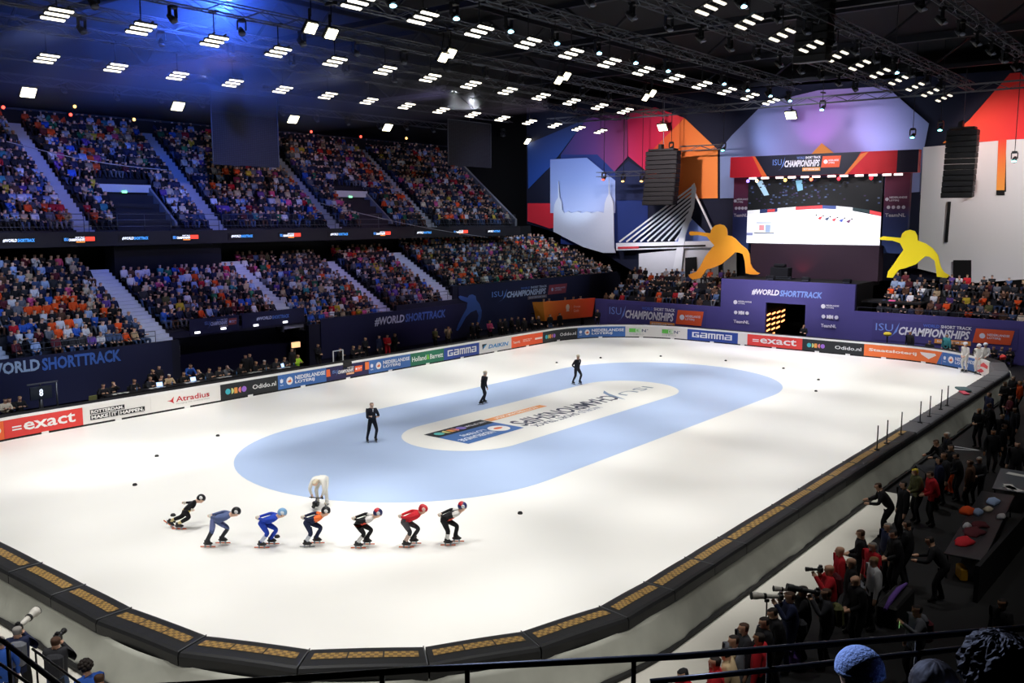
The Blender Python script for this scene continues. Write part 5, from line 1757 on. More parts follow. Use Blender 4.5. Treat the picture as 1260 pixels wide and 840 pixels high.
    for (i, j), t in zip(E, tagb):
        p, q = VV[i], VV[j]
        d = q - p
        tt = np.clip(((cen - p) @ d) / max(d @ d, 1e-9), 0, 1)
        dist = np.linalg.norm(cen - (p + tt[:, None] * d), axis=1) / (RA[i] * (1 - tt) + RA[j] * tt)
        m = dist < best
        best[m] = dist[m]; slot[m] = t
    isb = slot == HAIR
    dl = cen - hc
    a, b, c = dl @ hf, dl @ hs, dl @ hu
    hair = isb & ((c > .055) | ((a < .005) & (c > -.06))) & (c > -.10)
    if lod == 0:
        hair = isb & ((c > .03) | (a < -.02)) & (c > -.09)
    slot[isb & ~hair] = SKIN
    # jacket hem over the hips
    slot[(slot == BOT) & (np.linalg.norm(cen - np.array(J['pel']), axis=1) < .13)] = TOP
    for k in range(6):
        out.materials.append(None)
    out.polygons.foreach_set('material_index', slot.astype(np.int32))
    out.polygons.foreach_set('use_smooth', np.ones(nf, bool))
    out.update()
    out['pel'] = tuple(J['pel'])
    _bod[kk] = out
    return out


SKINS = [mat('skin_%s' % n, h, .55, var=.04) for n, h in (('light', '#d9a98c'), ('fair', '#e2b8a0'), ('tan', '#b98562'), ('brown', '#7d5540'))]
HAIRS = {n: mat('hair_' + n, h, .7, var=.15, scale=30) for n, h in (('dark', '#241c19'), ('brown', '#4b3325'), ('light', '#9c7a4e'), ('grey', '#8d8a86'), ('white', '#c9c6c0'), ('ginger', '#7a4426'))}
CLO = {n: mat('cloth_' + n.replace(' ', '_'), h, .85, var=.12, scale=14) for n, h in (
    ('black', '#15151a'), ('charcoal', '#2c2d33'), ('navy', '#1c2547'), ('grey', '#6c6f78'), ('white', '#dcdde2'), ('cream', '#d8ccb4'), ('pale blue', '#9fb6dc'), ('blue', '#2f5fc0'),
    ('denim', '#43597f'), ('orange', '#f2581c'), ('red', '#c81e2c'), ('maroon', '#5e1f2a'), ('pink', '#d8568e'), ('purple', '#6b4aa0'), ('yellow', '#d9c13a'), ('olive', '#5a5c36'), ('green', '#2f7a55'),
    ('brown', '#5a3d2c'), ('beige', '#c2ab86'), ('teal', '#3f8f94'), ('lime', '#b4e83a'), ('royal blue', '#1f43b8'), ('dusty blue', '#54628f'), ('tan cap', '#a88f6a'))}
m_shoe = mat('dark_shoe_leather', '#1c1a1a', .5)
m_shoe_w = mat('white_trainer', '#c9c9c9', .6)


def person(mesh, loc, rz, top, bottom, skin, hair, shoe=None, name='person', scale=1.0):
    o = bpy.data.objects.new(name, mesh)
    COL.objects.link(o)
    o.location = loc
    o.rotation_euler = (0, 0, rz)
    o.scale = (scale,) * 3
    ms_ = [top, bottom, skin, hair, shoe or m_shoe, CLO['white']]
    for s, m in zip(o.material_slots, ms_):
        s.link = 'OBJECT'
        s.material = m
    return o


C = CLO
# ---- pose library
SIT = [pose(pel=(-.08, 0, .50), lean=3, fl=(.40, .12, .09), fr=(.38, -.12, .09), hl=(.26, .12, .60), hr=(.26, -.12, .60)),
       pose(pel=(-.08, 0, .50), lean=14, fl=(.34, .14, .09), fr=(.40, -.10, .09), hl=(.34, .05, .62), hr=(.34, -.04, .62), head=-8, hyaw=15),
       pose(pel=(-.10, 0, .50), lean=-4, fl=(.38, .16, .09), fr=(.40, -.13, .09), hl=(.14, -.10, .80), hr=(.16, .10, .76), hyaw=-18),
       pose(pel=(-.08, 0, .50), lean=6, fl=(.36, .13, .09), fr=(.40, -.12, .09), hl=(.26, .03, .95), hr=(.27, -.02, .94), head=-4)]
ST = pose(lean=2)
ST_X = pose(lean=0, hl=(.22, -.10, 1.16), hr=(.24, .10, 1.12), el=(.10, .27, 1.12), er=(.10, -.27, 1.10))
ST_HOLD = pose(lean=3, hl=(.30, .08, 1.10), hr=(.30, -.08, 1.10), head=12)
ST_BACK = pose(lean=4, hl=(-.20, .04, .98), hr=(-.20, -.04, .95), el=(-.18, .30, 1.12), er=(-.18, -.30, 1.12))
PHOTO = pose(lean=4, pel=(0, 0, .95), hl=(.36, .04, 1.50), hr=(.22, -.09, 1.52), el=(.20, .20, 1.22), er=(.10, -.30, 1.30), fl=(.10, .14, .09), fr=(-.10, -.13, .09))
PHONE = pose(lean=2, hl=(.42, .16, 1.46), hr=(.05, -.28, .90), el=(.18, .24, 1.26), head=0)
PHONE_HI = pose(lean=0, hl=(.30, .20, 1.92), hr=(.05, -.28, .90), el=(.16, .26, 1.60))
LEANF = pose(pel=(-.12, 0, .93), lean=34, hl=(.48, .22, 1.04), hr=(.48, -.22, 1.04), head=-14, fl=(.05, .12, .09), fr=(-.12, -.12, .09))
LOOKD = pose(lean=10, hl=(.30, .10, 1.02), hr=(.32, -.05, 1.02), head=22)
SIT_T = pose(pel=(-.05, 0, .50), lean=10, fl=(.34, .12, .09), fr=(.38, -.12, .09), hl=(.36, .14, .80), hr=(.36, -.12, .80), head=6)
SIT_C = pose(pel=(-.05, 0, .50), lean=6, fl=(.34, .12, .09), fr=(.38, -.12, .09), hl=(.22, .04, 1.10), hr=(.34, -.16, .80), head=0)


# ---- speed skaters: joints as (forward, left, up) from the point midway between the skates
def skj(pel, shd, head, kl, kr, al, ar, hb=True, hl=None, hr=None, el=None, er=None):
    J = pose(pel=pel, sh=shd, headpos=head, kl=kl, kr=kr, fl=al, fr=ar,
             hl=hl or (pel[0] - .10, .03, pel[2] + .16), hr=hr or (pel[0] - .08, -.05, pel[2] + .12),
             el=el or ((pel[0] + shd[0]) / 2 - .02, .30, (pel[2] + shd[2]) / 2 + .10), er=er or ((pel[0] + shd[0]) / 2 - .02, -.30, (pel[2] + shd[2]) / 2 + .08))
    return J


# left side of the skater is away from the camera: al/kl = far leg, ar/kr = near leg
SK = [
    dict(px=(217, 651), J=skj((.30, .10, .56), (.53, .26, .80), (.72, .36, .88), (.15, .18, .36), (.43, .02, .38), (-.24, .16, .22), (.05, -.02, .17), hl=(.26, .30, .78), hr=(.52, -.12, .68)), top='black', bot='black', helm=('black', '#15161a', '#e8e8e8'), lab='speed skater in black suit with gold waistband, last and lowest of the line', sock='#e0cf9a'),
    dict(px=(262, 671.5), J=skj((.10, 0, .80), (.52, 0, .96), (.76, 0, 1.06), (.46, .10, .52), (.02, -.10, .47), (.22, .12, .20), (-.16, -.12, .17)), top='dusty blue', bot='dusty blue', helm=('black', '#141518', '#eeeeee'), lab='speed skater in dusty blue suit with black lower legs and black helmet', lower='black', thigh='#6e78ad'),
    dict(px=(326, 672.5), J=skj((-.04, 0, .77), (.36, 0, .93), (.57, 0, 1.05), (.36, .10, .50), (.13, -.10, .44), (.13, .12, .20), (-.11, -.12, .17)), top='royal blue', bot='royal blue', helm=('pale blue', '#7fb0dc', '#e9f1f8'), lab='speed skater in bright royal blue suit and pale blue helmet', shin='#d4dcf0'),
    dict(px=(382, 671.5), J=skj((-.06, 0, .76), (.33, 0, .93), (.51, 0, 1.08), (.33, .10, .54), (.06, -.10, .42), (.13, .12, .20), (-.12, -.12, .17)), top='navy', bot='navy', helm=('black', '#17181c', '#f0f0f0'), lab='speed skater in dark navy suit with orange shoulders, below the white cameraman', shin='#cfd4dc', shoulder='#f0702a'),
    dict(px=(443, 673), J=skj((-.03, 0, .76), (.37, 0, .93), (.57, 0, 1.05), (.36, .10, .50), (.16, -.10, .43), (.15, .12, .20), (-.08, -.12, .17)), top='black', bot='black', helm=('navy red', '#27305e', '#e8e8ee'), lab='speed skater in black suit with white back and red chest, third from the front', shin='#d8d8d8', shoulder='#d8d4d2', chest='#e0482e'),
    dict(px=(501, 672), J=skj((-.06, 0, .81), (.35, 0, 1.02), (.51, 0, 1.15), (.36, .10, .52), (.12, -.10, .46), (.14, .12, .20), (-.06, -.12, .17)), top='red', bot='charcoal', helm=('red', '#d8303a', '#f3c9c4'), lab='speed skater in red top with charcoal legs and red helmet, second in the line', shin='#c8b0a4', thigh='#4a454c'),
    dict(px=(554, 669.5), J=skj((-.17, 0, .79), (.24, 0, 1.01), (.39, 0, 1.18), (.22, .10, .54), (-.05, -.10, .43), (.14, .12, .20), (-.11, -.12, .17)), top='black', bot='black', helm=('purple navy', '#2b2f6a', '#eef0f6'), lab='speed skater in black suit with white shoulder and red chest, leading the line', shin='#dcdcda', shoulder='#dad6d2', chest='#d8452e'),
]
m_glove = mat('white_racing_glove', '#d8d6cc', .7)
m_boot = mat('black_skate_boot', '#1a1a1d', .35)
m_blade = mat('orange_skate_blade', '#d9683a', .35, .3)
m_blade_g = mat('grey_skate_blade', '#8f9296', .3, .7)
HEAD_R = YAW - math.pi / 2          # along the picture's rightward direction
for n_, q in enumerate(SK):
    J = q['J']
    me = body('skater_%d' % n_, J, 2, .86, .5).copy()
    sl = np.empty(len(me.polygons), np.int32); me.polygons.foreach_get('material_index', sl)
    cen = np.empty(len(me.polygons) * 3); me.polygons.foreach_get('center', cen); cen = cen.reshape(-1, 3)
    extra = []
    def region(mask, hexc, nm):
        global sl
        me.materials.append(None)
        k = len(me.materials) - 1
        sl[mask] = k
        extra.append(mat(nm + '_' + hexc[1:], hexc, .55, var=.04))
    ch, pe = np.array(J['chest']), np.array(J['pel'])
    for k in 'lr':
        ka, aa = np.array(J['knee' + k]), np.array(J['ank' + k])
        d = aa - ka
        t = ((cen - ka) @ d) / (d @ d)
        off = np.linalg.norm(cen - ka - t[:, None] * d, axis=1)
        on = (sl == BOT) & (off < .12) & (t > .05) & (t < 1.1)
        if q.get('lower'): region(on, '#22242a', 'suit_lower')
        fr = (cen - (ka + t[:, None] * d))
        if q.get('shin'): region((sl == BOT) & (off < .12) & (t > .25) & (t < .85) & (fr[:, 1] * (1 if k == 'l' else -1) > .012), q['shin'], 'shin_print')
        if q.get('sock'): region((sl == BOT) & (off < .12) & (t > .66), q['sock'], 'gold_sock')
        hp = np.array(J['hip' + k]); d2 = ka - hp
        t2 = ((cen - hp) @ d2) / (d2 @ d2)
        if q.get('thigh'): region((sl == BOT) & (t2 > -.3) & (t2 < .72) & (np.linalg.norm(cen - hp - t2[:, None] * d2, axis=1) < .15) & (t < .02), q['thigh'], 'thigh_panel')
        if q.get('shoulder'):
            s_ = np.array(J['sh' + k])
            region((sl == TOP) & (np.linalg.norm(cen - s_, axis=1) < .17), q['shoulder'], 'shoulder_panel')
    if q.get('chest'):
        region((sl == TOP) & (((cen - ch) @ np.array(J['fw'])) > .04), q['chest'], 'chest_panel')
    if q.get('sock'):
        region((sl == TOP) & (np.linalg.norm(cen - pe, axis=1) < .17) & (np.abs((cen - pe) @ np.array(J['up']) - .03) < .05), '#e0c04a', 'gold_waistband')
    me.polygons.foreach_set('material_index', sl)
    p = at(*q['px'], Z=0)
    o = person(me, (p[0], p[1], 0.012), HEAD_R, C[q['top']], C[q['bot']], SKINS[1], HAIRS['brown'], m_boot, 'speed_skater')
    for sx in range(6, len(o.material_slots)):
        o.material_slots[sx].link = 'OBJECT'; o.material_slots[sx].material = extra[sx - 6]
    tag(o, q['lab'], 'speed skater', 'speed skaters in a line')
    hc, hu, hf = J['head'], J['hu'], J['hf']
    Rm = Matrix((hf, hu.cross(hf), hu)).transposed()
    h = MB()
    mh = mat('helmet_' + q['helm'][1][1:], q['helm'][1], .3, var=.05)
    h.ellipsoid(hc + hu * .03 - hf * .012, (.142, .122, .128), mh, 14, 9, Rm, -14, 90)
    h.ellipsoid(hc + hu * .005 - hf * .06, (.10, .115, .10), mh, 12, 7, Rm, -50, 60)
    ho = h.build('helmet', o)
    s = MB()
    for sd in (-1, 1):
        s.ellipsoid(hc + hu * .045 + (hu.cross(hf)) * .108 * sd, (.062, .022, .055), mat('helmet_side_' + q['helm'][2][1:], q['helm'][2], .4), 10, 6, Rm)
    s.build('number_cover', ho)
    if n_ in (4, 6, 5):
        s = MB(); s.ellipsoid(hc + hu * .05 - hf * .05, (.105, .118, .112), mat('helmet_red_panel', '#c8303c', .35), 12, 7, Rm, 0, 85); s.build('red_panel', ho)
    for k in 'lr':
        a_ = J['ank' + k]
        b = MB()
        dz = a_.z
        # tilt of a skate pushed off behind
        push = (n_ == 0 and k == 'l')
        R = Matrix.Rotation(math.radians(38 if push else 0), 3, 'Y')
        z0 = -.17 if not push else -.14
        b.ellipsoid(a_ + R @ Vector((.055, 0, -.055)), (.15, .052, .055), m_boot, 12, 6, R)
        b.tube([a_ + R @ Vector((.0, 0, -.05)), a_ + Vector((0, 0, .05))], [.062, .052], m_boot, 10)
        b.build('skate_boot', o)
        s = MB()
        bl = m_blade_g if (n_ == 3 and k == 'r') else m_blade
        s.box(a_ + R @ Vector((.05, 0, z0 + .018)), (.46, .014, .032), bl, R=R)
        for dx in (-.03, .13):
            s.box(a_ + R @ Vector((dx, 0, z0 / 2 - .045)), (.05, .03, .09), m_blade_g, R=R)
        s.build('skate_blade', o)
        g = MB()
        d = (J['wr' + k] - J['elb' + k]).normalized()
        g.ellipsoid(J['wr' + k] + d * .06, (.075, .05, .045), m_glove, 10, 6, Matrix((d, d.orthogonal().normalized(), d.cross(d.orthogonal()).normalized())).transposed())
        g.build('glove_back', o)

# ---- ice officials in dark suits
OFF = [
    (pose(lean=-2, side=0, fl=(.05, .10, .17), fr=(-.06, -.26, .17), pel=(0, -.02, 1.0), hl=(.20, -.10, 1.22), hr=(.22, .10, 1.18), el=(.08, .28, 1.16), er=(.08, -.28, 1.14)), (459, 543.5), math.radians(-115), 'ice official in dark suit with folded arms, nearest to the racing skaters', 'brown'),
    (pose(lean=12, fl=(.12, .10, .17), fr=(-.22, -.14, .17), pel=(.02, 0, .98), hl=(.16, .26, .92), hr=(.12, -.28, .94), head=-6), (594, 497), HEAD_R + .5, 'ice official in dark suit and pale cap, middle one of three on the blue ice', 'white'),
    (pose(lean=8, fl=(.08, .14, .17), fr=(-.12, -.24, .17), pel=(-.02, 0, .98), hl=(-.16, .04, 1.02), hr=(-.16, -.05, 1.0), el=(-.12, .30, 1.16), er=(-.12, -.30, 1.16), head=0), (710, 472.5), HEAD_R - .9, 'ice official in dark suit with pale cap, farthest one on the blue ice', 'white')]
m_suit = mat('midnight_suit_wool', '#171a26', .8, var=.1, scale=20)
for n_, (J, px, rz, lab, hr_) in enumerate(OFF):
    me = body('official_%d' % n_, J, 2, 1.0, .4)
    p = at(*px, Z=0)
    o = person(me, (p[0], p[1], .012), rz, m_suit, m_suit, SKINS[1], HAIRS[hr_], m_boot, scale=.98)
    tag(o, lab, 'person', 'ice officials')
    if n_:
        h = MB(); Rm = Matrix((J['hf'], J['hu'].cross(J['hf']), J['hu'])).transposed()
        h.ellipsoid(J['head'] + J['hu'] * .035, (.128, .112, .105), C['cream'], 12, 7, Rm, 0, 90); h.build('cap', o)
    c_ = MB()
    c_.prism([J['chest'] + J['fw'] * .165 + J['lat'] * y + J['up'] * z for y, z in ((-.03, .14), (.03, .14), (.006, .0), (-.006, .0))][::-1], J['fw'], .02, C['white'])
    c_.build('shirt_front', o)
    for k in 'lr':
        s = MB(); a_ = J['ank' + k]
        s.ellipsoid(a_ + Vector((.05, 0, -.05)), (.15, .052, .055), m_boot, 10, 6); s.box(a_ + Vector((.05, 0, -.155)), (.40, .012, .03), m_blade_g)
        for dx in (-.03, .13): s.box(a_ + Vector((dx, 0, -.115)), (.05, .03, .07), m_blade_g)
        s.build('skate', o)

# ---- cameraman in white bending over the ice with a hand-held rig
m_whites = mat('white_overall', '#e9e7e0', .8, var=.05, scale=8)
J = pose(pel=(-.20, 0, .93), lean=84, hl=(.34, .20, .50), hr=(.36, -.20, .50), fl=(-.05, .18, .17), fr=(-.08, -.18, .17), el=(.34, .27, .68), er=(.36, -.27, .68), headpos=(.48, 0, .95), tors=.46)
p = at(396, 622, Z=0)
rzc = math.radians(205)
o = person(body('cameraman_white', J, 2, 1.12, .9), (p[0], p[1], .01), rzc, m_whites, m_whites, SKINS[1], C['cream'], m_shoe_w)
tag(o, 'person in white overall bending low over the ice with a camera rig', 'person')
for k in 'lr':
    s = MB(); a_ = J['ank' + k]
    s.ellipsoid(a_ + Vector((.05, 0, -.05)), (.15, .052, .055), C['cream'], 10, 6); s.box(a_ + Vector((.05, 0, -.155)), (.40, .012, .03), m_blade_g)
    for dx in (-.03, .13): s.box(a_ + Vector((dx, 0, -.115)), (.05, .03, .07), m_blade_g)
    s.build('skate', o)
m_camb = mat('black_camera_body', '#17181a', .45, var=.05)
root = empty('camera_rig', (p[0], p[1], .01), rzc)
tag(root, 'black hand-held camera rig held low by the person in white', 'camera')
b = MB(); b.tube([(.40, -.26, .40), (.40, .26, .40)], .018, m_camb, 6); b.tube([(.36, .20, .36), (.36, .20, .56)], .024, m_camb, 6); b.tube([(.36, -.20, .36), (.36, -.20, .56)], .024, m_camb, 6); b.tube([(.40, 0, .40), (.44, 0, .28)], .02, m_camb, 6); b.build('handle_frame', root)
b = MB(); b.box((.46, 0, .20), (.16, .22, .18), m_camb, bevel=.03); b.build('camera_body', root)
b = MB(); b.tube([(.52, 0, .18), (.66, 0, .15)], [.055, .065], m_camb, 10); b.build('lens', root)

# ---- three stewards in white at the far right corner
for n_, (px, rz, lab) in enumerate([((1187, 458), math.radians(150), 'steward in white helmet and overall, standing left of the other two'), ((1203, 460.5), math.radians(175), 'steward in white overall, front one of the close pair at the far corner'), ((1211, 459), math.radians(170), 'steward in white overall, rear one of the close pair at the far corner')]):
    p = at(*px, Z=0)
    o = person(body('steward', pose(lean=6, pel=(0, 0, 1.0), hl=(.20, .12, 1.02), hr=(.20, -.12, 1.02), fl=(0, .12, .15), fr=(0, -.12, .15), head=8), 1, 1.1), (p[0], p[1], .01), rz, m_whites, m_whites, SKINS[1], C['white'], m_boot, scale=1.06)
    tag(o, lab, 'person', 'stewards in white')
    J = pose(lean=6, pel=(0, 0, 1.0), head=8)
    h = MB(); Rm = Matrix((J['hf'], J['hu'].cross(J['hf']), J['hu'])).transposed()
    h.ellipsoid(J['head'] + J['hu'] * .03, (.15, .135, .13), C['white'], 12, 7, Rm, -10, 90); h.ellipsoid(J['head'] + J['hu'] * .01, (.148, .132, .022), C['beige'], 12, 4, Rm); h.build('helmet', o)
    for sd in (-.12, .12):
        s = MB(); s.box((.05, sd, .02), (.40, .012, .03), m_blade_g); s.box((.05, sd, .055), (.2, .03, .06), m_blade_g); s.build('skate_blade', o)

# ================================================================== spectators of the stands
rng = random.Random(11)
TOPS = ['black'] * 16 + ['charcoal'] * 10 + ['navy'] * 12 + ['grey'] * 6 + ['white'] * 7 + ['pale blue'] * 6 + ['denim'] * 4 + ['blue'] * 3 + ['cream'] * 2 + ['red'] * 3 + ['maroon'] * 3 + ['pink'] * 2 + ['purple'] * 2 + ['olive'] * 1 + ['green'] * 1 + ['brown'] * 2 + ['teal'] * 1 + ['yellow'] * 1 + ['beige'] * 2
BOTS = ['black', 'charcoal', 'navy', 'denim', 'denim', 'grey', 'brown', 'black']
HK = ['dark'] * 5 + ['brown'] * 6 + ['light'] * 4 + ['grey'] * 4 + ['white'] * 2


def orange_p(x, y, z):
    v = math.sin(x * .55 + z * .9) + math.sin(x * 1.3 - z * 1.7 + 2.0) * .7 + math.sin(x * .21 + 4)
    return .025 + max(0, v - 1.1) * .22


seats = []      # (x, y, z, rz, block, row, col)
for nm, x0, x1, y0, z0, n in LOW:
    for r_ in range(n):
        if nm == 'balcony' and r_ > 6: continue
        xe = x1 - (r_ * .42 if nm == 'far' else 0)
        x = x0 + .3
        col = 0
        while x < xe - .2:
            if rng.random() < .95:
                col += 1
                seats.append((x + rng.uniform(-.05, .05), y0 + r_ * LDY + .46, z0 + r_ * LDZ, -math.pi / 2 + rng.uniform(-.3, .3), nm, r_ + 1, col))
            x += .485
for nm, x0, x1 in UP_BLOCKS:
    for r_ in range(U_N):
        x = x0 + .3
        col = 0
        while x < x1 - .2:
            col += 1
            vom = any(xa - .2 < x < xa + 3.9 and r_ <= 5 for xa in (-8.4, 11.0))
            if not vom and rng.random() < .95:
                seats.append((x + rng.uniform(-.05, .05), U_Y0 + r_ * UDY + .44, U_Z0 + r_ * UDZ, -math.pi / 2 + rng.uniform(-.3, .3), 'up_' + nm, r_ + 1, col))
            x += .485
for nm, (y0, y1, x0, z0, n, dx, dz) in (('end_left', END_L), ('end_right', END_R)):
    for r_ in range(n):
        y = y1 - .3
        col = 0
        while y > y0 + .2:
            col += 1
            if rng.random() < .66:
                seats.append((x0 + r_ * dx + .50, y, z0 + r_ * dz, math.pi + rng.uniform(-.35, .35), nm, r_ + 1, col))
            y -= .55
inview = []
for s in seats:
    u, v, k = project((s[0], s[1], s[2] + 1.0))
    vis = -5 < u < 1262 and 0 < v < 840
    inview.append((vis, k))
order = sorted([i for i in range(len(seats)) if inview[i][0] and seats[i][4] in ('edge', 'banner', 'balcony', 'middle')], key=lambda i: -inview[i][1])
solo = set(order[:300])
BN = {'edge': 'lower block at left edge', 'banner': 'lower block above left banner', 'balcony': 'block above balcony banners', 'middle': 'lower block right of balcony'}
sit_mesh = [body('sit_%d' % i, J, 1, 1.08) for i, J in enumerate(SIT)]
crowd_src = []
for i, J in enumerate(SIT):
    me = body('crowd_%d' % i, J, 0, 1.05)
    nv, nf = len(me.vertices), len(me.polygons)
    co = np.empty(nv * 3); me.vertices.foreach_get('co', co)
    sl = np.empty(nf, np.int32); me.polygons.foreach_get('material_index', sl)
    me.calc_loop_triangles()
    nt_ = len(me.loop_triangles)
    tr = np.empty(nt_ * 3, np.int32); me.loop_triangles.foreach_get('vertices', tr)
    tp = np.empty(nt_, np.int32); me.loop_triangles.foreach_get('polygon_index', tp)
    crowd_src.append((co.reshape(-1, 3), tr.reshape(-1, 3), sl[tp]))


def vary(h, r):
    c = np.array(lin(h))
    return np.clip(c * r.uniform(.6, 1.15), 0, 1)


HEXT = {'black': '#15151a', 'charcoal': '#2c2d33', 'navy': '#1c2547', 'grey': '#6c6f78', 'white': '#dcdde2', 'cream': '#d8ccb4', 'pale blue': '#9fb6dc', 'blue': '#2f5fc0', 'denim': '#43597f', 'orange': '#f2581c', 'red': '#c81e2c', 'maroon': '#5e1f2a', 'pink': '#d8568e', 'purple': '#6b4aa0', 'olive': '#5a5c36', 'green': '#2f7a55', 'brown': '#5a3d2c', 'teal': '#3f8f94', 'yellow': '#d9c13a', 'beige': '#c2ab86'}
HEXH = {'dark': '#241c19', 'brown': '#4b3325', 'light': '#9c7a4e', 'grey': '#8d8a86', 'white': '#c9c6c0', 'ginger': '#7a4426'}
HEXS = ['#d9a98c', '#e2b8a0', '#b98562', '#7d5540']
cv, cf, cc = [], [], []
voff = 0
for i, s in enumerate(seats):
    x, y, z, rz, blk, row, col = s
    top = 'orange' if rng.random() < orange_p(x + y * (blk[:3] == 'end'), y, z) else rng.choice(TOPS)
    if blk[:3] == 'end' and rng.random() < .3: top = rng.choice(['black', 'brown', 'maroon', 'charcoal'])
    bot, hk, sk_ = rng.choice(BOTS), rng.choice(HK), rng.choices([0, 1, 2, 3], [5, 5, 2, 1])[0]
    pz = rng.choices([0, 1, 2, 3], [4, 4, 3, 2])[0]
    sc_ = rng.uniform(.88, 1.0)
    if i in solo:
        o = person(sit_mesh[pz], (x, y, z + .002), rz, C[top], C[bot], SKINS[sk_], HAIRS[hk], None, scale=sc_, name='spectator')
        tag(o, 'spectator in %s top, %s, %s row, %s from left' % (top, BN[blk], nth(row), nth(col)), 'person', 'spectators of the ' + BN[blk])
        continue
    if not inview[i][0] and blk not in ('edge', 'up_edge'):
        continue
    co, tr, sl = crowd_src[pz]
    c_, s_ = math.cos(rz), math.sin(rz)
    P = co * sc_
    cv.append(np.stack([P[:, 0] * c_ - P[:, 1] * s_ + x, P[:, 0] * s_ + P[:, 1] * c_ + y, P[:, 2] + z], 1))
    cf.append(tr + voff); voff += len(co)
    pal_ = np.stack([vary(HEXT[top], rng), vary(HEXT[bot], rng), vary(HEXS[sk_], rng), vary(HEXH[hk], rng), np.array([.012, .012, .012]), np.array([.5, .5, .5])])
    cc.append(pal_[sl])
cv = np.concatenate(cv); cf = np.concatenate(cf); cc = np.concatenate(cc)
me = bpy.data.meshes.new('spectator_crowd')
me.vertices.add(len(cv)); me.vertices.foreach_set('co', cv.ravel())
me.loops.add(len(cf) * 3); me.loops.foreach_set('vertex_index', cf.ravel().astype(np.int32))
me.polygons.add(len(cf)); me.polygons.foreach_set('loop_start', np.arange(0, len(cf) * 3, 3, dtype=np.int32))
me.polygons.foreach_set('use_smooth', np.ones(len(cf), bool))
me.update(calc_edges=True)
ca = me.color_attributes.new('clothing', 'FLOAT_COLOR', 'CORNER')
ca.data.foreach_set('color', np.repeat(np.concatenate([cc, np.ones((len(cc), 1))], 1), 3, axis=0).astype(np.float32).ravel())
m_cr = bpy.data.materials.new('crowd_clothing')
m_cr.use_nodes = True
nd = m_cr.node_tree.nodes.new('ShaderNodeVertexColor'); nd.layer_name = 'clothing'
m_cr.node_tree.links.new(nd.outputs[0], m_cr.node_tree.nodes['Principled BSDF'].inputs['Base Color'])
m_cr.node_tree.nodes['Principled BSDF'].inputs['Roughness'].default_value = .85
me.materials.append(m_cr)
oc = bpy.data.objects.new('crowd', me); COL.objects.link(oc)
tag(oc, 'dense crowd of seated spectators filling the remaining stands in mixed dark and orange clothes', 'crowd', None, 'stuff')
print('CROWD', len(seats), len(solo), len(cf))

# ================================================================== people and gear on the hall floor
MESH = {'stand': body('stand', ST, 1, 1.32), 'fold': body('fold', ST_X, 1, 1.1), 'hold': body('hold', ST_HOLD, 1, 1.3), 'back': body('back', ST_BACK, 1, 1.1), 'look': body('look', LOOKD, 1, 1.34), 'lean': body('lean', LEANF, 1, 1.1),
        'sit': body('sit_table', SIT_T, 1, 1.1), 'sitc': body('sit_chin', SIT_C, 1, 1.1), 'photo': body('photo', PHOTO, 2, 1.28, .8), 'phone': body('phone', PHONE, 2, 1.12, .7), 'high': body('phone_high', PHONE_HI, 2, 1.1, .7), 'coat': body('coat', LOOKD, 1, 1.5)}
HZ = {'stand': 1.69, 'fold': 1.69, 'hold': 1.68, 'back': 1.68, 'look': 1.66, 'lean': 1.42, 'sit': 1.22, 'sitc': 1.23, 'photo': 1.68, 'phone': 1.69, 'high': 1.69, 'coat': 1.66}
ZF = -.06


def put_person(px, py, kind, rz, top, bottom, skin, hair, label, group=None, ymax=None, z=None, zf=ZF, name='person', sc=1.0, xy=None):
    """stand a person on the floor with the head where the survey photograph shows it"""
    if xy is None:
        P = at(px, py, Z=zf + HZ[kind] * sc)
        if ymax is not None and P[1] > ymax:
            P = at(px, py, Y=ymax)
        xy = (P[0], P[1])
    o = person(MESH[kind], (xy[0], xy[1], zf), rz, C[top] if isinstance(top, str) else top, C[bottom] if isinstance(bottom, str) else bottom, SKINS[skin], HAIRS[hair] if hair in HAIRS else C[hair], scale=sc, name=name)
    tag(o, label, 'person', group)
    return o


RAD = math.radians
# ---- officials and media along the ad boards: seated row (head pixel, kind, top, hair, words)
TBL = [(126, 466.5, 'sit', 'black', 'dark', 'black top'), (139, 467, 'sitc', 'black', 'light', 'black top, hand raised'), (164, 463, 'sit', 'black', 'brown', 'black top behind a keyboard'), (183.5, 459.5, 'sit', 'charcoal', 'light', 'charcoal top beside the laptop'),
       (197, 459, 'sit', 'black', 'brown', 'black top'), (207, 457, 'sit', 'beige', 'white', 'beige top'), (225, 453, 'sit', 'black', 'brown', 'black top beside blue jacket'), (243.5, 452, 'sitc', 'charcoal', 'light', 'charcoal top, hand raised'),
       (256, 449.3, 'sit', 'charcoal', 'brown', 'charcoal top'), (269, 446, 'sit', 'charcoal', 'brown', 'charcoal top'), (279, 445.7, 'sitc', 'grey', 'brown', 'grey top, hand raised'), (295, 444.5, 'sit', 'black', 'brown', 'black top with pale scarf'),
       (313.5, 442, 'sit', 'black', 'light', 'black top and light hair'), (324.5, 438, 'sit', 'black', 'white', 'black top and white hair'), (339, 435.5, 'sit', 'charcoal', 'light', 'charcoal top'), (349, 435, 'sit', 'charcoal', 'light', 'charcoal top beside hi-vis helper')]
G_T = 'people seated at the media tables'
seat_xy = []
m_chair = mat('black_chair_frame', '#17171a', .6)
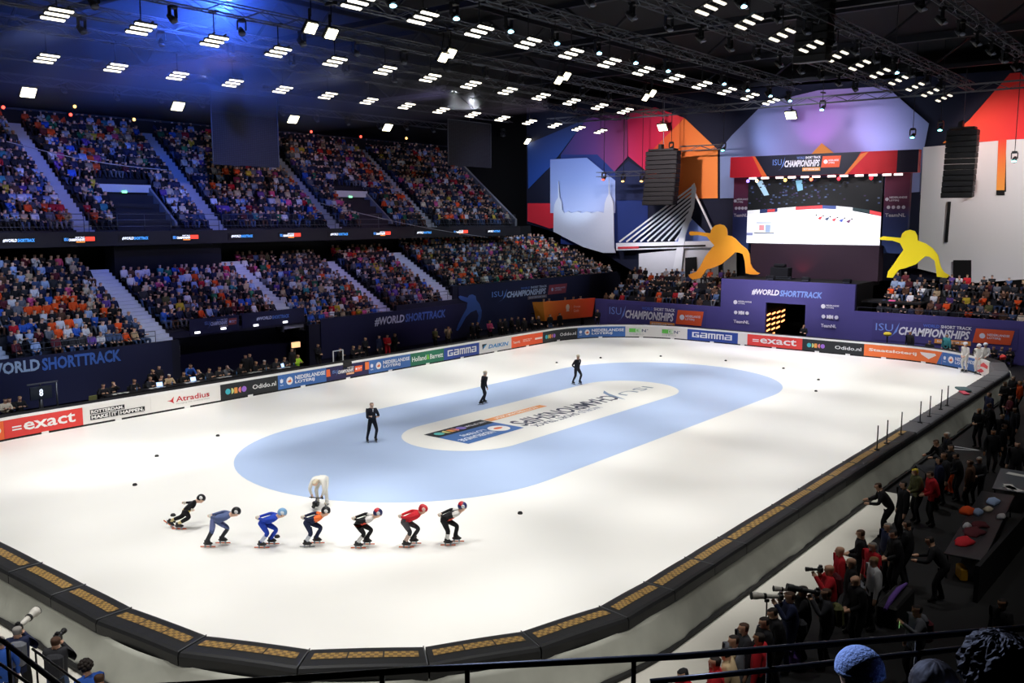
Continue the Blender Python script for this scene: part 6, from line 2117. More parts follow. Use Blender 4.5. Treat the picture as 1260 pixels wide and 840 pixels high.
for k, (px, py, kd, top, hr_, w) in enumerate(TBL):
    o = put_person(px, py, kd, RAD(-90 + (k * 37 % 30) - 15), top, 'black', k % 3 % 2, hr_, 'seated person in %s, %s from left along the media tables' % (w, nth(k + 1)), G_T, 19.7)
    seat_xy.append((o.location.x, o.location.y))
    ch = empty('folding_chair', (o.location.x - .02, o.location.y + .08, ZF), o.rotation_euler[2])
    tag(ch, 'black chair under the seated person, %s from the left at the media tables' % nth(k + 1), 'chair', 'chairs at the media tables')
    b = MB(); b.box((0, 0, .33), (.44, .44, .05), m_chair, bevel=.02); b.build('seat', ch)
    b = MB(); b.box((-.26, 0, .68), (.04, .42, .36), m_chair, bevel=.015); b.build('backrest', ch)
    for lx, ly in ((.18, .18), (.18, -.18), (-.22, .18), (-.22, -.18)):
        b = MB(); b.tube([(lx, ly, 0), (lx, ly, .86 if lx < 0 else .32)], .016, m_chair, 6); b.build('leg', ch)
EXTRA = [(179, 455, 'lean', 'black', 'light', 'person in black bending over the laptop at the media tables'), (195, 451, 'stand', 'black', 'brown', 'person in black standing behind the media tables near the laptop'), (232, 449, 'lean', 'blue', 'brown', 'person in bright blue jacket leaning on the media table'),
         (299, 438, 'stand', 'black', 'brown', 'person in black behind the table, left of two heads beside the balcony supports'), (309, 436, 'stand', 'black', 'light', 'person in black behind the table, right of two heads beside the balcony supports'), (354, 430.5, 'stand', 'black', 'dark', 'person in black standing behind the right end of the media tables'),
         (361, 438, 'sit', 'lime', 'light', 'helper in lime hi-vis vest at the right end of the media tables'), (390, 413, 'hold', 'black', 'light', 'person in black suit standing with a pale bag under the balcony'), (417, 426.7, 'sit', 'black', 'brown', 'person in black seated beside the white metal frame near the gate'),
         (433.7, 423, 'sit', 'black', 'light', 'left one of two seated people in black beside the gate'), (439.6, 422, 'sit', 'black', 'brown', 'right one of two seated people in black beside the gate'), (448.6, 410.5, 'hold', 'black', 'light', 'person in black standing behind the seated pair near the gate'),
         (466, 412, 'stand', 'navy', 'brown', 'person in navy standing left of the one in red'), (476, 411, 'hold', 'red', 'dark', 'person in red jacket and trousers standing behind the left boards'), (485, 408.6, 'hold', 'black', 'light', 'person in black standing right of the one in red'),
         (534.7, 399.6, 'hold', 'olive', 'brown', 'person in drab olive top standing before the #WORLDSHORTTRACK banner'), (551, 396, 'photo', 'beige', 'brown', 'photographer in beige top aiming a long lens before the blue skater banner'), (581, 394, 'stand', 'black', 'light', 'left one of two people in black before the blue skater outline'),
         (586, 392, 'fold', 'black', 'brown', 'right one of two people in black before the blue skater outline'), (602.5, 391.5, 'fold', 'pink', 'brown', 'person with folded arms in dull pink top behind the DAIKIN board'), (615, 388.6, 'hold', 'charcoal', 'light', 'left one of a pair in charcoal behind the DAIKIN board'),
         (619.5, 388, 'stand', 'charcoal', 'brown', 'right one of a pair in charcoal behind the DAIKIN board'), (629, 385.7, 'hold', 'black', 'light', 'person in black standing behind the join of DAIKIN and orange boards'), (637, 387, 'stand', 'charcoal', 'brown', 'person in charcoal standing behind the orange board, white paper at hip'),
         (644.8, 385, 'stand', 'black', 'light', 'person in black standing behind the middle of the orange board'), (655, 387, 'fold', 'black', 'brown', 'person in black left of the orange hospitality box'), (662, 383.5, 'hold', 'black', 'grey', 'person in black at the left edge of the orange hospitality box'),
         (676.7, 387, 'stand', 'black', 'dark', 'person in black top and jeans before the orange hospitality box'), (688.6, 385, 'stand', 'black', 'dark', 'person all in black with back turned before the orange hospitality box crest'), (735.7, 381.7, 'hold', 'black', 'light', 'person in black with badge right of the orange hospitality box'),
         (1002, 397.5, 'fold', 'black', 'light', 'person in black raising a hand just right of the tunnel portal')]
ex_xy = []
for px, py, kd, top, hr_, lab in EXTRA:
    bot = {'red': 'red', 'lime': 'black'}.get(top, 'denim' if 'jeans' in lab else 'black')
    far = px > 700
    o = put_person(px, py, kd, RAD(-90 if not far else 180) + .3 * math.sin(px), top, bot, 0, hr_, lab, None, 20.1 if px < 640 else (19.0 if px < 700 else None))
    if far: o.location.x = min(o.location.x, 30.4)
    for _ in range(3):
        for qx, qy in ex_xy + seat_xy:
            if math.hypot(o.location.x - qx, o.location.y - qy) < .5: o.location.x += .14 if qx <= o.location.x else -.14
    ex_xy.append((o.location.x, o.location.y))
# small group at the far left
for px, py, kd, top, hr_, lab in [(5, 481, 'sit', 'cream', 'dark', 'seated person with long dark hair in cream sweater at the left edge'), (10, 478.5, 'sit', 'black', 'dark', 'seated person in black just behind the cream sweater'), (23, 478, 'sit', 'black', 'light', 'seated person in black with white badge beside the number eight sign')]:
    put_person(px, py, kd, RAD(-100), top, 'black', 0, hr_, lab, None, 19.6)
    # bench under them
b = MB(); P = at(12, 488, Y=18.9); b.box((0, 0, .34), (3.0, .5, .08), m_chair); [b.box((x, 0, .16), (.06, .4, .33), m_chair) for x in (-1.3, 0, 1.3)]
tag(b.build('bench', loc=(P[0] - .2, 19.1, ZF)), 'low black bench at the left edge behind the exact board', 'bench')

# ---- media tables with things on them
m_cloth_t = mat('black_table_drape', '#101013', .9, var=.15, scale=3)
m_top = mat('black_table_top', '#1e1e22', .5)
xs0, xs1 = seat_xy[0][0], seat_xy[-1][0]
yt = min(q[1] for q in seat_xy) - .62
yt = np.mean([q[1] for q in seat_xy]) - .66
nt_ = int((xs1 - xs0 + 1.2) / 1.9)
for k in range(nt_):
    x = xs0 - .3 + (k + .5) * (xs1 - xs0 + .8) / nt_
    # follow the row of seats
    near_ = min(seat_xy, key=lambda q: abs(q[0] - x))
    root = empty('media_table', (x, near_[1] - .64, ZF))
    tag(root, 'black draped media table behind the ad boards, %s from the left' % nth(k + 1), 'table', 'media tables')
    w = (xs1 - xs0 + .8) / nt_ - .06
    b = MB(); b.box((0, 0, .73), (w, .6, .04), m_top); b.build('tabletop', root)
    b = MB()
    n_ = 24
    vs = [(-w / 2 + w * i / n_, -.31 + .012 * math.sin(i * 1.7), z) for i in range(n_ + 1) for z in (.04, .72)]
    b.add(vs, [(2 * i, 2 * i + 2, 2 * i + 3, 2 * i + 1) for i in range(n_)], m_cloth_t); b.build('drape', root)
    for sx in (-1, 1):
        for sy in (-1, 1):
            b = MB(); b.tube([(sx * (w / 2 - .06), sy * .24, 0), (sx * (w / 2 - .06), sy * .24, .72)], .018, m_rail, 6); b.build('leg', root)
    zt_ = ZF + .752
    # one laptop or papers on each
    if k in (1, 2, 5):
        lp = empty('laptop', (x + .1, near_[1] - .62, zt_), RAD(8 * (k - 2)))
        tag(lp, {1: 'open silver laptop on the second media table', 2: 'open laptop with bright screen turned to the ice on the third media table', 5: 'open silver laptop on the sixth media table'}[k], 'laptop')
        b = MB(); b.box((0, 0, .01), (.36, .25, .018), mat('silver_laptop', '#a9abb0', .35, .5)); b.build('keyboard', lp)
        b = MB(); R = Matrix.Rotation(RAD(-15), 3, 'X'); b.box((0, .14, .13), (.36, .016, .25), mat('silver_laptop'), R=R)
        b.box((0, .129, .13), (.32, .006, .21), mat('laptop_screen', '#9fc4ff', .4, emit=1.6), R=R); b.build('lid', lp)
    b = MB()
    for q in range(3):
        b.box((-.5 + q * .32 + .03 * k % .2, -.05 + .05 * (q % 2), .004 + q * .002), (.21, .29, .006), mat('white_paper', '#dcdcd8', .8, var=.02), RAD(20 * q - 15 + 7 * k))
    tag(b.build('paper_sheets', loc=(x, near_[1] - .66, zt_)), 'loose white sheets on the media table, %s table from the left' % nth(k + 1), 'paper', 'papers on the media tables')
    b = MB(); b.tube([(0, 0, 0), (0, 0, .17), (0, 0, .2), (0, 0, .24)], [.035, .035, .015, .015], mat('clear_blue_bottle', '#5a7fa8', .2), 8)
    tag(b.build('water_bottle', loc=(x + w * .36, near_[1] - .74, zt_)), 'water bottle on the media table, %s table from the left' % nth(k + 1), 'bottle', 'bottles on the media tables')
# numbered column display at the left
p = at(51, 494, Y=17.9)
root = empty('number_display', (p[0], 17.9, ZF))
tag(root, 'dark display board showing a white 8 on a steel post behind the exact board', 'display')
q0, q1 = at(38, 470, Y=17.9), at(58, 483, Y=17.9)
b = MB(); b.tube([(0, .05, 0), (0, .05, q1[2] - ZF)], .09, m_rail, 10); b.box((0, .05, .02), (.5, .5, .05), m_rail); b.build('post', root)
b = MB(); W8, H8 = q1[0] - q0[0] + .05, q0[2] - q1[2]
W8 = 1.0; H8 = .62
zc = 1.62
b.box((0, 0, zc), (W8, .12, H8), mat('dark_blue_display', '#16202e', .4)); dsp = b.build('display_board', root)
a = MB(); draw(a, lambda u, v, d: (-W8 / 2 + u, -.062 - d, zc - H8 / 2 + v), [('text', '8', .40, .24, .58, .80, '#dfeaff', .03)], W8, H8, eps=.006, emit=.7); a.build('digit', dsp)
b = MB(); b.box((.12, .02, zc + H8 / 2 + .14), (1.45, .05, .06), m_rail); b.tube([(.78, .05, 0), (.78, .05, zc + H8 / 2 + .14)], .05, m_rail, 8); b.tube([(0, .04, zc + .3), (0, .04, zc + .46)], .04, m_rail, 6); b.build('top_frame', root)
p = at(114, 484, Y=18.4)
b = MB(); b.box((0, 0, .72), (.5, .06, .55), C['olive'], RAD(10), .03); b.box((0, -.2, .44), (.5, .45, .06), C['olive'], RAD(10), .02); b.tube([(-.2, 0, 0), (-.2, 0, .9)], .016, m_chair, 6); b.tube([(.2, 0, 0), (.2, 0, .9)], .016, m_chair, 6); b.tube([(-.2, -.36, 0), (-.2, -.36, .42)], .016, m_chair, 6); b.tube([(.2, -.36, 0), (.2, -.36, .42)], .016, m_chair, 6)
tag(b.build('folding_chair', loc=(p[0], 18.4, ZF)), 'empty olive green chair left of the media tables', 'chair')
p = at(410, 437, Y=17.8)
b = MB()
for sx in (0, .8):
    b.tube([(sx, 0, 0), (sx, 0, 1.55)], .04, m_white, 8)
b.tube([(0, 0, 1.55), (.8, 0, 1.55)], .04, m_white, 8); b.tube([(0, 0, .8), (.8, 0, .8)], .03, m_white, 8)
tag(b.build('metal_frame', loc=(p[0], 17.8, ZF)), 'white metal frame standing beside the gate notch', 'frame')
p = at(364, 424, Y=20.0)
b = MB(); b.box((0, 0, 0), (.62, .12, .34), mat('warm_monitor', '#ffc890', .5, emit=.8)); b.box((0, .1, 0), (.7, .1, .42), m_camb); b.tube([(0, .1, -.3), (0, .1, -p[2] - .06)], .04, m_camb)
tag(b.build('monitor', loc=(p[0], 20.0, p[2])), 'small glowing monitor on a stand under the balcony', 'monitor')

# ---- camera gear held by people
def long_lens(loc, rz, tilt, body_m, tube_m, L, R_, label, monopod=0.0):
    root = empty('camera', loc, rz)
    tag(root, label, 'camera')
    Rm = Matrix.Rotation(-RAD(tilt), 3, 'Y')
    b = MB(); b.box((0, 0, 0), (.10, .16, .13), m_camb, bevel=.02, R=Rm); b.box(Rm @ Vector((0, 0, .08)), (.07, .07, .05), m_camb, R=Rm); b.build('camera_body', root)
    b = MB()
    X = lambda t, r: Rm @ Vector((.05 + t * L, 0, 0))
    b.tube([X(t, 0) for t in (0, .15, .45, .5, .74, .76, 1.0)], [R_ * q for q in (.62, .66, .72, .86, .95, 1.12, 1.16)], tube_m, 14); ln = b.build('lens_barrel', root)
    b = MB(); b.tube([X(.46, 0), X(.56, 0)], R_ * .93, m_camb, 14); b.tube([X(.985, 0), X(1.005, 0)], [R_ * 1.2, R_ * 1.2], m_camb, 14); b.build('lens_ring', ln)
    if monopod:
        b = MB(); m0 = X(.42, 0); b.box(m0 + Vector((0, 0, -R_ - .03)), (.10, .04, .06), m_camb); b.tube([m0 + Vector((0, 0, -R_ - .05)), m0 + Vector((0, 0, -monopod))], .016, m_camb, 6); b.build('monopod', root)
    return root


m_lens_w = mat('off_white_lens_barrel', '#d9d6ce', .4, var=.04)


def held(o, J, *args, **kw):
    """put a camera at the face of a photographer"""
    e = J['head'] + J['hf'] * .20 + J['hu'] * .0
    Rz = Matrix.Rotation(o.rotation_euler[2], 3, 'Z')
    w = Vector(o.location) + Rz @ e * o.scale[0]
    return long_lens(tuple(w), o.rotation_euler[2] + kw.pop('turn', 0), *args, **kw)


TO_LEFT = YAW + RAD(92)             # along the picture's leftward direction
GR = None
# ---- the right side: photographers, coaches, team staff
R_ = [
    (850, 826, 'look', TO_LEFT + .3, 'red', 'black', 'black', 0, 'person in black cap and red jacket at the bottom edge of the photographers row'),
    (882, 812, 'stand', TO_LEFT - .2, 'red', 'black', 'dark', 0, 'person with long dark hair and red jacket behind the rail, left of the beige coat'),
    (899, 806, 'look', TO_LEFT - .4, 'beige', 'black', 'black', 0, 'person in dark cap and beige jacket in the photographers row'),
    (904.5, 785, 'stand', TO_LEFT + .2, 'grey', 'black', 'dark', 0, 'person with short dark hair and grey jacket left of the tall red jacket'),
    (917, 770, 'stand', TO_LEFT, 'charcoal', 'black', 'brown', 0, 'person with brown hair half hidden behind the tall red jacket'),
    (929, 778, 'stand', TO_LEFT - .5, 'red', 'black', 'dark', 2, 'tall dark-haired person in bright red jacket beside the rail post'),
    (944, 763, 'hold', TO_LEFT + .1, 'black', 'black', 'dark', 0, 'person with long dark hair in black jacket left of the big white lens'),
    (975, 732, 'photo', TO_LEFT + .05, 'navy', 'navy', 'brown', 0, 'photographer in navy jacket aiming the big white lens over the pads'),
    (986, 727, 'photo', TO_LEFT - .05, 'black', 'black', 'dark', 2, 'photographer in black hidden behind the navy one, aiming a smaller white lens'),
    (1002, 726, 'photo', TO_LEFT - .1, 'charcoal', 'black', 'brown', 0, 'photographer in charcoal hoodie aiming a long dark lens'),
    (1023, 699, 'photo', TO_LEFT, 'red', 'grey', 'dark', 0, 'bald photographer in red shirt with grey vest and a small zoom lens'),
    (1035, 676, 'stand', TO_LEFT - .2, 'red', 'black', 'brown', 0, 'person with short brown hair and red jacket before the bald photographer'),
    (1062, 655, 'hold', TO_LEFT - .3, 'black', 'black', 'brown', 0, 'person in black jacket bending near the front of the photographers row'),
    (1075, 670, 'stand', TO_LEFT + .2, 'red', 'black', 'grey', 0, 'person with cropped grey hair and dark red jacket beside the white shirt'),
    (1077, 688, 'stand', TO_LEFT - .1, 'white', 'black', 'light', 0, 'person in white shirt with dark shoulder strap'),
    (1094, 646, 'stand', TO_LEFT, 'navy', 'black', 'grey', 0, 'grey-haired person in navy jacket with white badge'),
    (1119, 644, 'hold', TO_LEFT - .6, 'black', 'black', 'dark', 0, 'person in black looking down right of the grey-haired one in navy'),
    (1091, 603, 'lean', TO_LEFT - .3, 'black', 'black', 'brown', 0, 'person in black coat leaning on the right pads with bare forearms'),
    (1108, 594, 'stand', TO_LEFT - .1, 'black', 'black', 'dark', 0, 'person in black jacket with white stripe right of the leaning one'),
    (1132, 579, 'look', TO_LEFT, 'olive', 'black', 'yellow', 0, 'person in yellow knitted cap and olive jacket'),
    (1147, 582, 'coat', TO_LEFT - .2, 'red', 'black', 'brown', 0, 'person in bulky bright red jacket right of the yellow cap'),
    (1157, 565, 'stand', TO_LEFT - .4, 'navy', 'black', 'dark', 0, 'person with dark hair in navy jacket right of the bulky red jacket'),
    (1163, 559, 'stand', TO_LEFT, 'charcoal', 'black', 'brown', 0, 'person in charcoal jacket behind the one in navy'),
    (1172, 549, 'hold', TO_LEFT + .2, 'black', 'orange', 'dark', 0, 'person in black jacket with orange front near the white floor line'),
    (1140, 530, 'stand', TO_LEFT - .2, 'black', 'black', 'white', 0, 'person in white cap and black jacket beside the net posts'),
    (1128, 543, 'lean', TO_LEFT + .1, 'black', 'black', 'brown', 0, 'person in black leaning forward below the white cap'),
    (1195, 568, 'stand', TO_LEFT - .7, 'brown', 'black', 'brown', 0, 'person in brown jacket with orange sleeve near the floor tables'),
    (1206, 564, 'hold', TO_LEFT + .6, 'charcoal', 'black', 'grey', 0, 'person in charcoal with grey hair right of the brown jacket'),
    (1235, 523, 'stand', TO_LEFT + 2.4, 'black', 'black', 'dark', 0, 'tall person all in black standing across the white floor line'),
    (1222, 530, 'stand', TO_LEFT + 1.4, 'black', 'black', 'dark', 2, 'second person all in black left of the tall one at the floor line'),
    (1206, 504, 'hold', TO_LEFT + .5, 'black', 'black', 'light', 0, 'person with light hair holding white paper beside the far pads'),
    (1217, 484, 'stand', TO_LEFT, 'navy', 'black', 'brown', 0, 'person in navy jacket standing upright beside the far pads'),
    (1244, 488, 'fold', TO_LEFT - .2, 'maroon', 'denim', 'dark', 0, 'person in maroon jacket and jeans right of the navy jacket'),
    (1234, 511, 'stand', TO_LEFT + .8, 'black', 'black', 'light', 0, 'person in black with light hair below the maroon jacket'),
    (1256, 470, 'stand', TO_LEFT - .4, 'orange', 'black', 'light', 0, 'person in orange vest at the right picture edge'),
    (1238, 471, 'hold', TO_LEFT + .3, 'black', 'black', 'brown', 0, 'person in black reaching an arm forward left of the orange vest'),
    (1244, 446, 'fold', TO_LEFT + .2, 'blue', 'black', 'light', 0, 'person in bright blue jacket behind the far right corner pads'),
    (1251, 438, 'stand', TO_LEFT + .1, 'white', 'black', 'grey', 0, 'person in white top behind the bright blue jacket'),
    (1257, 450, 'stand', TO_LEFT, 'maroon', 'black', 'brown', 0, 'person in maroon at the right edge beside the bright blue jacket'),
    (1130, 748, 'phone', TO_LEFT + .1, 'grey', 'black', 'dark', 0, 'person in pale grey hooded coat holding up a phone'),
    (1235, 740, 'stand', TO_LEFT + .2, 'black', 'black', 'dark', 2, 'person in black on the dark floor at the lower right, hands low'),
    (1157, 672, 'lean', TO_LEFT - .5, 'black', 'black', 'dark', 0, 'person in black bending over with a pale grey sleeve'),
    (1121, 401, 'stand', math.pi * .9, 'black', 'black', 'dark', 2, 'large person in black with back turned before the right championship lettering'),
    (1166, 405, 'stand', math.pi * .9, 'teal', 'black', 'dark', 0, 'person in dark teal standing before the right championship lettering'),
    (1145, 413, 'sit', math.pi, 'black', 'black', 'dark', 0, 'person in black seated between the standing pair at the right wall'),
    (1174, 415, 'sit', math.pi, 'black', 'black', 'brown', 0, 'person in black seated right of the dark teal jacket'),
    (1250, 503, 'stand', TO_LEFT, 'black', 'black', 'dark', 0, 'person in black below the maroon jacket and jeans at the right edge'),
    (1228, 462, 'hold', TO_LEFT + .4, 'charcoal', 'black', 'grey', 0, 'grey-haired person in charcoal just left of the bright blue jacket'),
    (1222, 498, 'look', TO_LEFT - .3, 'black', 'black', 'brown', 2, 'person in black between the white paper and the maroon jacket'),
    (1252, 545, 'stand', TO_LEFT + 1.0, 'black', 'black', 'dark', 0, 'person in black at the right edge above the grey table'),
    (1182, 560, 'look', TO_LEFT - .2, 'black', 'black', 'dark', 0, 'person in black left of the brown jacket'),
    (1106, 655, 'look', TO_LEFT, 'black', 'black', 'dark', 0, 'person in black right behind the grey-haired navy jacket'),
    (1049, 690, 'stand', TO_LEFT - .3, 'black', 'black', 'dark', 0, 'person in black between the bald photographer and the white shirt'),
    (1060, 712, 'look', TO_LEFT + .2, 'black', 'black', 'brown', 0, 'person in black behind the bald photographer near the small table'),
    (960, 752, 'look', TO_LEFT, 'black', 'black', 'dark', 0, 'person in black just below the big white lens'),
]
for k, (px, py) in enumerate([(1204, 416), (1213, 415), (1223, 414), (1232, 416), (1243, 418)]):
    R_.append((px, py, 'sit', math.pi, ['black', 'charcoal', 'black', 'navy', 'black'][k], 'black', ['brown', 'light', 'brown', 'light', 'dark'][k], 0, 'seated person in dark clothes behind the stewards, %s from the left' % nth(k + 1)))
PP = {}
gold_xy = []
for px, py, kd, rz, top, bot, hr_, sk_, lab in R_:
    SCL = 1.0 if px > 1180 else 1.06
    P = at(px, py, Z=ZF + HZ[kd] * SCL)
    x, y = P[0], P[1]
    if px > 1110 and py < 420: x, y = at(px, py, X=30.25)[:2]
    elif px > 1200 and py < 515: y = min(y, -17.95)
    else: y = min(y, -18.55)
    for _ in range(4):
        for (qx, qy) in gold_xy:             # keep shoulders apart
            d = math.hypot(x - qx, y - qy)
            if d < .5:
                x += (x - qx) / max(d, .01) * (.5 - d); y += (y - qy) / max(d, .01) * (.5 - d)
        if px < 1180 and py > 500: y = min(y, -18.3)
    gold_xy.append((x, y))
    if 'bald' in lab:
        o = put_person(px, py, kd, rz, top, bot, sk_, 'brown', lab, xy=(x, y), sc=SCL); o.material_slots[HAIR].material = SKINS[0]
    else:
        o = put_person(px, py, kd, rz, top, bot, sk_, hr_, lab, xy=(x, y), sc=SCL)
    PP[lab] = o
    if kd == 'sit':
        ch = empty('folding_chair', (x + .02, y, ZF), rz)
        tag(ch, 'black chair under the ' + lab.replace('person', 'sitter'), 'chair', 'chairs along the right wall')
        b = MB(); b.box((0, 0, .33), (.44, .44, .05), m_chair, bevel=.02); b.build('seat', ch)
        b = MB(); b.box((-.26, 0, .68), (.04, .42, .36), m_chair, bevel=.015); b.build('backrest', ch)
        b = MB()
        for lx in (.18, -.22):
            for ly in (.18, -.18): b.tube([(lx, ly, 0), (lx, ly, .86 if lx < 0 else .32)], .016, m_chair, 6)
        b.build('leg_frame', ch)
f = lambda s: next(o for l, o in PP.items() if s in l)
held(f('navy jacket aiming the big'), PHOTO, 4, None, m_lens_w, .62, .072, 'camera with big white telephoto lens on a monopod in the photographers row', monopod=1.35)
held(f('hidden behind the navy'), PHOTO, 5, None, m_lens_w, .40, .055, 'camera with smaller white lens behind the big white one')
held(f('charcoal hoodie'), PHOTO, 10, None, mat('dark_grey_lens', '#3a3c3e', .45), .62, .07, 'camera with long dark grey lens beside the charcoal hoodie')
held(f('bald photographer'), PHOTO, 2, None, mat('dark_grey_lens'), .30, .045, 'camera with short zoom lens held by the bald photographer')
# vests, packs and straps worn by them
def worn(o, J, name, m, size, off):
    b = MB()
    Rm = Matrix((J['fw'], J['lat'], J['up'])).transposed()
    b.box(J['chest'] + J['fw'] * off[0] + J['up'] * off[1], size, m, R=Rm, bevel=.06)
    b.build(name, o)
worn(f('charcoal hoodie'), PHOTO, 'backpack', C['olive'], (.22, .34, .46), (-.22, -.18))
worn(f('bald photographer'), PHOTO, 'backpack', C['maroon'], (.16, .36, .44), (-.19, -.04))
worn(f('navy jacket aiming'), PHOTO, 'shoulder_bag', C['charcoal'], (.24, .36, .30), (-.20, -.36))
worn(f('pale grey hooded coat'), PHONE, 'backpack', C['maroon'], (.20, .34, .46), (-.21, -.14))
worn(f('white shirt with dark'), ST, 'shoulder_strap', C['black'], (.02, .08, .42), (-.165, -.02))
o = f('pale grey hooded coat')
b = MB(); b.tube([PHONE['neck'] + PHONE['fw'] * -.12 + PHONE['lat'] * y + Vector((0, 0, -.02 - abs(y) * .25)) for y in (-.16, -.08, 0, .08, .16)], [.05, .075, .085, .075, .05], C['grey'], 8); b.build('hood', o)
w = Vector(o.location) + Matrix.Rotation(o.rotation_euler[2], 3, 'Z') @ (PHONE['wrl'] + Vector((.12, 0, .08)))
b = MB(); b.box((0, 0, 0), (.012, .075, .155), m_camb, bevel=.006); b.box((-.008, 0, 0), (.004, .066, .14), mat('phone_screen', '#8fd88a', .4, emit=1.2))
tag(b.build('phone', loc=tuple(w)), 'phone with greenish screen held up by the grey hooded coat', 'phone')
bpy.data.objects['phone'].rotation_euler = (0, 0, o.rotation_euler[2])

# ---- team tables and boxes on the dark floor at the right
m_tablet = mat('dark_work_table', '#26262b', .5, var=.1)
def work_table(label, a, b_, z, w, m=m_tablet):
    a, b_ = Vector(a), Vector(b_)
    u = (b_ - a); L = u.length; rz = math.atan2(u.y, u.x)
    root = empty('work_table', ((a.x + b_.x) / 2, (a.y + b_.y) / 2, ZF), rz)
    tag(root, label, 'table')
    q = MB(); q.box((0, 0, z), (L, w, .05), m, bevel=.01); q.build('tabletop', root)
    for sx in (-1, 1):
        for sy in (-1, 1):
            q = MB(); q.tube([(sx * (L / 2 - .1), sy * (w / 2 - .08), 0), (sx * (L / 2 - .1), sy * (w / 2 - .08), z)], .025, m_rail, 6); q.build('leg', root)
    return root
t1a, t1b = at(1186, 684, Z=.70), at(1228, 606, Z=.70)
work_table('long dark table on the right floor strewn with red jackets and pale bags', (t1a[0], t1a[1], 0), (t1b[0], t1b[1], 0), .72, 1.0)
t2a, t2b = at(1243, 603, Z=.70), at(1252, 578, Z=.70)
work_table('grey table with white papers at the right picture edge', (t2a[0], t2a[1], 0), (t2b[0], t2b[1], 0), .72, 1.1, mat('grey_work_table', '#5c6168', .5))
def blob(name, label, px, py, size, m, z=.690, rz=.4, cat='bag', group=None):
    P = at(px, py, Z=z)
    b = MB()
    n_ = 9
    r0 = random.Random(hash((px, py)) % 1000)
    nu, nv = 12, 6
    vs, fs = [], []
    for j in range(nv + 1):
        la = math.pi / 2 * j / nv
        for i in range(nu):
            lo = 2 * math.pi * i / nu
            k = 1 + .14 * math.sin(3 * lo + j + px) + .08 * math.sin(5 * lo + py)
            vs.append((size[0] * math.cos(la) * math.cos(lo) * k, size[1] * math.cos(la) * math.sin(lo) * k, size[2] * math.sin(la)))
    for j in range(nv):
        for i in range(nu):
            k = (i + 1) % nu
            fs.append((j * nu + i, j * nu + k, (j + 1) * nu + k, (j + 1) * nu + i))
    fs.append(tuple(range(nu - 1, -1, -1)))
    b.add(vs, fs, m, True)
    tag(b.build(name, loc=(P[0], P[1], z - .012 if z > .5 else z)), label, cat, group)
    bpy.context.scene.objects[-1].rotation_euler = (0, 0, rz) if False else (0, 0, 0)
for px, py, c_, sz, lab in [(1190, 630, 'orange', (.36, .22, .20), 'crumpled orange jacket at the far end of the red-strewn table'), (1186, 667, 'red', (.42, .26, .16), 'crumpled red jacket at the near end of the strewn table'), (1198, 655, 'maroon', (.45, .3, .14), 'dark red jacket in the middle of the strewn table'),
                            (1206, 646, 'maroon', (.3, .25, .12), 'small dark red cloth right of the middle of the strewn table')]:
    blob('crumpled_jacket', lab, px, py, sz, C[c_], .690, cat='jacket', group=None)
for px, py, c_, sz, lab in [(1190, 649, 'white', (.16, .12, .18), 'white bag among the red jackets'), (1203, 631, 'pale blue', (.28, .16, .16), 'pale blue bag behind the orange jacket'), (1222, 618, 'pale blue', (.40, .2, .16), 'large pale blue bag beyond the strewn table'), (1216, 627, 'cream', (.24, .14, .12), 'cream bag between the pale blue bags'), (1232, 635.5, 'white', (.3, .12, .10), 'bright white box lid right of the strewn table')]:
    blob('sports_bag', lab, px, py, sz, C[c_], .690)
for k, (px, py) in enumerate([(1243, 598), (1247, 600), (1252, 583)]):
    P = at(px, py, Z=.72)
    b = MB(); b.box((0, 0, .004), (.7, .3, .008), mat('white_paper', '#dcdcd8', .8, var=.02), .4 + k * .5)
    tag(b.build('paper_sheets', loc=(P[0], P[1], ZF + .75)), 'white papers on the grey table at the right edge, %s from the near end' % nth(k + 1), 'paper', 'papers on the grey table')
P = at(1184, 696, Z=.3)
b = MB(); b.box((0, 0, .18), (.5, .2, .36), mat('yellow_plastic_crate', '#e0a52a', .5), .5, .03)
tag(b.build('plastic_crate', loc=(P[0], P[1], ZF)), 'small yellow crate near the corner of the dark barrier', 'crate')
# dark low barrier behind the tables
A, B_ = at(1178, 705, Z=.5), at(1250, 628, Z=.5)
ub_ = Vector((B_[0] - A[0], B_[1] - A[1], 0))
b = MB(); b.box((0, 0, .5), (ub_.length * 1.5, .12, 1.0), mat('dark_barrier_cloth', '#17171c', .85, var=.2, scale=2)); bo = b.build('low_barrier', loc=((A[0] + B_[0]) / 2 + ub_.x * .2, (A[1] + B_[1]) / 2 - .55 + ub_.y * .2, ZF)); bo.rotation_euler = (0, 0, math.atan2(ub_.y, ub_.x))
tag(bo, 'long dark cloth barrier behind the team tables at the right', 'barrier')
P = at(1090, 727, Z=.6)
work_table('small black table with a camera and cables behind the photographers', (P[0] - .5, P[1] + .35, 0), (P[0] + .5, P[1] + .5, 0), .62, .5)
b = MB(); b.box((0, 0, .06), (.5, .34, .12), mat('silver_case', '#8f949e', .35, .5), .3, .02); b.box((0, 0, .14), (.3, .2, .04), m_camb, .3)
tag(b.build('equipment_box', loc=(P[0] - .1, P[1] + .42, ZF + .647)), 'small silver case on the black table behind the photographers', 'box')
P = at(1102, 742, Z=.3)
b = MB(); b.tube([(-.9, 0, .5), (-.4, 0, .62), (.2, 0, .66), (.9, 0, .58)], [.05, .07, .07, .04], C['purple'], 10); b.box((0, 0, .28), (1.6, .5, .56), m_chair, bevel=.05)
tag(b.build('covered_trolley', loc=(P[0], P[1], ZF)), 'black trolley with pale purple edge behind the photographers', 'trolley')
P = at(978, 800, Z=.35)
b = MB(); b.box((0, 0, .2), (.4, .28, .4), C['purple'], .3, .08); b.tube([(-.12, 0, .38), (-.1, 0, .5), (.1, 0, .5), (.12, 0, .38)], .02, C['charcoal'], 6)
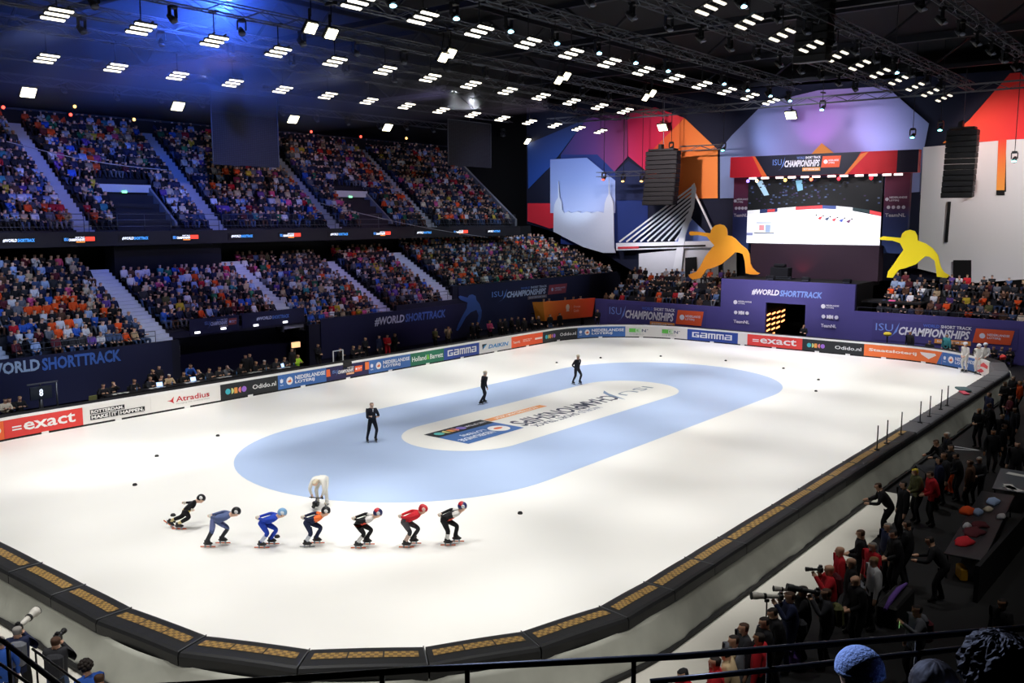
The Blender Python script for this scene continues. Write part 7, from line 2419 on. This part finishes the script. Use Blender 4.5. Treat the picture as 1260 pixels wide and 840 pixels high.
tag(b.build('gear_bag', loc=(P[0], P[1], ZF)), 'purple gear bag on the floor behind the photographers', 'bag')
P = at(1107, 628, Z=.9)
P2 = at(1100, 571, Z=1.0)
b = MB(); b.box((0, 0, .5), (1.6, .7, .06), C['charcoal'], .6, .02)
for sx in (-.6, .6):
    b.tube([(sx * .82, sx * .56, 0), (sx * .82, sx * .56, .5)], .03, m_rail, 6)
P2 = at(1112, 572, Z=.5)
tag(b.build('camera_platform', loc=(P2[0], min(P2[1], -18.3), ZF)), 'low dark grey platform beside the leaning people at the right pads', 'platform')

# ---- photographers at the lower left corner
LL = [(0, 787, 'high', YAW + .7, 'blue', 'navy', 'grey', 'person in blue jacket raising a phone at the left edge'), (20.5, 776, 'photo', YAW + .35, 'navy', 'black', 'grey', 'grey-haired photographer with grey backpack and a big white lens'), (67.5, 789, 'photo', YAW + .25, 'charcoal', 'denim', 'brown', 'brown-haired photographer in charcoal hoodie with a small black camera'),
      (110, 824, 'look', YAW + .9, 'blue', 'black', 'dark', 'curly dark-haired person in blue jacket at the bottom edge'), (124, 838, 'look', YAW + .6, 'black', 'black', 'brown', 'brown-haired person at the bottom edge right of the curly one')]
LO = {}
for px, py, kd, rz, top, bot, hr_, lab in LL:
    LO[lab] = put_person(px, py, kd, rz, top, bot, 0, hr_, lab)
g1 = next(o for l, o in LO.items() if 'grey-haired' in l); g2 = next(o for l, o in LO.items() if 'charcoal hoodie' in l); g0 = next(o for l, o in LO.items() if 'raising a phone' in l)
held(g1, PHOTO, 12, None, m_lens_w, .52, .085, 'camera with big white lens raised by the grey-haired photographer', turn=-.55)
held(g2, PHOTO, 6, None, mat('black_lens', '#1a1a1c', .4), .20, .05, 'small black camera held by the brown-haired photographer', turn=-.3)
worn(g1, PHOTO, 'backpack', C['grey'], (.24, .36, .50), (-.22, -.10)); worn(g2, PHOTO, 'backpack', C['charcoal'], (.22, .34, .48), (-.21, -.12))
w = Vector(g0.location) + Matrix.Rotation(g0.rotation_euler[2], 3, 'Z') @ (PHONE_HI['wrl'] + Vector((.06, 0, .12)))
b = MB(); b.box((0, 0, 0), (.014, .15, .08), m_camb, g0.rotation_euler[2], .006)
tag(b.build('phone', loc=tuple(w)), 'dark phone raised by the person in blue at the left edge', 'phone')
o = next(o for l, o in LO.items() if 'curly' in l)
h = MB()
for k in range(26):
    a1, a2 = k * 2.399, math.acos(1 - 1.25 * (k + .5) / 26)
    v_ = Vector((math.sin(a2) * math.cos(a1), math.sin(a2) * math.sin(a1), math.cos(a2)))
    h.ellipsoid(LOOKD['head'] + LOOKD['hu'] * .04 - LOOKD['hf'] * .025 + v_ * .105, (.045, .045, .045), HAIRS['dark'], 7, 5)
h.build('curly_hair', o)
# stair rails at the lower left
m_brail = mat('black_handrail', '#141418', .35, .3)
def rail(label, pts, post_px, dist, r=.03):
    P = []
    for (px, py), dd in zip(pts, dist):
        d = ray(px, py); d = d / np.linalg.norm(d @ FWD)
        P.append(Vector(CAM + d / (d @ FWD) * dd))
    b = MB(); b.tube(P, r, m_brail, 8); o = b.build('handrail')
    tag(o, label, 'railing')
    for t in post_px:
        q = P[0].lerp(P[-1], t)
        s = MB(); s.tube([q, (q.x, q.y, q.z - 1.1)], r * .85, m_brail, 8); s.build('rail_post', o)
    return P
rail('thick black stair handrail at the lower left corner', [(-6, 783), (6, 790), (70, 840), (92, 857)], (.18, .75), (12.4, 12.2, 11.2, 10.9), .035)
rail('thin black handrail behind the brown-haired photographer', [(40, 798), (96, 839), (120, 857)], (.05, .9), (14.5, 13.6, 13.2), .02)
rail('thin pale-edged lower rail at the left corner', [(-5, 813), (27, 835), (50, 851)], (.9,), (12.0, 11.4, 11.0), .02)

# ---- near stand with its front rail and three blue-lit spectators
P0, P1 = at(200, 846.5, Z=6.8), at(1330, 768, Z=6.8)
PA, PB = np.array([-35.35, -21.2, 6.86]), None
D = 6.6
def at_d(px, py, dd):
    d = ray(px, py)
    return CAM + d / (d @ FWD) * dd
root = None
q = [at_d(180, 845, D), at_d(340, 836, D), at_d(530, 822.5, D), at_d(840, 807, D), at_d(1260, 772.5, D), at_d(1400, 761, D)]
b = MB(); b.tube([tuple(p) for p in q], .026, m_brail, 8); fr_ = b.build('guard_rail')
tag(fr_, 'black front rail with posts crossing the bottom right before the photographers', 'railing')
q2 = [at_d(800, 838.5, D), at_d(917, 827, D), at_d(1093, 807.5, D), at_d(1190, 797, D), at_d(1400, 778, D)]
b = MB(); b.tube([tuple(p) for p in q2], .022, m_brail, 8); b.build('lower_rail', fr_)
for px in (470, 575, 780, 947, 1130, 1300):
    y = float(np.interp(px, [340, 530, 840, 1260, 1400], [836, 822.5, 807, 772.5, 761]))
    P = at_d(px, y, D); P[2] -= .02
    b = MB(); b.tube([tuple(P), (P[0], P[1], 5.78)], .02, m_brail, 6); b.build('rail_post', fr_)
m_deck = mat('dark_near_deck', '#131317', .9, var=.15)
nd_ = MB()
c0 = at_d(200, 845, D + .25)[:2]; c1 = at_d(1420, 760, D + .25)[:2]
bk = -np.array([FWD[0], FWD[1]]) / math.hypot(FWD[0], FWD[1])
pl = [c0, c1, c1 + bk * 2.2, c0 + bk * 2.2]
if True:
    nd_.prism([(x, y, 5.78) for x, y in pl][::1], (0, 0, 1), .3, m_deck)
    for i in range(4):
        x, y = pl[i] * .96 + np.mean(pl, axis=0) * .04
        nd_.tube([(x, y, -.06), (x, y, 5.5)], .12, m_deck, 8)
tag(nd_.build('floor_near_stand'), kind='structure')
spot('blue_house_light', (-30, -18, 13), (-33.6, -25.4, 7.4), 4200, (.5, .62, 1.0), 34, .6, .2)
NEAR = [((1057, 826), 4.75, 'navy', 'knit', 'spectator in pale blue knitted cap at the bottom edge near the rail'), ((1146, 836), 4.85, 'black', 'dark', 'spectator with dark hair at the bottom edge between cap and blue hair'), ((1222, 815), 4.5, 'pale blue', 'dark', 'spectator with bushy blue-lit dark hair at the lower right corner')]
for k, (px, dd, top, hr_, lab) in enumerate(NEAR):
    P = at_d(*px, dd)
    o = person(body('near_sit', pose(pel=(-.08, 0, .50), lean=6, fl=(.36, .13, .09), fr=(.40, -.12, .09), hl=(.28, .06, .62), hr=(.27, -.05, .62)), 2, 1.15, .5), (P[0], P[1], P[2] - 1.25), YAW + [.3, -.1, .2][k], C[top], C['black'], SKINS[0], HAIRS['dark'])
    tag(o, lab, 'person', 'near spectators')
    J = pose(pel=(-.08, 0, .50), lean=6)
    Rm = Matrix((J['hf'], J['hu'].cross(J['hf']), J['hu'])).transposed()
    h = MB()
    if hr_ == 'knit':
        h.ellipsoid(J['head'] + J['hu'] * .045, (.135, .122, .125), mat('knitted_cap_wool', '#8fa3cc', .9, var=.25, scale=60, bump=.4), 18, 10, Rm, 0, 90)
        h.ellipsoid(J['head'] + J['hu'] * .045, (.142, .128, .04), mat('knitted_cap_wool'), 18, 5, Rm); h.build('knitted_cap', o)
    else:
        rr = Vector((.175, .185, .175)) if k == 2 else Vector((.128, .122, .125))
        r0 = random.Random(21 + k)
        nu, nv = 72, 34
        hc_ = J['head'] + J['hu'] * .03 - J['hf'] * .035
        vs, fs = [], []
        amp = .16 if k == 2 else .06
        ph_ = [r0.uniform(0, 6.28) for _ in range(nu)]
        for jj in range(nv + 1):
            la = math.radians(-52 + 142 * jj / nv)
            for ii in range(nu):
                lo = 2 * math.pi * ii / nu
                kk_ = 1 + amp * (.5 * math.sin(5 * la + ph_[ii] * .5) * math.sin(7 * lo) + .55 * (r0.random() - .5)) * math.cos(la) ** .5 if jj < nv else 1
                vs.append(hc_ + Rm @ Vector((rr.x * math.cos(la) * math.cos(lo) * kk_, rr.y * math.cos(la) * math.sin(lo) * kk_, rr.z * math.sin(la) * kk_)))
        for jj in range(nv):
            for ii in range(nu):
                i2 = (ii + 1) % nu
                fs.append((jj * nu + ii, jj * nu + i2, (jj + 1) * nu + i2, (jj + 1) * nu + ii))
        h.add(vs, fs, HAIRS['dark'], k != 2)
        h.build('hair', o)
    bx = MB(); bx.box((0, 0, .22), (.44, .46, .44), m_chair, bevel=.03)
    zz = P[2] - 1.25
    so = bx.build('stand_bench', loc=(P[0] + math.cos(YAW) * -.12, P[1] + math.sin(YAW) * -.12, zz - .02)); so.rotation_euler = (0, 0, YAW)
    tag(so, 'dark seat block under the ' + ['knitted cap', 'dark-haired', 'bushy-haired'][k] + ' spectator near the rail', 'seat', 'near seats')
    st_ = MB(); st_.box((0, 0, -(zz - 5.78) / 2), (1.0, .8, max(.04, zz - 5.78)), m_deck)
    s2 = st_.build('floor_near_step', loc=(P[0], P[1], zz - .02)); s2.rotation_euler = (0, 0, YAW); tag(s2, kind='structure')

# ---- guests seated on the deck of the orange box
for k, t in enumerate((.12, .22, .52, .68, .82)):
    q = pA + (pB - pA) * t - BOX_N * .75
    o = person(MESH['sit'], (q.x, q.y, 1.63), RAD(-135), C[['black', 'orange', 'black', 'charcoal', 'orange'][k]], C['black'], SKINS[0], HAIRS['brown'])
    tag(o, 'guest in %s top on the orange hospitality box, %s from the left' % (['black', 'orange', 'black', 'charcoal', 'orange'][k], nth(k + 1)), 'person', 'guests on the orange box')
